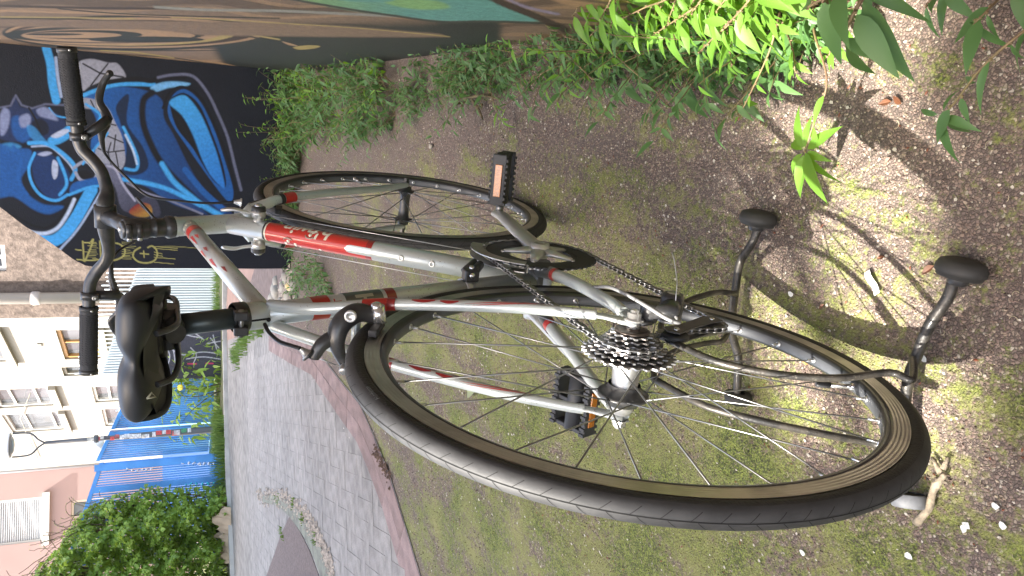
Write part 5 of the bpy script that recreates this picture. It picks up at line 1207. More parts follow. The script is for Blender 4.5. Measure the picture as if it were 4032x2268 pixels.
# top tube graphics
sleeve(top_tube, TTr, tax, TL, TR, TL - .088, TL - .058, m_red)
tubetext(top_tube, "TEN", TTr, tax, TR, TL - .040, 20, .017, m_wht, flip=1, along=False)
for (t0, t1, a0, a1, m_) in ((.100, .165, 5, 30, m_red), (.115, .150, 42, 62, m_red), (.19, .24, -8, 14, m_red), (.20, .235, 30, 52, m_dred), (.26, .32, 8, 30, m_red), (.33, .37, 40, 58, m_dred)):
    V = []; s2 = tax.cross(V3((0, 0, 1))).normalized(); w2 = s2.cross(tax).normalized()
    for t, a in ((TL - t0, a0), (TL - t0 - .012, a1), (TL - t1, (a0 + a1) / 2), (TL - (t0 + t1) / 2, a0)): q = math.radians(a); V.append(TTr + tax * t + (w2 * math.cos(q) + s2 * math.sin(q)) * (TR + .0006))
    mb = MB(); mb.add(V, [(0, 1, 2, 3)], 0, False); mb.build("graphic_shard", m_, top_tube, recalc=False)
# seat tube graphics
SL = (STt - BBc).length; fw_ = V3((-1, 0, 0))
sleeve(seat_tube, BBc, sax, SL, .0163, SL - .118, SL - .092, m_red, up=fw_); tubetext(seat_tube, "ST", BBc, sax, .0163, SL - .129, 25, .016, m_red, up=fw_, along=False)
sleeve(seat_tube, BBc, sax, SL, .0163, SL - .202, SL - .142, m_dgs, up=fw_); tubetext(seat_tube, "H", BBc, sax, .0165, SL - .172, 20, .040, m_sand, up=fw_, along=False); sleeve(seat_tube, BBc, sax, SL, .0163, SL - .224, SL - .208, m_dred, up=fw_)
# seat stays
hubR = V3((0, -.0655, 0)); hubL = V3((0, .0655, 0))
def stay(y, name):
    s = 1 if y > 0 else -1
    P = crom([STt - sax * .035 + V3((-.004, s * .013, 0)), V3((.21, s * .022, .345)), V3((.165, s * .040, .262)), V3((.09, s * .057, .137)), V3((.045, s * .0625, .062)), V3((.030, s * .0635, .035))], 5)
    mb = MB(); n = len(P); mb.tube(P, [.0085 - .0022 * i / n for i in range(n)], 18); o = bp_(name, mb, m_sil)
    mb = MB(); mb.tube([V3((.034, s * .0632, .042)), V3((.024, s * .063, .026)), V3((.008, s * .0625, .010)), V3((0, s * .0625, -.004))], [.0068, .0078, .0105, .0125], 14, flat=((0, 1, 0), .42)); mb.build("dropout", m_sil, o)
    return o, P
sr, PR = stay(-1, "seat_stay"); sl, PLs = stay(1, "seat_stay")
def band_path(parent, P, i0, i1, r, m, name="paint_band"):
    mb = MB(); mb.tube(P[i0:i1 + 1], r, 18, cap=False); mb.build(name, m, parent, recalc=False)
def sub(P, t0, t1, n=6):
    P = [Vector(q) for q in P]; L = [0]
    for a, b in zip(P[:-1], P[1:]): L.append(L[-1] + (b - a).length)
    out = []
    for k in range(n + 1):
        t = (t0 + (t1 - t0) * k / n) * L[-1]; i = max(0, min(len(L) - 2, next((j for j in range(len(L) - 1) if L[j + 1] >= t), len(L) - 2))); out.append(P[i] + (P[i + 1] - P[i]) * ((t - L[i]) / max(1e-9, L[i + 1] - L[i])))
    return out
for o, P, s in ((sr, PR, -1), (sl, PLs, 1)):
    q = sub(P, .31, .385); mb = MB(); mb.tube(q, .0086, 18, cap=False); mb.build("paint_band", m_red, o, recalc=False); q = sub(P, .385, .41); mb = MB(); mb.tube(q, .0085, 18, cap=False); mb.build("paint_band", m_dred, o, recalc=False)
    # shards and a long flame line
    for (t0, t1, a0, a1, m_) in ((.46, .53, 200, 235, m_dred), (.50, .56, 150, 185, m_dred), (.545, .60, 205, 240, m_dred), (.58, .64, 160, 185, m_dred), (.62, .86, 235, 150, m_red), (.64, .88, 248, 165, m_red)):
        pts = sub(P, t0, t1, 8); V = []
        for i, c0 in enumerate(pts):
            ax_ = (pts[min(i + 1, 8)] - pts[max(i - 1, 0)]).normalized(); sd = ax_.cross(V3((0, 1, 0))).normalized(); up2 = sd.cross(ax_); tt = i / 8; a = math.radians((a0 + (a1 - a0) * tt)) if a0 > a1 else math.radians(a0); wv = math.radians(9 * math.sin(math.pi * tt) + 1) if a0 > a1 else math.radians((a1 - a0) * (.4 + .6 * math.sin(math.pi * tt))); r_ = .0085 - .0022 * (t0 + (t1 - t0) * tt) + .0008
            for w_ in (0, wv): V.append(c0 + (up2 * math.cos(a + w_) + sd * math.sin(a + w_)) * r_)
        mb = MB(); mb.add(V, [(2 * i, 2 * i + 2, 2 * i + 3, 2 * i + 1) for i in range(8)], 0, True); mb.build("graphic_shard", m_, o, recalc=False)
mb = MB(); mb.tube([V3((.178, -.036, .300)), V3((.178, .036, .300))], .006, 12); bp_("stay_bridge", mb, m_sil)
# chain stays
for s in (-1, 1):
    P = crom([BBc + V3((-.015, s * .022, .002)), V3((.30, s * .040, -.036)), V3((.20, s * .052, -.028)), V3((.08, s * .0615, -.014)), V3((.035, s * .0625, -.007))], 5); n = len(P)
    mb = MB(); mb.tube(P, [.0105 - .0028 * i / n for i in range(n)], 18); o = bp_("chain_stay", mb, m_sil); q = sub(P, .0, .27); mb = MB(); mb.tube(q, .0109, 18, cap=False); mb.build("paint_band", m_dgs, o, recalc=False); q = sub(P, .27, .31); mb = MB(); mb.tube(q, .0106, 18, cap=False); mb.build("paint_band", m_red, o, recalc=False)
    mb = MB(); mb.tube([V3((.04, s * .0625, -.008)), V3((.015, s * .0625, -.005)), V3((0, s * .0625, 0))], [.0075, .009, .0125], 14, flat=((0, 1, 0), .42)); mb.build("dropout", m_sil, o)
    if s < 0:
        a_, b_ = Vector(sub(P, .52, .53)[0]), Vector(sub(P, .62, .63)[0]); ax_ = (a_ - b_).normalized(); tubetext(o, "SHIM", b_, ax_, .0086, .0, 70, .011, m_blk, up=V3((0, 0, 1)), along=True) if False else None
mb = MB(); mb.tube([V3((.335, -.030, -.045)), V3((.335, .030, -.045))], .007, 12); bp_("stay_bridge", mb, m_sil)

# --- wheels
def wheel(center, front, rotm=None, nsp=28, phase=0.0):
    w = bpy.data.objects.new("front_wheel" if front else "rear_wheel", None); C.objects.link(w); w.parent = bike
    Mx = Matrix.Translation(H + center) @ (rotm.to_4x4() if rotm else Matrix.Identity(4)); w.matrix_local = Mx
    Y = (0, -1, 0)
    def ring(prof, n, mi=0): # prof [(r, y)] closed
        V = []
        for k in range(n):
            a = 2 * math.pi * k / n
            for r_, y_ in prof: V.append((r_ * math.cos(a), y_, r_ * math.sin(a)))
        m_ = len(prof); Fs = [(k * m_ + j, k * m_ + (j + 1) % m_, ((k + 1) % n) * m_ + (j + 1) % m_, ((k + 1) % n) * m_ + j) for k in range(n) for j in range(m_)]; return V, Fs
    # tyre: casing with a slightly darker tread, centre groove and cross sipes
    rc = RT - TB; prof = []
    for k in range(28):
        a = -math.pi * .80 + 2 * math.pi * .80 * k / 27; prof.append((rc + TB * math.cos(a) * (1.04 if abs(a) < 1 else 1), TB * math.sin(a)))
    V, Fs = ring(prof, 160); mb = MB(); k_ = len(prof)
    for idx, f in enumerate(Fs):
        pass
    mb.v = [tuple(q) for q in V]; mb.f = Fs; mb.smooth = [True] * len(Fs); mb.m = [1 if 7 <= (i % k_) <= 19 else 0 for i in range(len(Fs))]
    ty = mb.build("tyre", [m_rub, m_tread], w, recalc=True)
    gm = MB(); ro = RT + .0004 + TB * .04
    V = []; ns_ = 120
    for k in range(ns_):
        a = 2 * math.pi * k / ns_
        for y_ in (-.0005, .0005): V.append((ro * math.cos(a), y_, ro * math.sin(a)))
    gm.add(V, [(2 * k, 2 * ((k + 1) % ns_), 2 * ((k + 1) % ns_) + 1, 2 * k + 1) for k in range(ns_)], 0, False)
    for k in range(84):
        a0 = 2 * math.pi * k / 84
        for s in (-1, 1):
            V = []
            for j in range(7):
                th = s * (.06 + j * .105); a = a0 + (j * .0045 + (.018 if s > 0 else 0)); r_ = rc + (TB * 1.04 + .0003) * math.cos(th); y_ = (TB + .0003) * math.sin(th)
                for e in (-.0012, .0012): V.append((r_ * math.cos(a + e), y_, r_ * math.sin(a + e)))
            gm.add(V, [(2 * j, 2 * j + 2, 2 * j + 3, 2 * j + 1) for j in range(6)], 0, False)
    gm.build("tread_pattern", m_groove, w, kind='stuff', recalc=False)
    # rim: black box section with bare brake tracks
    hw = .0115; ro_, ri, rb = .3215, .3035, .293
    V, Fs = ring([(ro_, -hw + .0035), (ro_, hw - .0035), (.299, hw - .0035), (.299, -hw + .0035)], 96); mb = MB(); mb.add(V, Fs, 0, True)
    V, Fs = ring([(ri, hw), (.297, hw - .0015), (rb + .001, .006), (rb, 0), (rb + .001, -.006), (.297, -hw + .0015), (ri, -hw)], 96)
    mb.add(V, [f for i, f in enumerate(Fs)], 0, True)
    k0 = len(mb.f) - len(Fs)
    for i in range(len(Fs)):
        if i % 7 in (2, 3): mb.m[k0 + i] = 1
    rim = mb.build("rim", [m_rim, m_rimd], w)
    for s in (-1, 1):
        prof = [(ri, s * hw)] + [(ri + (ro_ - ri) * q, s * (hw + (.0001 if j % 2 else -.00025))) for j, q in enumerate(np.linspace(.05, .95, 9))] + [(ro_, s * hw), (ro_, s * (hw - .0034)), (ri, s * (hw - .0034))]
        V, Fs = ring(prof, 128); mb = MB(); mb.add(V, Fs, 0, False); mb.build("brake_track", m_track, w)
    # hub
    hh = .050 if front else .065
    if front:
        mb = MB(); mb.lathe([(-.047, .009), (-.045, .013), (-.038, .014), (-.036, .021), (-.033, .021), (-.030, .013), (-.012, .0115), (.012, .0115), (.030, .013), (.033, .021), (.036, .021), (.038, .014), (.045, .013), (.047, .009)], (0, 0, 0), (0, 1, 0), 26); mb.build("hub", m_bla, w); fl = (.0345, -.0345); fr = .018
    else:
        mb = MB(); mb.lathe([(-.034, .020), (-.020, .0185), (.022, .0165), (.026, .020), (.030, .031), (.034, .031)], (0, 0, 0), (0, 1, 0), 36); mb.build("hub_shell", m_alud, w)
        mb = MB(); mb.lathe([(.018, .0205), (.024, .022), (.0292, .030), (.030, .0322), (.0345, .0322), (.0355, .026), (.044, .0215), (.044, .008)], (0, 0, 0), (0, 1, 0), 36); mb.build("hub_flange", m_bla, w)
        mb = MB(); mb.lathe([(.044, .0165), (.052, .0165), (.053, .013), (.057, .013), (.0575, .008)], (0, 0, 0), (0, 1, 0), 30); mb.build("cone_nut", m_alu, w); fl = (.032, -.018); fr = .028
    mb = MB(); mb.tube([(0, -hh - (.016 if front else .012), 0), (0, hh + (.016 if front else .012), 0)], .0047, 12); mb.build("axle", m_steel, w)
    # spokes
    sm, nm = {}, None
    mbn = MB(); mbn.tube([(.2935, 0, 0), (.281, 0, 0)], [.0021, .0018], 6); mbn.lathe([(0, .0042), (.0012, .0040), (.0012, .0022)], (.2932, 0, 0), (.29, 0, 0), 10); nmesh = mbn.mesh("nipple", m_nip)
    for k in range(nsp):
        a = phase + 2 * math.pi * k / nsp; s = k % 2; y_ = fl[s]; tw = (1 if (k // 2) % 2 else -1) * 2 * math.pi / nsp * (4.2 if not front else 4.2)
        key = (s, (k // 2) % 2)
        if key not in sm:
            mb = MB(); c0 = V3((fr * math.cos(tw), y_ + (.001 if (k // 2) % 2 else -.001), fr * math.sin(tw))); mb.tube([c0, V3((.290, 0, 0))], .00105, 6); sm[key] = mb.mesh("spoke", m_spoke)
        for nm2, me2 in (("spoke", sm[key]), ("nipple", nmesh)):
            o = obj(nm2, me2, w, recalc=False); o.rotation_euler = (0, -a, 0)
    return w
pa = []
# spoke phase measured from the photograph: fit later
rw_ = wheel(V3((0, 0, 0)), False, None, 28, phase=-.0281)
ha = math.radians(72); sx_ = V3((-math.cos(ha), 0, math.sin(ha))); perp = V3((-math.sin(ha), 0, -math.cos(ha)))
hp = V3((W, 0, 0)); A0 = hp + perp * .045; RS = Matrix.Rotation(STEER, 3, sx_)
def FW(p): return A0 + RS @ (hp + V3(p) - A0)
fwh = wheel(FW((0, 0, 0)), True, RS, 28, phase=.1011)
# valves
def valve(w, a, parent):
    mb = MB(); mb.tube([(.290, 0, 0), (.262, 0, 0)], .0031, 10, mi=0); mb.lathe([(0, .0045), (.004, .0045), (.004, .0031)], (.2925, 0, 0), (.28, 0, 0), 12); mb.tube([(.262, 0, 0), (.246, 0, 0), (.244, 0, 0)], [.0043, .0040, .0025], 12, mi=1)
    o = mb.build("valve", [m_chr, m_plas], w); o.rotation_euler = (0, -a, 0)
va = math.atan2(-.285, -.101); valve(rw_, va, None); valve(fwh, math.radians(11.8), None)
def sidewall_text(w, txt, a0, size, r0, m):
    cu = bpy.data.curves.new("t", 'FONT'); cu.body = txt; cu.size = size; cu.shear = .2; to = bpy.data.objects.new("t", cu); C.objects.link(to); bpy.context.view_layer.update(); me = bpy.data.meshes.new_from_object(to.evaluated_get(bpy.context.evaluated_depsgraph_get())); bpy.data.objects.remove(to)
    xs = [v.co.x for v in me.vertices]; cx = (min(xs) + max(xs)) / 2; rc = RT - TB
    for v in me.vertices:
        a = a0 - (v.co.x - cx) / r0; r_ = r0 + v.co.y; y_ = -math.sqrt(max(0, TB * TB - (r_ - rc) ** 2)) - .0004; v.co = V3((r_ * math.cos(a), y_, r_ * math.sin(a)))
    me.materials.clear(); me.materials.append(m); me.name = "lettering"; obj("lettering", me, w, recalc=False)
m_embl = mat("grey_tyre_print", (.16, .17, .165), .6)
sidewall_text(rw_, "Hutchinson", math.radians(97.5), .0070, .3315, m_embl)
# --- fork
crown = HTb - hax * .018; fk = crown
mb = MB(); mb.lathe([(0, .0185), (.012, .0195), (.016, .0195), (.018, .0185)], crown, HTb, 26); mb.tube([crown + V3((-.002, .032, -.012)), crown + V3((0, .015, -.002)), crown + V3((0, -.015, -.002)), crown + V3((-.002, -.032, -.012))], [.013, .0175, .0175, .013], 16); fork = bp_("fork", mb, m_sil)
for s in (-1, 1):
    d0 = FW((0, s * .050, 0)); c0 = crown + V3((0, s * .034, -.014)); c1 = crown + V3((.022, s * .046, -.070))
    P = crom([c0 + V3((0, -s * .008, .008)), c0 + V3((.006, s * .003, -.022)), c1, c1 + (d0 - c1) * .35 + V3((-.006, s * .003, -.004)), c1 + (d0 - c1) * .7 + V3((-.008, 0, -.006)), d0 + V3((-.012, 0, .010)), d0 + V3((-.002, 0, .002))], 5); n = len(P)
    mb = MB(); mb.tube(P, [.0135 - .0065 * (i / n) ** .9 for i in range(n)], 18, flat=((0, 1, 0), .82)); bl = mb.build("blade", m_sil, fork)
    q = sub(P, .165, .225); mb = MB(); mb.tube(q, .0128, 18, cap=False, flat=((0, 1, 0), .84)); mb.build("paint_band", m_red, fork, recalc=False); q = sub(P, .140, .162); mb = MB(); mb.tube(q, .0132, 18, cap=False, flat=((0, 1, 0), .85)); mb.build("paint_band", m_blk, fork, recalc=False)
    mb = MB(); mb.lathe([(0, .0085), (.006, .0085), (.0062, .0062), (.013, .006), (.0132, .0001)], d0 + V3((0, s * .003, 0)), d0 + V3((0, s * .02, 0)), 6, smooth=False); bp_("axle_nut", mb, m_bla)
# --- headset, stem, bars
mb = MB(); mb.lathe([(-.002, .0200), (.004, .0210), (.010, .0210), (.012, .0190), (.016, .0175)], HTt, HTt + hax, 28); bp_("headset", mb, m_bla)
mb = MB(); mb.lathe([(.014, .0168), (.030, .0168), (.0305, .0178), (.034, .0178), (.0345, .0168), (.046, .0168)], HTt, HTt + hax, 28); bp_("stem_spacer", mb, m_bla)
s0 = HTt + hax * .045; s1 = HTt + hax * .086; barC = locx(415, 848, .872); barC.y = 0
mb = MB(); mb.lathe([(0, .0185), (.003, .0195), (.038, .0195), (.041, .0180), (.041, .001)], s0, s1, 28); stc = (s0 + s1) / 2
mb.tube([stc, stc + (barC - stc) * .5, barC - (barC - stc).normalized() * .012], [.017, .0145, .0155], 20, flat=((0, 1, 0), .95)); stem = bp_("stem", mb, m_bla)
mb = MB(); mb.tube([barC + V3((0, -.021, 0)), barC + V3((0, .021, 0))], .0195, 24); mb.build("bar_clamp", m_bla, stem)
mb = MB(); mb.lathe([(0, .0165), (.003, .0160), (.0045, .010), (.0045, .001)], s1 + hax * .0005, s1 + hax * .02, 28); cap = mb.build("stem_cap", m_bla, stem); 
mb = MB(); mb.lathe([(0, .0045), (.003, .0042), (.0032, .0020), (.001, .0020), (.001, .0001)], s1 + hax * .0045, s1 + hax * .02, 12); mb.build("cap_bolt", m_alu, stem)
for k, hz in enumerate((.012, .030)):
    c0 = s0 + hax * hz + V3((-.0185, .0, 0)); mb = MB(); mb.tube([c0 + V3((0, -.013, 0)), c0 + V3((0, .013, 0))], .0056, 12); mb.build("clamp_lug", m_bla, stem); mb = MB(); mb.lathe([(0, .0042), (.005, .0042), (.0052, .0022), (.003, .0020), (.003, .0001)], c0 + V3((-.002, .012, 0)), c0 + V3((-.002, .03, 0)), 12); mb.build("clamp_bolt", m_nip, stem)
gL0, gL1 = locx(350, 1209, .885), locx(349, 1468, .868); gR0, gR1 = locx(302, 490, .925), locx(262, 190, .915)
barL = [barC + V3((0, .022, 0)), locx(428, 985, .882), locx(415, 1030, .890), locx(385, 1065, .897), locx(358, 1110, .897), locx(351, 1160, .892), gL0, gL1]
barR = [barC + V3((0, -.022, 0)), locx(422, 760, .888), locx(402, 683, .905), locx(366, 632, .915), locx(325, 590, .925), locx(306, 540, .928), gR0, gR1]
mb = MB(); P = crom(list(reversed(barR)) + [barC] + barL, 6); mb.tube(P, [.0115 + .0038 * math.exp(-((Vector(q) - barC).length / .045) ** 4) for q in P], 20); bp_("handlebar", mb, m_bla)
for (a_, b_) in ((gL0, gL1), (gR0, gR1)):
    ax_ = (b_ - a_).normalized(); L_ = (b_ - a_).length; mb = MB(); prof = [(0, .0150)]
    mb.lathe([(.004, .0158), (L_ - .006, .0158)], a_, b_, 24); g_ = bp_("grip", mb, m_grip)
    # zigzag ribs pressed in the rubber
    side = ax_.orthogonal().normalized(); w2_ = ax_.cross(side); mb = MB()
    for k in range(22):
        t0 = .014 + k * (L_ - .03) / 22; P = []
        for j in range(25): a = 2 * math.pi * j / 24; P.append(a_ + ax_ * (t0 + .0035 * (j % 2)) + (side * math.cos(a) + w2_ * math.sin(a)) * .0160)
        mb.tube(P, .0009, 4, cap=False)
    mb.build("grip_ribs", m_grip, g_, recalc=False)
    for tt in (0.0, L_ - .006):
        mb = MB(); mb.lathe([(-.001, .0158), (-.001, .0172), (.008, .0172), (.008, .0158)], a_ + ax_ * tt, a_ + ax_ * (tt + 1), 24); mb.build("lock_ring", m_plas if tt == 0 else m_bla, g_); 
        p_ = a_ + ax_ * (tt + .0035) + V3((-.0165, 0, -.006)); mb = MB(); mb.lathe([(0, .0024), (.0016, .0022), (.0017, .0001)], p_, p_ + V3((-1, 0, -.3)), 10); mb.build("ring_screw", m_nip, g_)
# brake levers
def lever(a_, b_, side_):
    ax_ = (b_ - a_).normalized(); c0 = a_ - ax_ * .022; root = bpy.data.objects.new("brake_lever", None); C.objects.link(root); root.parent = bike; root.location = H
    mb = MB(); mb.lathe([(-.007, .0128), (-.007, .0150), (.007, .0150), (.007, .0128)], c0, c0 + ax_, 22); mb.box((-.006, -.006, -.006), (.006, .006, .006), bev=.002, M=Matrix.Translation(c0 + V3((-.010, 0, -.012)))); mb.build("clamp", m_bla, root)
    if side_ > 0: px = [(455, 1163), (474, 1170), (470, 1230), (440, 1262), (452, 1300), (475, 1325)]; xs = (.91, .925, .935, .94, .945, .94); ba = [(440, 1025), (437, 1090), (450, 1140), (462, 1175)]; 
    else: px = [(402, 490), (424, 470), (412, 440), (390, 395), (405, 330), (432, 290)]; xs = (.945, .955, .965, .97, .975, .97); ba = [(410, 600), (400, 550), (400, 520), (415, 485)]
    P = [locx(q[0], q[1], x_) for q, x_ in zip(px, xs)]
    mb = MB(); mb.tube([c0 + V3((.005, 0, -.010)), P[0], P[1]], [.009, .010, .009], 12); mb.build("bracket", m_bla, root)
    Q = [locx(q[0], q[1], .925 if side_ > 0 else .955) for q in ba]; mb = MB(); mb.tube(Q, [.0030, .0055, .0085, .0105], 12); mb.build("lever_body", m_bla, root)
    P2 = crom(P[1:], 5); n = len(P2); mb = MB(); mb.tube(P2, [.0095 - .004 * i / n for i in range(n)], 12, flat=((1, 0, 0), .6)); mb.lathe([(0, .001), (.002, .0062), (.006, .0070), (.009, .004), (.010, .001)], P[-1] - V3((.004, 0, 0)), P[-1] + V3((1, 0, 0)), 12); mb.build("blade", m_bla, root)
    p_ = c0 + V3((-.016, 0, -.010)); mb = MB(); mb.lathe([(0, .0040), (.002, .0038), (.0022, .0020), (.0008, .0018), (.0008, .0001)], p_, p_ + V3((-1, 0, -.2)), 10); mb.build("screw", m_alu, root)
    return Q[0]
cL = lever(gL0, gL1, 1); cR = lever(gR0, gR1, -1)
# --- seatpost and saddle
spT = locx(742, 1276, .232); spT.y = 0; pd = (spT - STt); sp1 = STt + sax * .088
mb = MB(); mb.tube([STt - sax * .03, sp1], .01365, 26); sp_ = bp_("seatpost", mb, mat("satin_black_post", (.050, .062, .062), .35, metal=.4))
mb = MB(); mb.lathe([(0, .0138), (.001, .0145), (.003, .0145), (.004, .0138)], STt + sax * .012, STt + sax, 26); mb.build("post_ring", m_bla, sp_)
mb = MB(); mb.lathe([(0, .0185), (.002, .0205), (.016, .0205), (.018, .0188)], STt - sax * .004, STt + sax, 26); clp = bp_("seat_clamp", mb, m_bla)
for yy in (-1, 1): mb = MB(); mb.box((-.007, -.006, -.009), (.007, .006, .009), bev=.002, M=Matrix.Translation(STt + sax * .005 + V3((-.022, yy * .010, 0)))); mb.build("clamp_ear", m_bla, clp)
mb = MB(); mb.tube([STt + sax * .005 + V3((-.024, -.018, 0)), STt + sax * .005 + V3((-.024, .018, 0))], .0035, 10); mb.build("clamp_bolt", m_steel, clp)
mb = MB(); mb.box((-.0012, -.0014, -.03), (.0012, .0014, .0), M=Matrix.Translation(STt + V3((-.0175, 0, -.002))) @ Matrix.Rotation(-.3, 4, 'Y')); mb.lathe([(0, .003), (.001, .003), (.001, .0001)], STt + V3((-.0135, 0, -.030)), STt + V3((-1, 0, -.3)), 12); mb.build("tube_slot", m_groove, seat_tube, recalc=False)
hd = sp1 + sax * .006
mb = MB(); mb.tube([hd + V3((-.030, 0, -.008)), hd + V3((0, 0, 0)), hd + V3((.030, 0, .004))], [.012, .019, .012], 16); mb.tube([hd + V3((0, -.026, .004)), hd + V3((0, .026, .004))], [.016, .016], 18); mb.box((-.022, -.030, .006), (.022, .030, .018), bev=.005, M=Matrix.Translation(hd)); mb.tube([hd + V3((-.006, -.036, .008)), hd + V3((-.006, .036, .008))], .007, 12); bp_("saddle_clamp", mb, m_bla)
# saddle shell: cross sections from rear (x small) to nose
def saddle():
    # x, half width, top z, edge z, and for the rear rows a lobed lower edge
    data = [(.165, .058, None, .527), (.108, .069, None, .535), (.088, .071, None, .550), (.091, .070, .566, .555), (.103, .0735, .5735, .545), (.122, .0765, .576, .530), (.148, .0755, .575, .520), (.176, .064, .571, .518), (.205, .049, .568, .522), (.235, .037, .567, .528), (.265, .030, .568, .533), (.295, .026, .569, .536), (.325, .0235, .569, .538), (.345, .020, .567, .540), (.357, .013, .562, .542), (.361, .006, .556, .544)]
    NS = 25; V = []
    for r_i, (x, hw, z, ze) in enumerate(data):
        for k in range(NS):
            t = -1 + 2 * k / (NS - 1); y = hw * math.sin(t * math.pi / 2); lobe = abs(math.sin(math.pi * min(1, abs(t) * .92))) ** 1.2
            if z is None:
                zz = ze + (.026 - .026 * lobe) * (1 if r_i == 0 else .5 if r_i == 1 else .15) + (.012 * max(0, abs(t) - .8) / .2 if r_i == 0 else 0); xx = x + .016 * abs(t) ** 2.5 + (.010 * math.exp(-(t / .18) ** 2))
            else:
                e = abs(t) ** 5; zz = z - (z - ze) * e - .009 * math.exp(-(y / .011) ** 2) * (1 if x < .32 else .3); xx = x + (.014 * abs(t) ** 2.5 + .010 * math.exp(-(t / .18) ** 2)) * max(0, 1 - (x - .085) / .05)
            V.append((xx, y, zz))
    n = len(data); Fs = [(i * NS + k, (i + 1) * NS + k, (i + 1) * NS + k + 1, i * NS + k + 1) for i in range(n - 1) for k in range(NS - 1)]
    me = bpy.data.meshes.new("cover"); me.from_pydata(V, [], Fs); me.materials.append(m_sad); me.polygons.foreach_set('use_smooth', [True] * len(Fs)); me.update()
    root = bpy.data.objects.new("saddle", None); C.objects.link(root); root.parent = bike; root.location = H
    o = obj("cover", me, root, recalc=True); md = o.modifiers.new("s", 'SUBSURF'); md.levels = 2; md.render_levels = 2
    so_ = o.modifiers.new("t", 'SOLIDIFY'); so_.thickness = .006; so_.offset = -1
    # base shell underneath
    V = []; 
    dd = data[5:-1]
    for x, hw, z, ze in [(.106, .060, 0, .532)] + dd:
        for k in range(9): t = -1 + 2 * k / 8; V.append((x, hw * .93 * t, ze + .006 + .010 * (1 - t * t)))
    n = len(dd) + 1; me = bpy.data.meshes.new("base"); me.from_pydata(V, [], [(i * 9 + k, i * 9 + k + 1, (i + 1) * 9 + k + 1, (i + 1) * 9 + k) for i in range(n - 1) for k in range(8)]); me.materials.append(m_plas); me.polygons.foreach_set('use_smooth', [True] * len(me.polygons)); me.update(); obj("base", me, root)
    for s in (-1, 1):
        P = crom([V3((.112, s * .030, .535)), V3((.128, s * .030, .519)), V3((.16, s * .026, .512)), V3((.205, s * .0225, .512)), V3((.26, s * .0225, .514)), V3((.31, s * .013, .530)), V3((.335, s * .008, .540))], 5); mb = MB(); mb.tube(P, .0036, 10); mb.build("rail", m_bla, root)
    mb = MB(); V = [(.0985, .040, .545), (.0975, .033, .540), (.0985, .039, .536)]; mb.tube(V + [V[0]], .0012, 5, cap=False); mb.build("emblem", mat("pale_emblem", (.45, .44, .33), .5), root)
saddle()
# --- cranks and chain
BR = BBc + V3((0, -.045, 0))
def chainring(r, y, n, m, name, holes=True):
    mb = MB(); V = []; q = n * 4; th = .0014
    ro = []
    for i in range(q): ph_ = i % 4; ro.append(r + (.0018 if ph_ in (1, 2) else -.0022))
    ri_ = r - .030 if holes else r - .022
    for yy in (-th, th):
        for i in range(q): a = 2 * math.pi * i / q; V.append((BBc.x + ro[i] * math.cos(a), y + yy, BBc.z + ro[i] * math.sin(a)))
        for i in range(q): a = 2 * math.pi * i / q; rr = ri_ - (.006 * (.5 + .5 * math.cos(5 * a)) ** 3 if holes else 0); V.append((BBc.x + rr * math.cos(a), y + yy, BBc.z + rr * math.sin(a)))
    Fs = []
    for i in range(q):
        j = (i + 1) % q; Fs += [(i, j, q + j, q + i), (2 * q + i, 3 * q + i, 3 * q + j, 2 * q + j), (i, 2 * q + i, 2 * q + j, j), (q + i, q + j, 3 * q + j, 3 * q + i)]
    mb.add(V, Fs, 0, False); return bp_(name, mb, m)
chainring(.0950, -.046, 47, m_plas, "chainring"); chainring(.076, -.039, 38, m_steel, "inner_chainring", False)
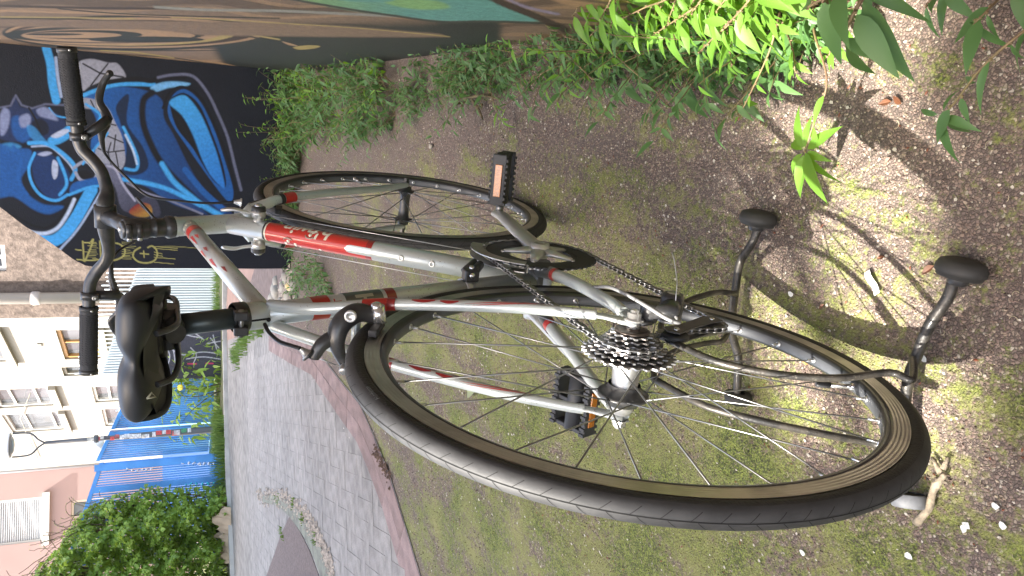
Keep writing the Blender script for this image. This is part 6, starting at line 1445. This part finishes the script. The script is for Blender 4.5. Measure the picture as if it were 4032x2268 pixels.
# outer ring carries a dark plate with long openings
mb = MB()
for k in range(5):
    a0 = 2 * math.pi * k / 5 + .2; pl_ = []
    for j in range(9): a = a0 + 1.05 * j / 8; pl_.append((.0705 * math.cos(a), .0705 * math.sin(a)))
    for j in range(9): a = a0 + 1.05 * (8 - j) / 8; w_ = .055 - .006 * math.sin(math.pi * j / 8) * 0; pl_.append((w_ * math.cos(a), w_ * math.sin(a)))
    mb.prism(pl_, -.0468, -.0450, lambda x, y, h: (BBc.x + x, h, BBc.z + y))
bp_("ring_plate", mb, m_plas)
def crank(s, ang):
    y0 = s * .052; ca, sa = math.cos(ang), math.sin(ang); e = V3((ca, 0, sa)); P = [BBc + V3((0, y0 + s * .004, 0)), BBc + V3((0, y0 + s * .006, 0)) + e * .03, BBc + e * .09 + V3((0, y0 + s * .016, 0)), BBc + e * .145 + V3((0, y0 + s * .026, 0)), BBc + e * .170 + V3((0, y0 + s * .028, 0)), BBc + e * .180 + V3((0, y0 + s * .028, 0))]
    mb = MB(); P2 = crom(P, 4); n = len(P2); mb.tube(P2, [(.0185 - .0045 * min(1, i / (n * .6))) if i < n - 2 else (.0130 if i == n - 2 else .008) for i in range(n)], 18, flat=((0, 1, 0), .55)); mb.lathe([(-.010, .015), (.004, .0175), (.014, .0155), (.0145, .0110)], BBc + V3((0, y0, 0)), BBc + V3((0, y0 + s, 0)), 26); o = bp_("crank_arm", mb, m_alu)
    mb = MB(); mb.lathe([(.0146, .0108), (.0150, .0100), (.0150, .0060), (.012, .0055), (.012, .0001)], BBc + V3((0, y0, 0)), BBc + V3((0, y0 + s, 0)), 22); mb.build("dust_cap", m_alud, o)
    if s < 0:
        for k in range(5):
            if k == 2: pass
            a = ang + 2 * math.pi * k / 5 + .0; 
            if k == 0: continue
            d = V3((math.cos(a), 0, math.sin(a))); mb = MB(); mb.tube([BBc + V3((0, -.054, 0)) + d * .010, BBc + V3((0, -.051, 0)) + d * .036, BBc + V3((0, -.0488, 0)) + d * .060], [.014, .0100, .0060], 10, flat=((0, 1, 0), .5)); mb.build("spider_arm", m_alu, o)
            mb = MB(); mb.lathe([(0, .0040), (.002, .0038), (.002, .0001)], BBc + V3((0, -.0475, 0)) + d * .062, BBc + V3((0, -1, 0)) + d * .062, 10); mb.build("ring_bolt", m_nip, o)
    pc = BBc + e * .170 + V3((0, y0 + s * .034, 0)); return pc
pcR = crank(-1, math.radians(3)); pcL = crank(1, math.radians(183))
def pedal(pc, s, tilt):
    root = bpy.data.objects.new("pedal", None); C.objects.link(root); root.parent = bike; root.matrix_local = Matrix.Translation(H + pc) @ Matrix.Rotation(tilt, 4, 'Y')
    mb = MB(); mb.tube([(0, 0, 0), (0, s * .012, 0)], .0075, 6); mb.tube([(0, s * .010, 0), (0, s * .108, 0)], [.0085, .0085], 14); mb.build("spindle", m_steel, root)
    y0, y1 = s * .016, s * .108; ya, yb = min(y0, y1), max(y0, y1); mb = MB()
    for x in (-.032, .032): mb.box((x - .0045, ya, -.013), (x + .0045, yb, .013), bev=.002)
    for y in (ya, (ya + yb) / 2 - .004, yb - .007): mb.box((-.030, y, -.010), (.030, y + .007, .010), bev=.0015)
    mb.tube([(0, y0, 0), (0, y1, 0)], .0135, 14); mb.build("cage", m_plas, root)
    mb = MB()
    for x in (-.032, .032):
        for k in range(9): y = ya + .008 + k * .0098; mb.box((x - .0050, y, .0125), (x + .0050, y + .0045, .0155)); mb.box((x - .0050, y, -.0155), (x + .0050, y + .0045, -.0125))
    mb.build("cage_teeth", m_plas, root, kind='stuff')
    for x in (-1, 1): mb = MB(); mb.box((x * .0372 - .0012, ya + .018, -.0065), (x * .0372 + .0012, yb - .016, .0065), bev=.0008); mb.build("reflector", m_refl, root)
pedal(pcR, -1, .62); pedal(pcL, 1, -.35)
# cassette
cas = bpy.data.objects.new("cassette", None); C.objects.link(cas); cas.parent = bike; cas.location = H
def sprocket(teeth, y, ri_, m):
    r = .0127 / (2 * math.sin(math.pi / teeth)); mb = MB(); q = teeth * 4; V = []; th = .0010
    for yy in (-th, th):
        for i in range(q): a = 2 * math.pi * i / q; ro_ = r + (.0024 if i % 4 in (1, 2) else -.0026); V.append((ro_ * math.cos(a), y + yy, ro_ * math.sin(a)))
        for i in range(q): a = 2 * math.pi * i / q; V.append((ri_ * math.cos(a), y + yy, ri_ * math.sin(a)))
    Fs = []
    for i in range(q): j = (i + 1) % q; Fs += [(i, j, q + j, q + i), (2 * q + i, 3 * q + i, 3 * q + j, 2 * q + j), (i, 2 * q + i, 2 * q + j, j), (q + i, q + j, 3 * q + j, 3 * q + i)]
    mb.add(V, Fs, 0, False); mb.build("sprocket", m, cas)
teeth = [28, 24, 21, 18, 16, 14, 12]
for k, t in enumerate(teeth): sprocket(t, -.0225 - k * .0044, .017 if k > 3 else .022, m_steel if k % 2 else mat("nickel_steel", (.52, .51, .50), .30, metal=.8, nscale=70, nvar=.45))
mb = MB(); mb.lathe([(.020, .0165), (.053, .0165), (.0535, .008)], (0, 0, 0), (0, -1, 0), 24); mb.build("spacer_core", m_steel, cas)
mb = MB(); mb.lathe([(.0500, .006), (.0500, .0175), (.0515, .0215), (.0530, .0215), (.0535, .016), (.0535, .009), (.0560, .009), (.0565, .004)], (0, 0, 0), (0, -1, 0), 30); mb.build("lock_ring", m_guard, cas)
mb = MB(); mb.tube([(0, -.054, 0), (0, -.064, 0)], .0085, 14); mb.build("axle_spacer", m_alud, cas)
for s in (-1, 1):
    mb = MB(); mb.lathe([(0, .0125), (.0015, .0125), (.0016, .0088), (.009, .0088), (.0095, .0060), (.013, .0052), (.014, .001)], V3((0, s * .0655, 0)), V3((0, s, 0)), 6 if s > 0 else 18, smooth=s < 0); bp_("axle_nut", mb, m_alu)
# chain: path of link centres
ck = 3; yc = -.0225 - ck * .0044; rC = .0127 / (2 * math.sin(math.pi / teeth[ck])); yr = -.046; rR = .0948
J1 = V3((.018, yc, -.078)); r1 = .0195; J2 = V3((.052, yc, -.158)); r2 = .0195
P = []
def arc(cx, cz, r, a0, a1, y, n=24):
    return [V3((cx + r * math.cos(a0 + (a1 - a0) * i / n), y, cz + r * math.sin(a0 + (a1 - a0) * i / n))) for i in range(n + 1)]
d = V3((BBc.x, 0, BBc.z)); al = math.atan2(BBc.z, BBc.x); off = math.acos((rC - rR) / d.length) if False else math.asin((rR - rC) / d.length)
up_a = al + math.pi / 2 + off          # tangent angle of the upper run
P += arc(0, 0, rC, math.radians(-60), up_a - 2 * math.pi if up_a > math.pi else up_a, yc)[:0]
P += list(reversed(arc(0, 0, rC, up_a, math.radians(285), yc, 26)))      # cassette: bottom front -> back -> top
P += list(reversed(arc(BBc.x, BBc.z, rR, math.radians(-98), up_a, yr, 40)))    # chainring top -> front -> bottom
P += arc(J2.x, J2.z, r2, math.radians(-88), math.radians(-205), yc, 10)
P += list(reversed(arc(J1.x, J1.z, r1, math.radians(-60), math.radians(35), yc, 8))) if False else arc(J1.x, J1.z, r1, math.radians(-40), math.radians(60), yc, 8)
P.append(P[0])
Ltot = sum((b - a).length for a, b in zip(P[:-1], P[1:])); NL = int(round(Ltot / .0127)); cp = sub(P, 0, 1, NL)
chain = bpy.data.objects.new("chain", None); C.objects.link(chain); chain.parent = bike; chain.location = H
def link_mesh(w):
    mb = MB(); n = 8; pl_ = []
    for i in range(n + 1): a = math.pi / 2 + math.pi * i / n; pl_.append((-.0050 + .0038 * math.cos(a) - .0012, .0038 * math.sin(a)))
    for i in range(n + 1): a = -math.pi / 2 + math.pi * i / n; pl_.append((.0062 + .0038 * math.cos(a), .0038 * math.sin(a)))
    for s in (-1, 1): mb.prism(pl_, s * w - .0005, s * w + .0005, lambda x, y, h: (x, h, y * (.72 + .28 * min(1, abs(x) / .005))))
    mb.tube([(-.00635, -w - .0008, 0), (-.00635, w + .0008, 0)], .0024, 8); return mb.mesh("chain_link", m_chain)
m_chain = mat("chain_steel", (.34, .335, .33), .30, metal=.8, nscale=90, nvar=.4)
lk = [link_mesh(.0030), link_mesh(.0020)]
for i in range(NL):
    a_, b_ = Vector(cp[i]), Vector(cp[(i + 1) % NL] if i + 1 < NL else cp[NL]); dd = (b_ - a_).normalized(); o = obj("chain_link", lk[i % 2], chain, recalc=False); s_ = V3((0, 1, 0)); u_ = dd.cross(s_).normalized(); s_ = u_.cross(dd)
    o.matrix_local = Matrix.Translation((a_ + b_) / 2) @ Matrix((dd, s_, u_)).transposed().to_4x4()
print('links', NL)
# rear derailleur
rd = bpy.data.objects.new("rear_derailleur", None); C.objects.link(rd); rd.parent = bike; rd.location = H
def add(root, name, m, fn, **kw): mb = MB(); fn(mb); return mb.build(name, m, root, **kw)
B1 = V3((.004, -.068, -.024)); 
add(rd, "hanger_bolt", m_bla, lambda b: (b.lathe([(-.006, .010), (.004, .0125), (.014, .0125), (.018, .010), (.019, .004), (.019, .0001)], B1, B1 + V3((0, -1, 0)), 20), b.tube([V3((0, -.0625, -.004)), V3((.003, -.0625, -.022))], [.011, .011], 12, flat=((0, 1, 0), .4))))
B2 = V3((.012, -.078, -.060)); add(rd, "knuckle", m_bla, lambda b: (b.tube([B1 + V3((-.002, -.006, 0)), B1 + V3((-.022, -.014, -.016)), B2 + V3((-.006, -.004, .004)), B2], [.011, .012, .012, .012], 14, flat=((0, 1, 0), .8)), b.lathe([(-.018, .0145), (-.004, .0150), (.012, .0145), (.017, .0115), (.018, .004), (.018, .0001)], B2, B2 + V3((0, -1, 0)), 22)))
add(rd, "body_cap", m_alud, lambda b: b.lathe([(.0175, .0078), (.0185, .0070), (.0190, .003), (.0190, .0001)], B2, B2 + V3((0, -1, 0)), 18))
add(rd, "body_ring", m_alu, lambda b: b.lathe([(-.0195, .0152), (-.0195, .0158), (-.0165, .0158), (-.0165, .0152)], B2, B2 + V3((0, -1, 0)), 22))
for yy in (-.0075, .0075):
    add(rd, "cage_plate", m_bla, lambda b: b.prism([(J1.x - .014, J1.z + .004), (J1.x - .004, J1.z + .015), (J1.x + .012, J1.z + .012), (J1.x + .020, J1.z - .02), (J2.x + .014, J2.z + .004), (J2.x + .010, J2.z - .013), (J2.x - .008, J2.z - .013), (J2.x - .013, J2.z + .008), (J1.x + .004, J1.z - .03)], yc + yy - .0009, yc + yy + .0009, lambda x, y, h: (x, h, y)))
for J in (J1, J2): add(rd, "jockey_wheel", m_plas, lambda b: b.lathe([(-.0030, .004), (-.0034, .016), (-.0012, .0178), (.0012, .0178), (.0034, .016), (.0030, .004)], J, J + V3((0, -1, 0)), 22)); add(rd, "jockey_bolt", m_chr, lambda b: b.lathe([(.0085, .0036), (.0105, .0034), (.0105, .0001)], J, J + V3((0, -1, 0)), 10))
# cable loop at the derailleur
Pq = crom([V3((.150, -.062, -.022)), V3((.10, -.078, -.018)), V3((.045, -.085, -.012)), V3((-.01, -.086, -.010)), V3((-.040, -.080, -.020)), V3((-.042, -.076, -.036)), V3((-.020, -.078, -.044))], 7); mb = MB(); mb.tube(Pq, .0026, 10); bp_("shift_cable", mb, mat("grey_housing", (.22, .22, .22), .4)); mb = MB(); mb.lathe([(0, .0035), (.008, .0035), (.010, .0028)], Pq[-1], Pq[-1] + (Vector(Pq[-1]) - Vector(Pq[-3])), 10); bp_("cable_ferrule", mb, m_chr)
mb = MB(); mb.tube([V3((-.010, -.082, -.050)), V3((.01, -.110, -.062)), V3((.030, -.135, -.066)), V3((.036, -.141, -.067))], [.0006, .0006, .0006, .0016], 6); bp_("cable_end", mb, m_wire)
# front derailleur on the seat tube
fd = bpy.data.objects.new("front_derailleur", None); C.objects.link(fd); fd.parent = bike; fd.location = H
cl = BBc + sax * .150
add(fd, "band_clamp", m_alu, lambda b: b.lathe([(-.008, .0172), (-.008, .0188), (.008, .0188), (.008, .0172)], cl, cl + sax, 26))
add(fd, "arm", m_bla, lambda b: (b.box((-.010, -.010, -.012), (.010, .010, .012), bev=.003, M=Matrix.Translation(cl + V3((-.006, -.026, -.004)))), b.tube([cl + V3((-.010, -.030, -.006)), cl + V3((.012, -.038, -.026))], [.008, .007], 10), b.tube([cl + V3((.012, -.026, 0)), cl + V3((.024, -.040, -.022))], [.007, .006], 10)))
add(fd, "link_bolt", m_chr, lambda b: (b.lathe([(0, .0045), (.004, .0042), (.004, .0001)], cl + V3((-.018, -.028, -.002)), cl + V3((-1, -.1, 0)), 10), b.lathe([(0, .004), (.004, .004), (.004, .0001)], cl + V3((-.008, -.037, -.004)), cl + V3((-.2, -1, 0)), 10)))
for yy in (-.0385, -.0515):
    pl_ = [];
    for j in range(11): a = math.radians(150 - j * 9.5); pl_.append((.104 * math.cos(a), .104 * math.sin(a)))
    for j in range(11): a = math.radians(55 + j * 9.5); pl_.append((.084 * math.cos(a), .084 * math.sin(a)))
    add(fd, "cage_plate", m_alud, lambda b: b.prism(pl_, yy - .0008, yy + .0008, lambda x, y, h: (BBc.x + x + .004, h, BBc.z + y + .012)))
for a in (152, 56): add(fd, "cage_bridge", m_chr, lambda b: b.box((-.002, -.0515, -.001), (.002, -.0385, .001), M=Matrix.Translation(V3((BBc.x + .004 + .103 * math.cos(math.radians(a)), 0, BBc.z + .012 + .103 * math.sin(math.radians(a)))))))
# down tube shifters
for s in (-1, 1):
    c0 = DTa + dax * (DL * .90) + V3((0, s * DR, 0)); tip = c0 + V3((.012 if s < 0 else -.004, s * .016, .066)); root = bpy.data.objects.new("shift_lever", None); C.objects.link(root); root.parent = bike; root.location = H
    add(root, "boss", m_alu, lambda b: b.lathe([(-.002, .0095), (.006, .0095), (.006, .0125), (.018, .0135), (.019, .0105)], c0, c0 + V3((0, s, 0)), 24))
    add(root, "barrel", m_bla, lambda b: b.lathe([(.018, .0135), (.026, .0130), (.028, .010), (.028, .0001)], c0, c0 + V3((0, s, 0)), 24))
    add(root, "cap_screw", m_chr, lambda b: b.lathe([(.028, .0075), (.031, .0070), (.032, .005), (.032, .0001)], c0, c0 + V3((0, s, 0)), 18))
    Pl = crom([c0 + V3((0, s * .014, .004)), c0 + V3((0, s * .016, .024)), c0 + V3((.002, s * .020, .044)), tip], 5); add(root, "lever_blade", m_alu, lambda b: b.tube(Pl, [.0072, .0066, .006, .0058, .0056, .0056, .0056, .0058, .006, .0064, .0068, .0072, .0074, .007, .006, .004], 12, flat=((0, 1, 0), .5)))
    Pw = [c0 + V3((.0, s * .012, -.010)), BBc + V3((.045, s * .030, .035))]; mb = MB(); mb.tube(Pw, .0008, 5); bp_("shift_wire", mb, m_wire)
mb = MB(); mb.tube(crom([c0 + V3((.004, -.048, .010)), c0 + V3((-.006, -.058, .022)), c0 + V3((-.014, -.050, .010)), c0 + V3((-.008, -.040, -.004))], 5), .0006, 5); bp_("spare_wire_end", mb, m_wire)
# --- caliper brakes
def caliper(front):
    root = bpy.data.objects.new("front_brake" if front else "rear_brake", None); C.objects.link(root); root.parent = bike; root.location = H
    if not front:
        pivot = V3((.168, 0, .318)); fx = lambda X, Y, x=.150: locx(X, Y, x)
        # outer arm arch from the right pivot over the tyre to the left shoe
        A1 = crom([fx(1480, 1250, .158), fx(1430, 1232, .158), fx(1385, 1240, .156), fx(1340, 1280, .150), fx(1325, 1340, .146), fx(1340, 1400, .146), fx(1385, 1460, .150), fx(1450, 1500, .160)], 5); n = len(A1)
        add(root, "arm", m_bla, lambda b: b.tube(A1, [.0075 + .0060 * math.sin(math.pi * min(1, (i + 2) / (n * .75))) for i in range(n)], 14, flat=((1, 0, -.4), .8)))
        A2 = crom([fx(1330, 1320, .152), fx(1290, 1340, .150), fx(1262, 1362, .148), fx(1240, 1398, .148), fx(1236, 1412, .148)], 5); n = len(A2)
        add(root, "cable_arm", m_bla, lambda b: b.tube(A2, [.0105 - .004 * i / n for i in range(n)], 14, flat=((1, 0, -.4), .8)))
        pv = fx(1381, 1240, .146); add(root, "pivot_bolt", m_alu, lambda b: b.lathe([(0, .0078), (.003, .0076), (.0035, .0050), (.0015, .0040), (.0015, .0001)], pv + V3((-.004, 0, .001)), pv + V3((-1, 0, .35)), 20))
        sb = fx(1487, 1236, .150); add(root, "shoe_bolt", m_chr, lambda b: (b.lathe([(0, .0072), (.003, .0066), (.005, .0042), (.005, .0001)], sb + V3((0, -.010, .002)), sb + V3((-.2, -1, .2)), 18), b.tube([sb + V3((0, -.010, 0)), sb + V3((.0, .012, -.004))], [.0085, .0085], 14)))
        pa_ = fx(1478, 1308, .150); add(root, "brake_pad", m_plas, lambda b: b.box((-.024, -.0045, -.0055), (.024, .0045, .0055), bev=.0015, M=Matrix.Translation(V3((.138, -.0178, .283))) @ Matrix.Rotation(.46, 4, 'Y')))
        add(root, "brake_pad", m_plas, lambda b: b.box((-.024, -.0045, -.0055), (.024, .0045, .0055), bev=.0015, M=Matrix.Translation(V3((.138, .0178, .283))) @ Matrix.Rotation(.46, 4, 'Y')))
        bA_, bB_ = fx(1182, 1372, .150), fx(1206, 1392, .148); add(root, "barrel_adjuster", m_alud, lambda b: b.lathe([(0, .0034), (.004, .0040), (.010, .0062), (.011, .0082), (.013, .0082), (.014, .0062)], bA_, bB_, 18)); add(root, "adjuster_rubber", m_bla, lambda b: b.lathe([(.011, .0085), (.0125, .0098), (.014, .0085)], bA_, bB_, 18))
        cw = crom([fx(1042, 1276, .222), fx(1060, 1310, .205), fx(1100, 1345, .18), fx(1150, 1362, .16), bA_], 6); mb = MB(); mb.tube(cw, .0027, 10); bp_("brake_cable", mb, m_cable)
        an = fx(1356, 1450, .140); add(root, "anchor_bolt", m_alud, lambda b: b.lathe([(-.004, .0060), (.006, .0060), (.008, .0045), (.008, .0001)], an, an + V3((-1, .3, .4)), 14)); add(root, "inner_wire", m_wire, lambda b: b.tube([bB_, an], .0008, 5))
    else:
        cc = crown + V3((.026, 0, -.012)); ctr = cc
        A1 = crom([ctr + V3((.006, -.030, -.046)), ctr + V3((.010, -.034, -.022)), ctr + V3((.012, -.024, .004)), ctr + V3((.012, 0, .012)), ctr + V3((.012, .024, .004)), ctr + V3((.010, .034, -.022)), ctr + V3((.006, .030, -.046))], 5); add(root, "arm", m_bla, lambda b: b.tube(A1, .0072, 12, flat=((1, 0, 0), .8)))
        ar = locx(929, 840, .885); e2 = locx(955, 800, .88); add(root, "cable_arm", m_bla, lambda b: b.tube([ctr + V3((.012, -.006, .012)), e2 * .5 + (ctr + V3((.012, -.01, .02))) * .5, ar], [.007, .006, .005], 12))
        b0 = locx(920, 795, .885); b1 = locx(940, 797, .885); add(root, "barrel_adjuster", m_alu, lambda b: b.lathe([(0, .003), (.006, .0048), (.012, .0066), (.013, .009), (.015, .009)], b0, b1, 18))
        for s in (-1, 1): add(root, "shoe_bolt", m_chr, lambda b: b.lathe([(0, .008), (.006, .007), (.009, .004), (.009, .0001)], ctr + V3((.008, s * .034, -.040)), ctr + V3((.0, s * 2, 0)), 18)); add(root, "brake_pad", m_plas, lambda b: b.box((-.024, -.0045, -.0055), (.024, .0045, .0055), bev=.0015, M=Matrix.Translation(ctr + V3((.016, s * .019, -.052))) @ Matrix.Rotation(.2, 4, 'Y')))
        return b0
caliper(False); fb = caliper(True)
mb = MB(); mb.tube(crom([cR, locx(440, 640, .96), locx(500, 700, .95), locx(580, 770, .93), locx(700, 790, .905), locx(820, 800, .89), fb], 8), .0025, 10); bp_("brake_cable", mb, m_cable)
mb = MB(); mb.tube(crom([cL, locx(470, 985, .96), locx(560, 930, .97), locx(600, 860, .95), locx(560, 810, .93), locx(540, 780, .93), locx(600, 850, .86), locx(640, 900, .80)], 8), .0025, 10); bp_("brake_cable", mb, m_cable)

# ================================================================== FLOOR STAND
st = empty("bicycle_stand", label="black tubular floor stand with rubber feet holding the rear wheel", cat="stand", loc=(0, 0, 0))
m_st = mat("worn_black_steel", (.028, .027, .026), .42, metal=.3, nscale=55, col2=(.075, .066, .055), coat=.1, bump=.15, bscale=300); specks(m_st, (.12, .11, .09), 260, .70, .73); m_ft = mat("foot_rubber", (.035, .034, .032), .65); m_fg = mat("scuffed_grey_rubber", (.16, .165, .175), .6, nscale=60, nvar=.4)
def part(name, m, fn, parent=st): mb = MB(); fn(mb); return mb.build(name, m, parent)
G = lambda X, Y, z: V3(gnd(X, Y, z))
fbp = crom([G(2985, 895, .030), G(2960, 960, .034), G(2915, 1030, .036), G(2897, 1130, .036), G(2880, 1290, .036), G(2905, 1400, .034), G(2905, 1480, .030), G(2900, 1560, .026)], 5)
part("front_crossbar", m_st, lambda b: b.tube(fbp, .0066, 14))
rbp = crom([G(3755, 1100, .030), G(3728, 1180, .034), G(3660, 1280, .036), G(3610, 1400, .036), G(3575, 1500, .036), G(3562, 1640, .036), G(3560, 1790, .034), G(3550, 1925, .028)], 5)
part("rear_crossbar", m_st, lambda b: b.tube(rbp, .0072, 14))
rj = V3(rbp[20]); fj = V3(fbp[18])
for s in (-1, 1):
    P = crom([rj + V3((.002, s * .022, .0)), rj + V3((-.012, s * .034, .016)), V3((-.178, -.0 + s * .045, .072)), V3((-.156, s * .046, .084)), V3((-.140, s * .036, .150)), V3((-.106, s * .031, .212)), V3((-.060, s * .030, .258)), V3((-.01, s * .030, .272)), V3((.035, s * .030, .279))], 5)
    part("rear_upright", m_st, lambda b: b.tube(P, .0046, 12))
    P = crom([fj + V3((0, s * .030, 0)), V3((.188, s * .040, .050)), V3((.185, s * .042, .085)), V3((.150, s * .038, .165)), V3((.09, s * .033, .24)), V3((.035, s * .030, .279))], 5); part("front_upright", m_st, lambda b: b.tube(P, .0044, 12))
for (X, Y, r_, gx) in ((2985, 862, .0145, 0), (3785, 1062, .0165, 0)):
    c0 = G(X, Y, .0295); d = V3((.05, .95, .0)).normalized(); part("rubber_foot", m_ft, lambda b: b.lathe([(-.013, .001), (-.0125, .018), (-.009, .0265), (-.002, .0295), (.004, .0295), (.0045, .0275), (.009, .0265), (.0105, .020), (.0105, .009), (.018, .009)], c0, c0 + d, 28)); part("foot_collar", m_bla, lambda b: b.lathe([(.0106, .0125), (.017, .0125), (.019, .010)], c0, c0 + d, 18))
c0 = V3((fbp[-1][0], fbp[-1][1], .022 + zg(fbp[-1][0]))); part("rubber_foot", m_ft, lambda b: (b.lathe([(-.006, .010), (-.004, .0215), (.004, .0225), (.010, .021), (.012, .008)], c0, c0 + V3((0, 1, 0)), 24)))
c0 = G(3578, 1968, .024); f_ = part("rubber_foot", m_fg, lambda b: b.lathe([(-.008, .0200), (-.005, .0218), (.006, .0218), (.009, .0200), (.009, .0165), (.004, .0155)], c0, c0 + V3((-.35, 1, .1)), 26))
part("foot_core", m_ft, lambda b: (b.lathe([(-.006, .001), (-.006, .0195), (.003, .0156), (.003, .001)], c0, c0 + V3((-.35, 1, .1)), 24)), f_)

# ================================================================== OUT OF FRAME: unseen blockers added to shade the place
m_blk2 = mat("grey_block_render", (.42, .40, .37), .9, nscale=.5, nvar=.15)
tb = empty("shade_block", label="tall grey house block added out of the frame to shade the place, its roof notched to let sun in", cat="house", loc=(0, 7.6, 0))
mb = MB()
for (x0, x1, h_) in ((-34, -7.9, 17.0), (-7.9, -4.9, 13.4), (-4.9, 5.4, 17.0)): mb.box((x0, 0, 0), (x1, 8, h_))  # added unseen block; its lower middle bay lets the sun beam through
mb.build("wall", m_blk2, tb)
wmesh = None
for i in range(12):
    for j in range(5):
        x = -28 + i * 3.0; mb = MB()
        if wmesh is None: mb.box((0, -.04, 0), (1.1, .0, 1.6)); wmesh = mb.mesh("window", m_glass)
        if -8.8 < x < -4.0 and j > 3: continue
        if x + 1.1 < 5.2: obj("window", wmesh, tb, loc=(x, 0, 1.2 + j * 3.2), recalc=False)
def shade_tree():
    rr = random.Random(77); c0 = Vector((-4.4, 5.25, 10.2)); root = empty("unseen_shade_tree", label="unseen leafy tree added out of the frame, its crown cut out to shape the sun patches", cat="tree", loc=(-4.4, 5.25, 0))
    L1 = [tuple(gnd(x * 1.5652, y * 1.5652)[:2]) for x, y in [(1785, 500), (1800, 400), (1850, 260), (1990, 150), (2050, 60), (2060, -40), (2280, -40), (2300, 100), (2340, 220), (2400, 330), (2400, 500), (2380, 650), (2420, 800), (2490, 900), (2520, 1050), (2440, 1150), (2470, 1290), (2300, 1330), (2200, 1290), (2000, 1180), (1930, 1050), (1890, 900), (1845, 800), (1835, 660), (1790, 600)]]
    L2 = [(-.05, -.43), (.26, -.43), (.50, -.49), (.55, -.66), (-.05, -.68)]
    L3 = [tuple(gnd(x * 1.5652, y * 1.5652)[:2]) for x, y in [(1540, 1300), (1600, 1330), (1680, 1420), (1700, 1520), (1600, 1520), (1530, 1400)]]
    V = []; F_ = []; n = 11000; rx, ry, rz = 2.5, 2.3, 1.9
    pts = []
    for i in range(n):
        v = Vector((rr.gauss(0, 1), rr.gauss(0, 1), rr.gauss(0, 1))).normalized() * rr.random() ** .4; pts.append(c0 + Vector((v.x * rx, v.y * ry, v.z * rz)))
    # added tree: leaves inside the gap outlines are left out to shape the sun patches
    A = np.array([(p.x - SUN.x / SUN.z * (p.z + .025), p.y - SUN.y / SUN.z * (p.z + .025)) for p in pts]); J = np.array([[rr.gauss(0, .022), rr.gauss(0, .022)] for _ in pts]); A2 = A + J
    gap = np.zeros(n, int); gap[inpoly(A2, L3)] = 2
    for L_ in (L1, L2): gap[inpoly(A2, L_) | (segd(A, L_, True) < .03)] = 1
    for p, g_ in zip(pts, gap):
        if g_ == 1 or (g_ == 2 and rr.random() < .55): continue
        s = rr.uniform(.06, .12); nrm = Vector((rr.gauss(0, .6), rr.gauss(0, .6), rr.gauss(.3, 1))).normalized(); u = nrm.orthogonal().normalized(); w = nrm.cross(u); k = len(V); a0 = rr.uniform(0, 6.28)
        for q in range(5): a = a0 + q * 1.2566; V.append(tuple(p + (u * math.cos(a) + w * math.sin(a)) * s))
        F_.append(tuple(range(k, k + 5)))
    me = bpy.data.meshes.new("crown"); me.from_pydata(V, [], F_); me.materials.append(m_ivy); me.update(); o = obj("crown", me, root, kind='stuff', recalc=False); o.location = (4.4, -5.25, 0)
    mb = MB(); mb.tube([(0, 0, 0), (.05, .05, 3), (-.1, .0, 6.0), (-.6, .4, 8.6)], [.22, .18, .14, .09], 12)
    for k in range(7):
        a = k * .9; e = Vector((math.cos(a) * 1.7 , math.sin(a) * 1.5, 10.0 + .5 * math.sin(k * 2)));
        A3 = Vector((e.x - 3.6 - SUN.x / SUN.z * e.z, e.y + 5.3 - SUN.y / SUN.z * e.z, 0)); mb.tube([(-.1, 0, 6.0), (e.x * .5, e.y * .5, 7.4), tuple(e)], [.08, .05, .02], 8)
    mb.build("trunk", m_bark, root)
shade_tree()

# roots without a place of their own move to the foot of their parts
bpy.context.view_layer.update()
for o in list(C.objects):
    if o.parent is None and o.type == 'EMPTY' and o.children and o.location.length < 1e-9 and o is not bike and tuple(o.scale) == (1, 1, 1):
        lo = Vector((1e9,) * 3); hi = Vector((-1e9,) * 3)
        def ext(c_, off):
            global lo, hi
            if c_.type == 'MESH' and len(c_.data.vertices):
                for b in c_.bound_box:
                    q = c_.matrix_world @ Vector(b)
                    for k in range(3): lo[k] = min(lo[k], q[k]); hi[k] = max(hi[k], q[k])
            for g in c_.children: ext(g, off)
        for c_ in o.children: ext(c_, None)
        base = Vector(((lo.x + hi.x) / 2, (lo.y + hi.y) / 2, max(0.0, lo.z)))
        o.location = base
        for c_ in o.children: c_.location = c_.location - base
print('objects', len(C.objects))
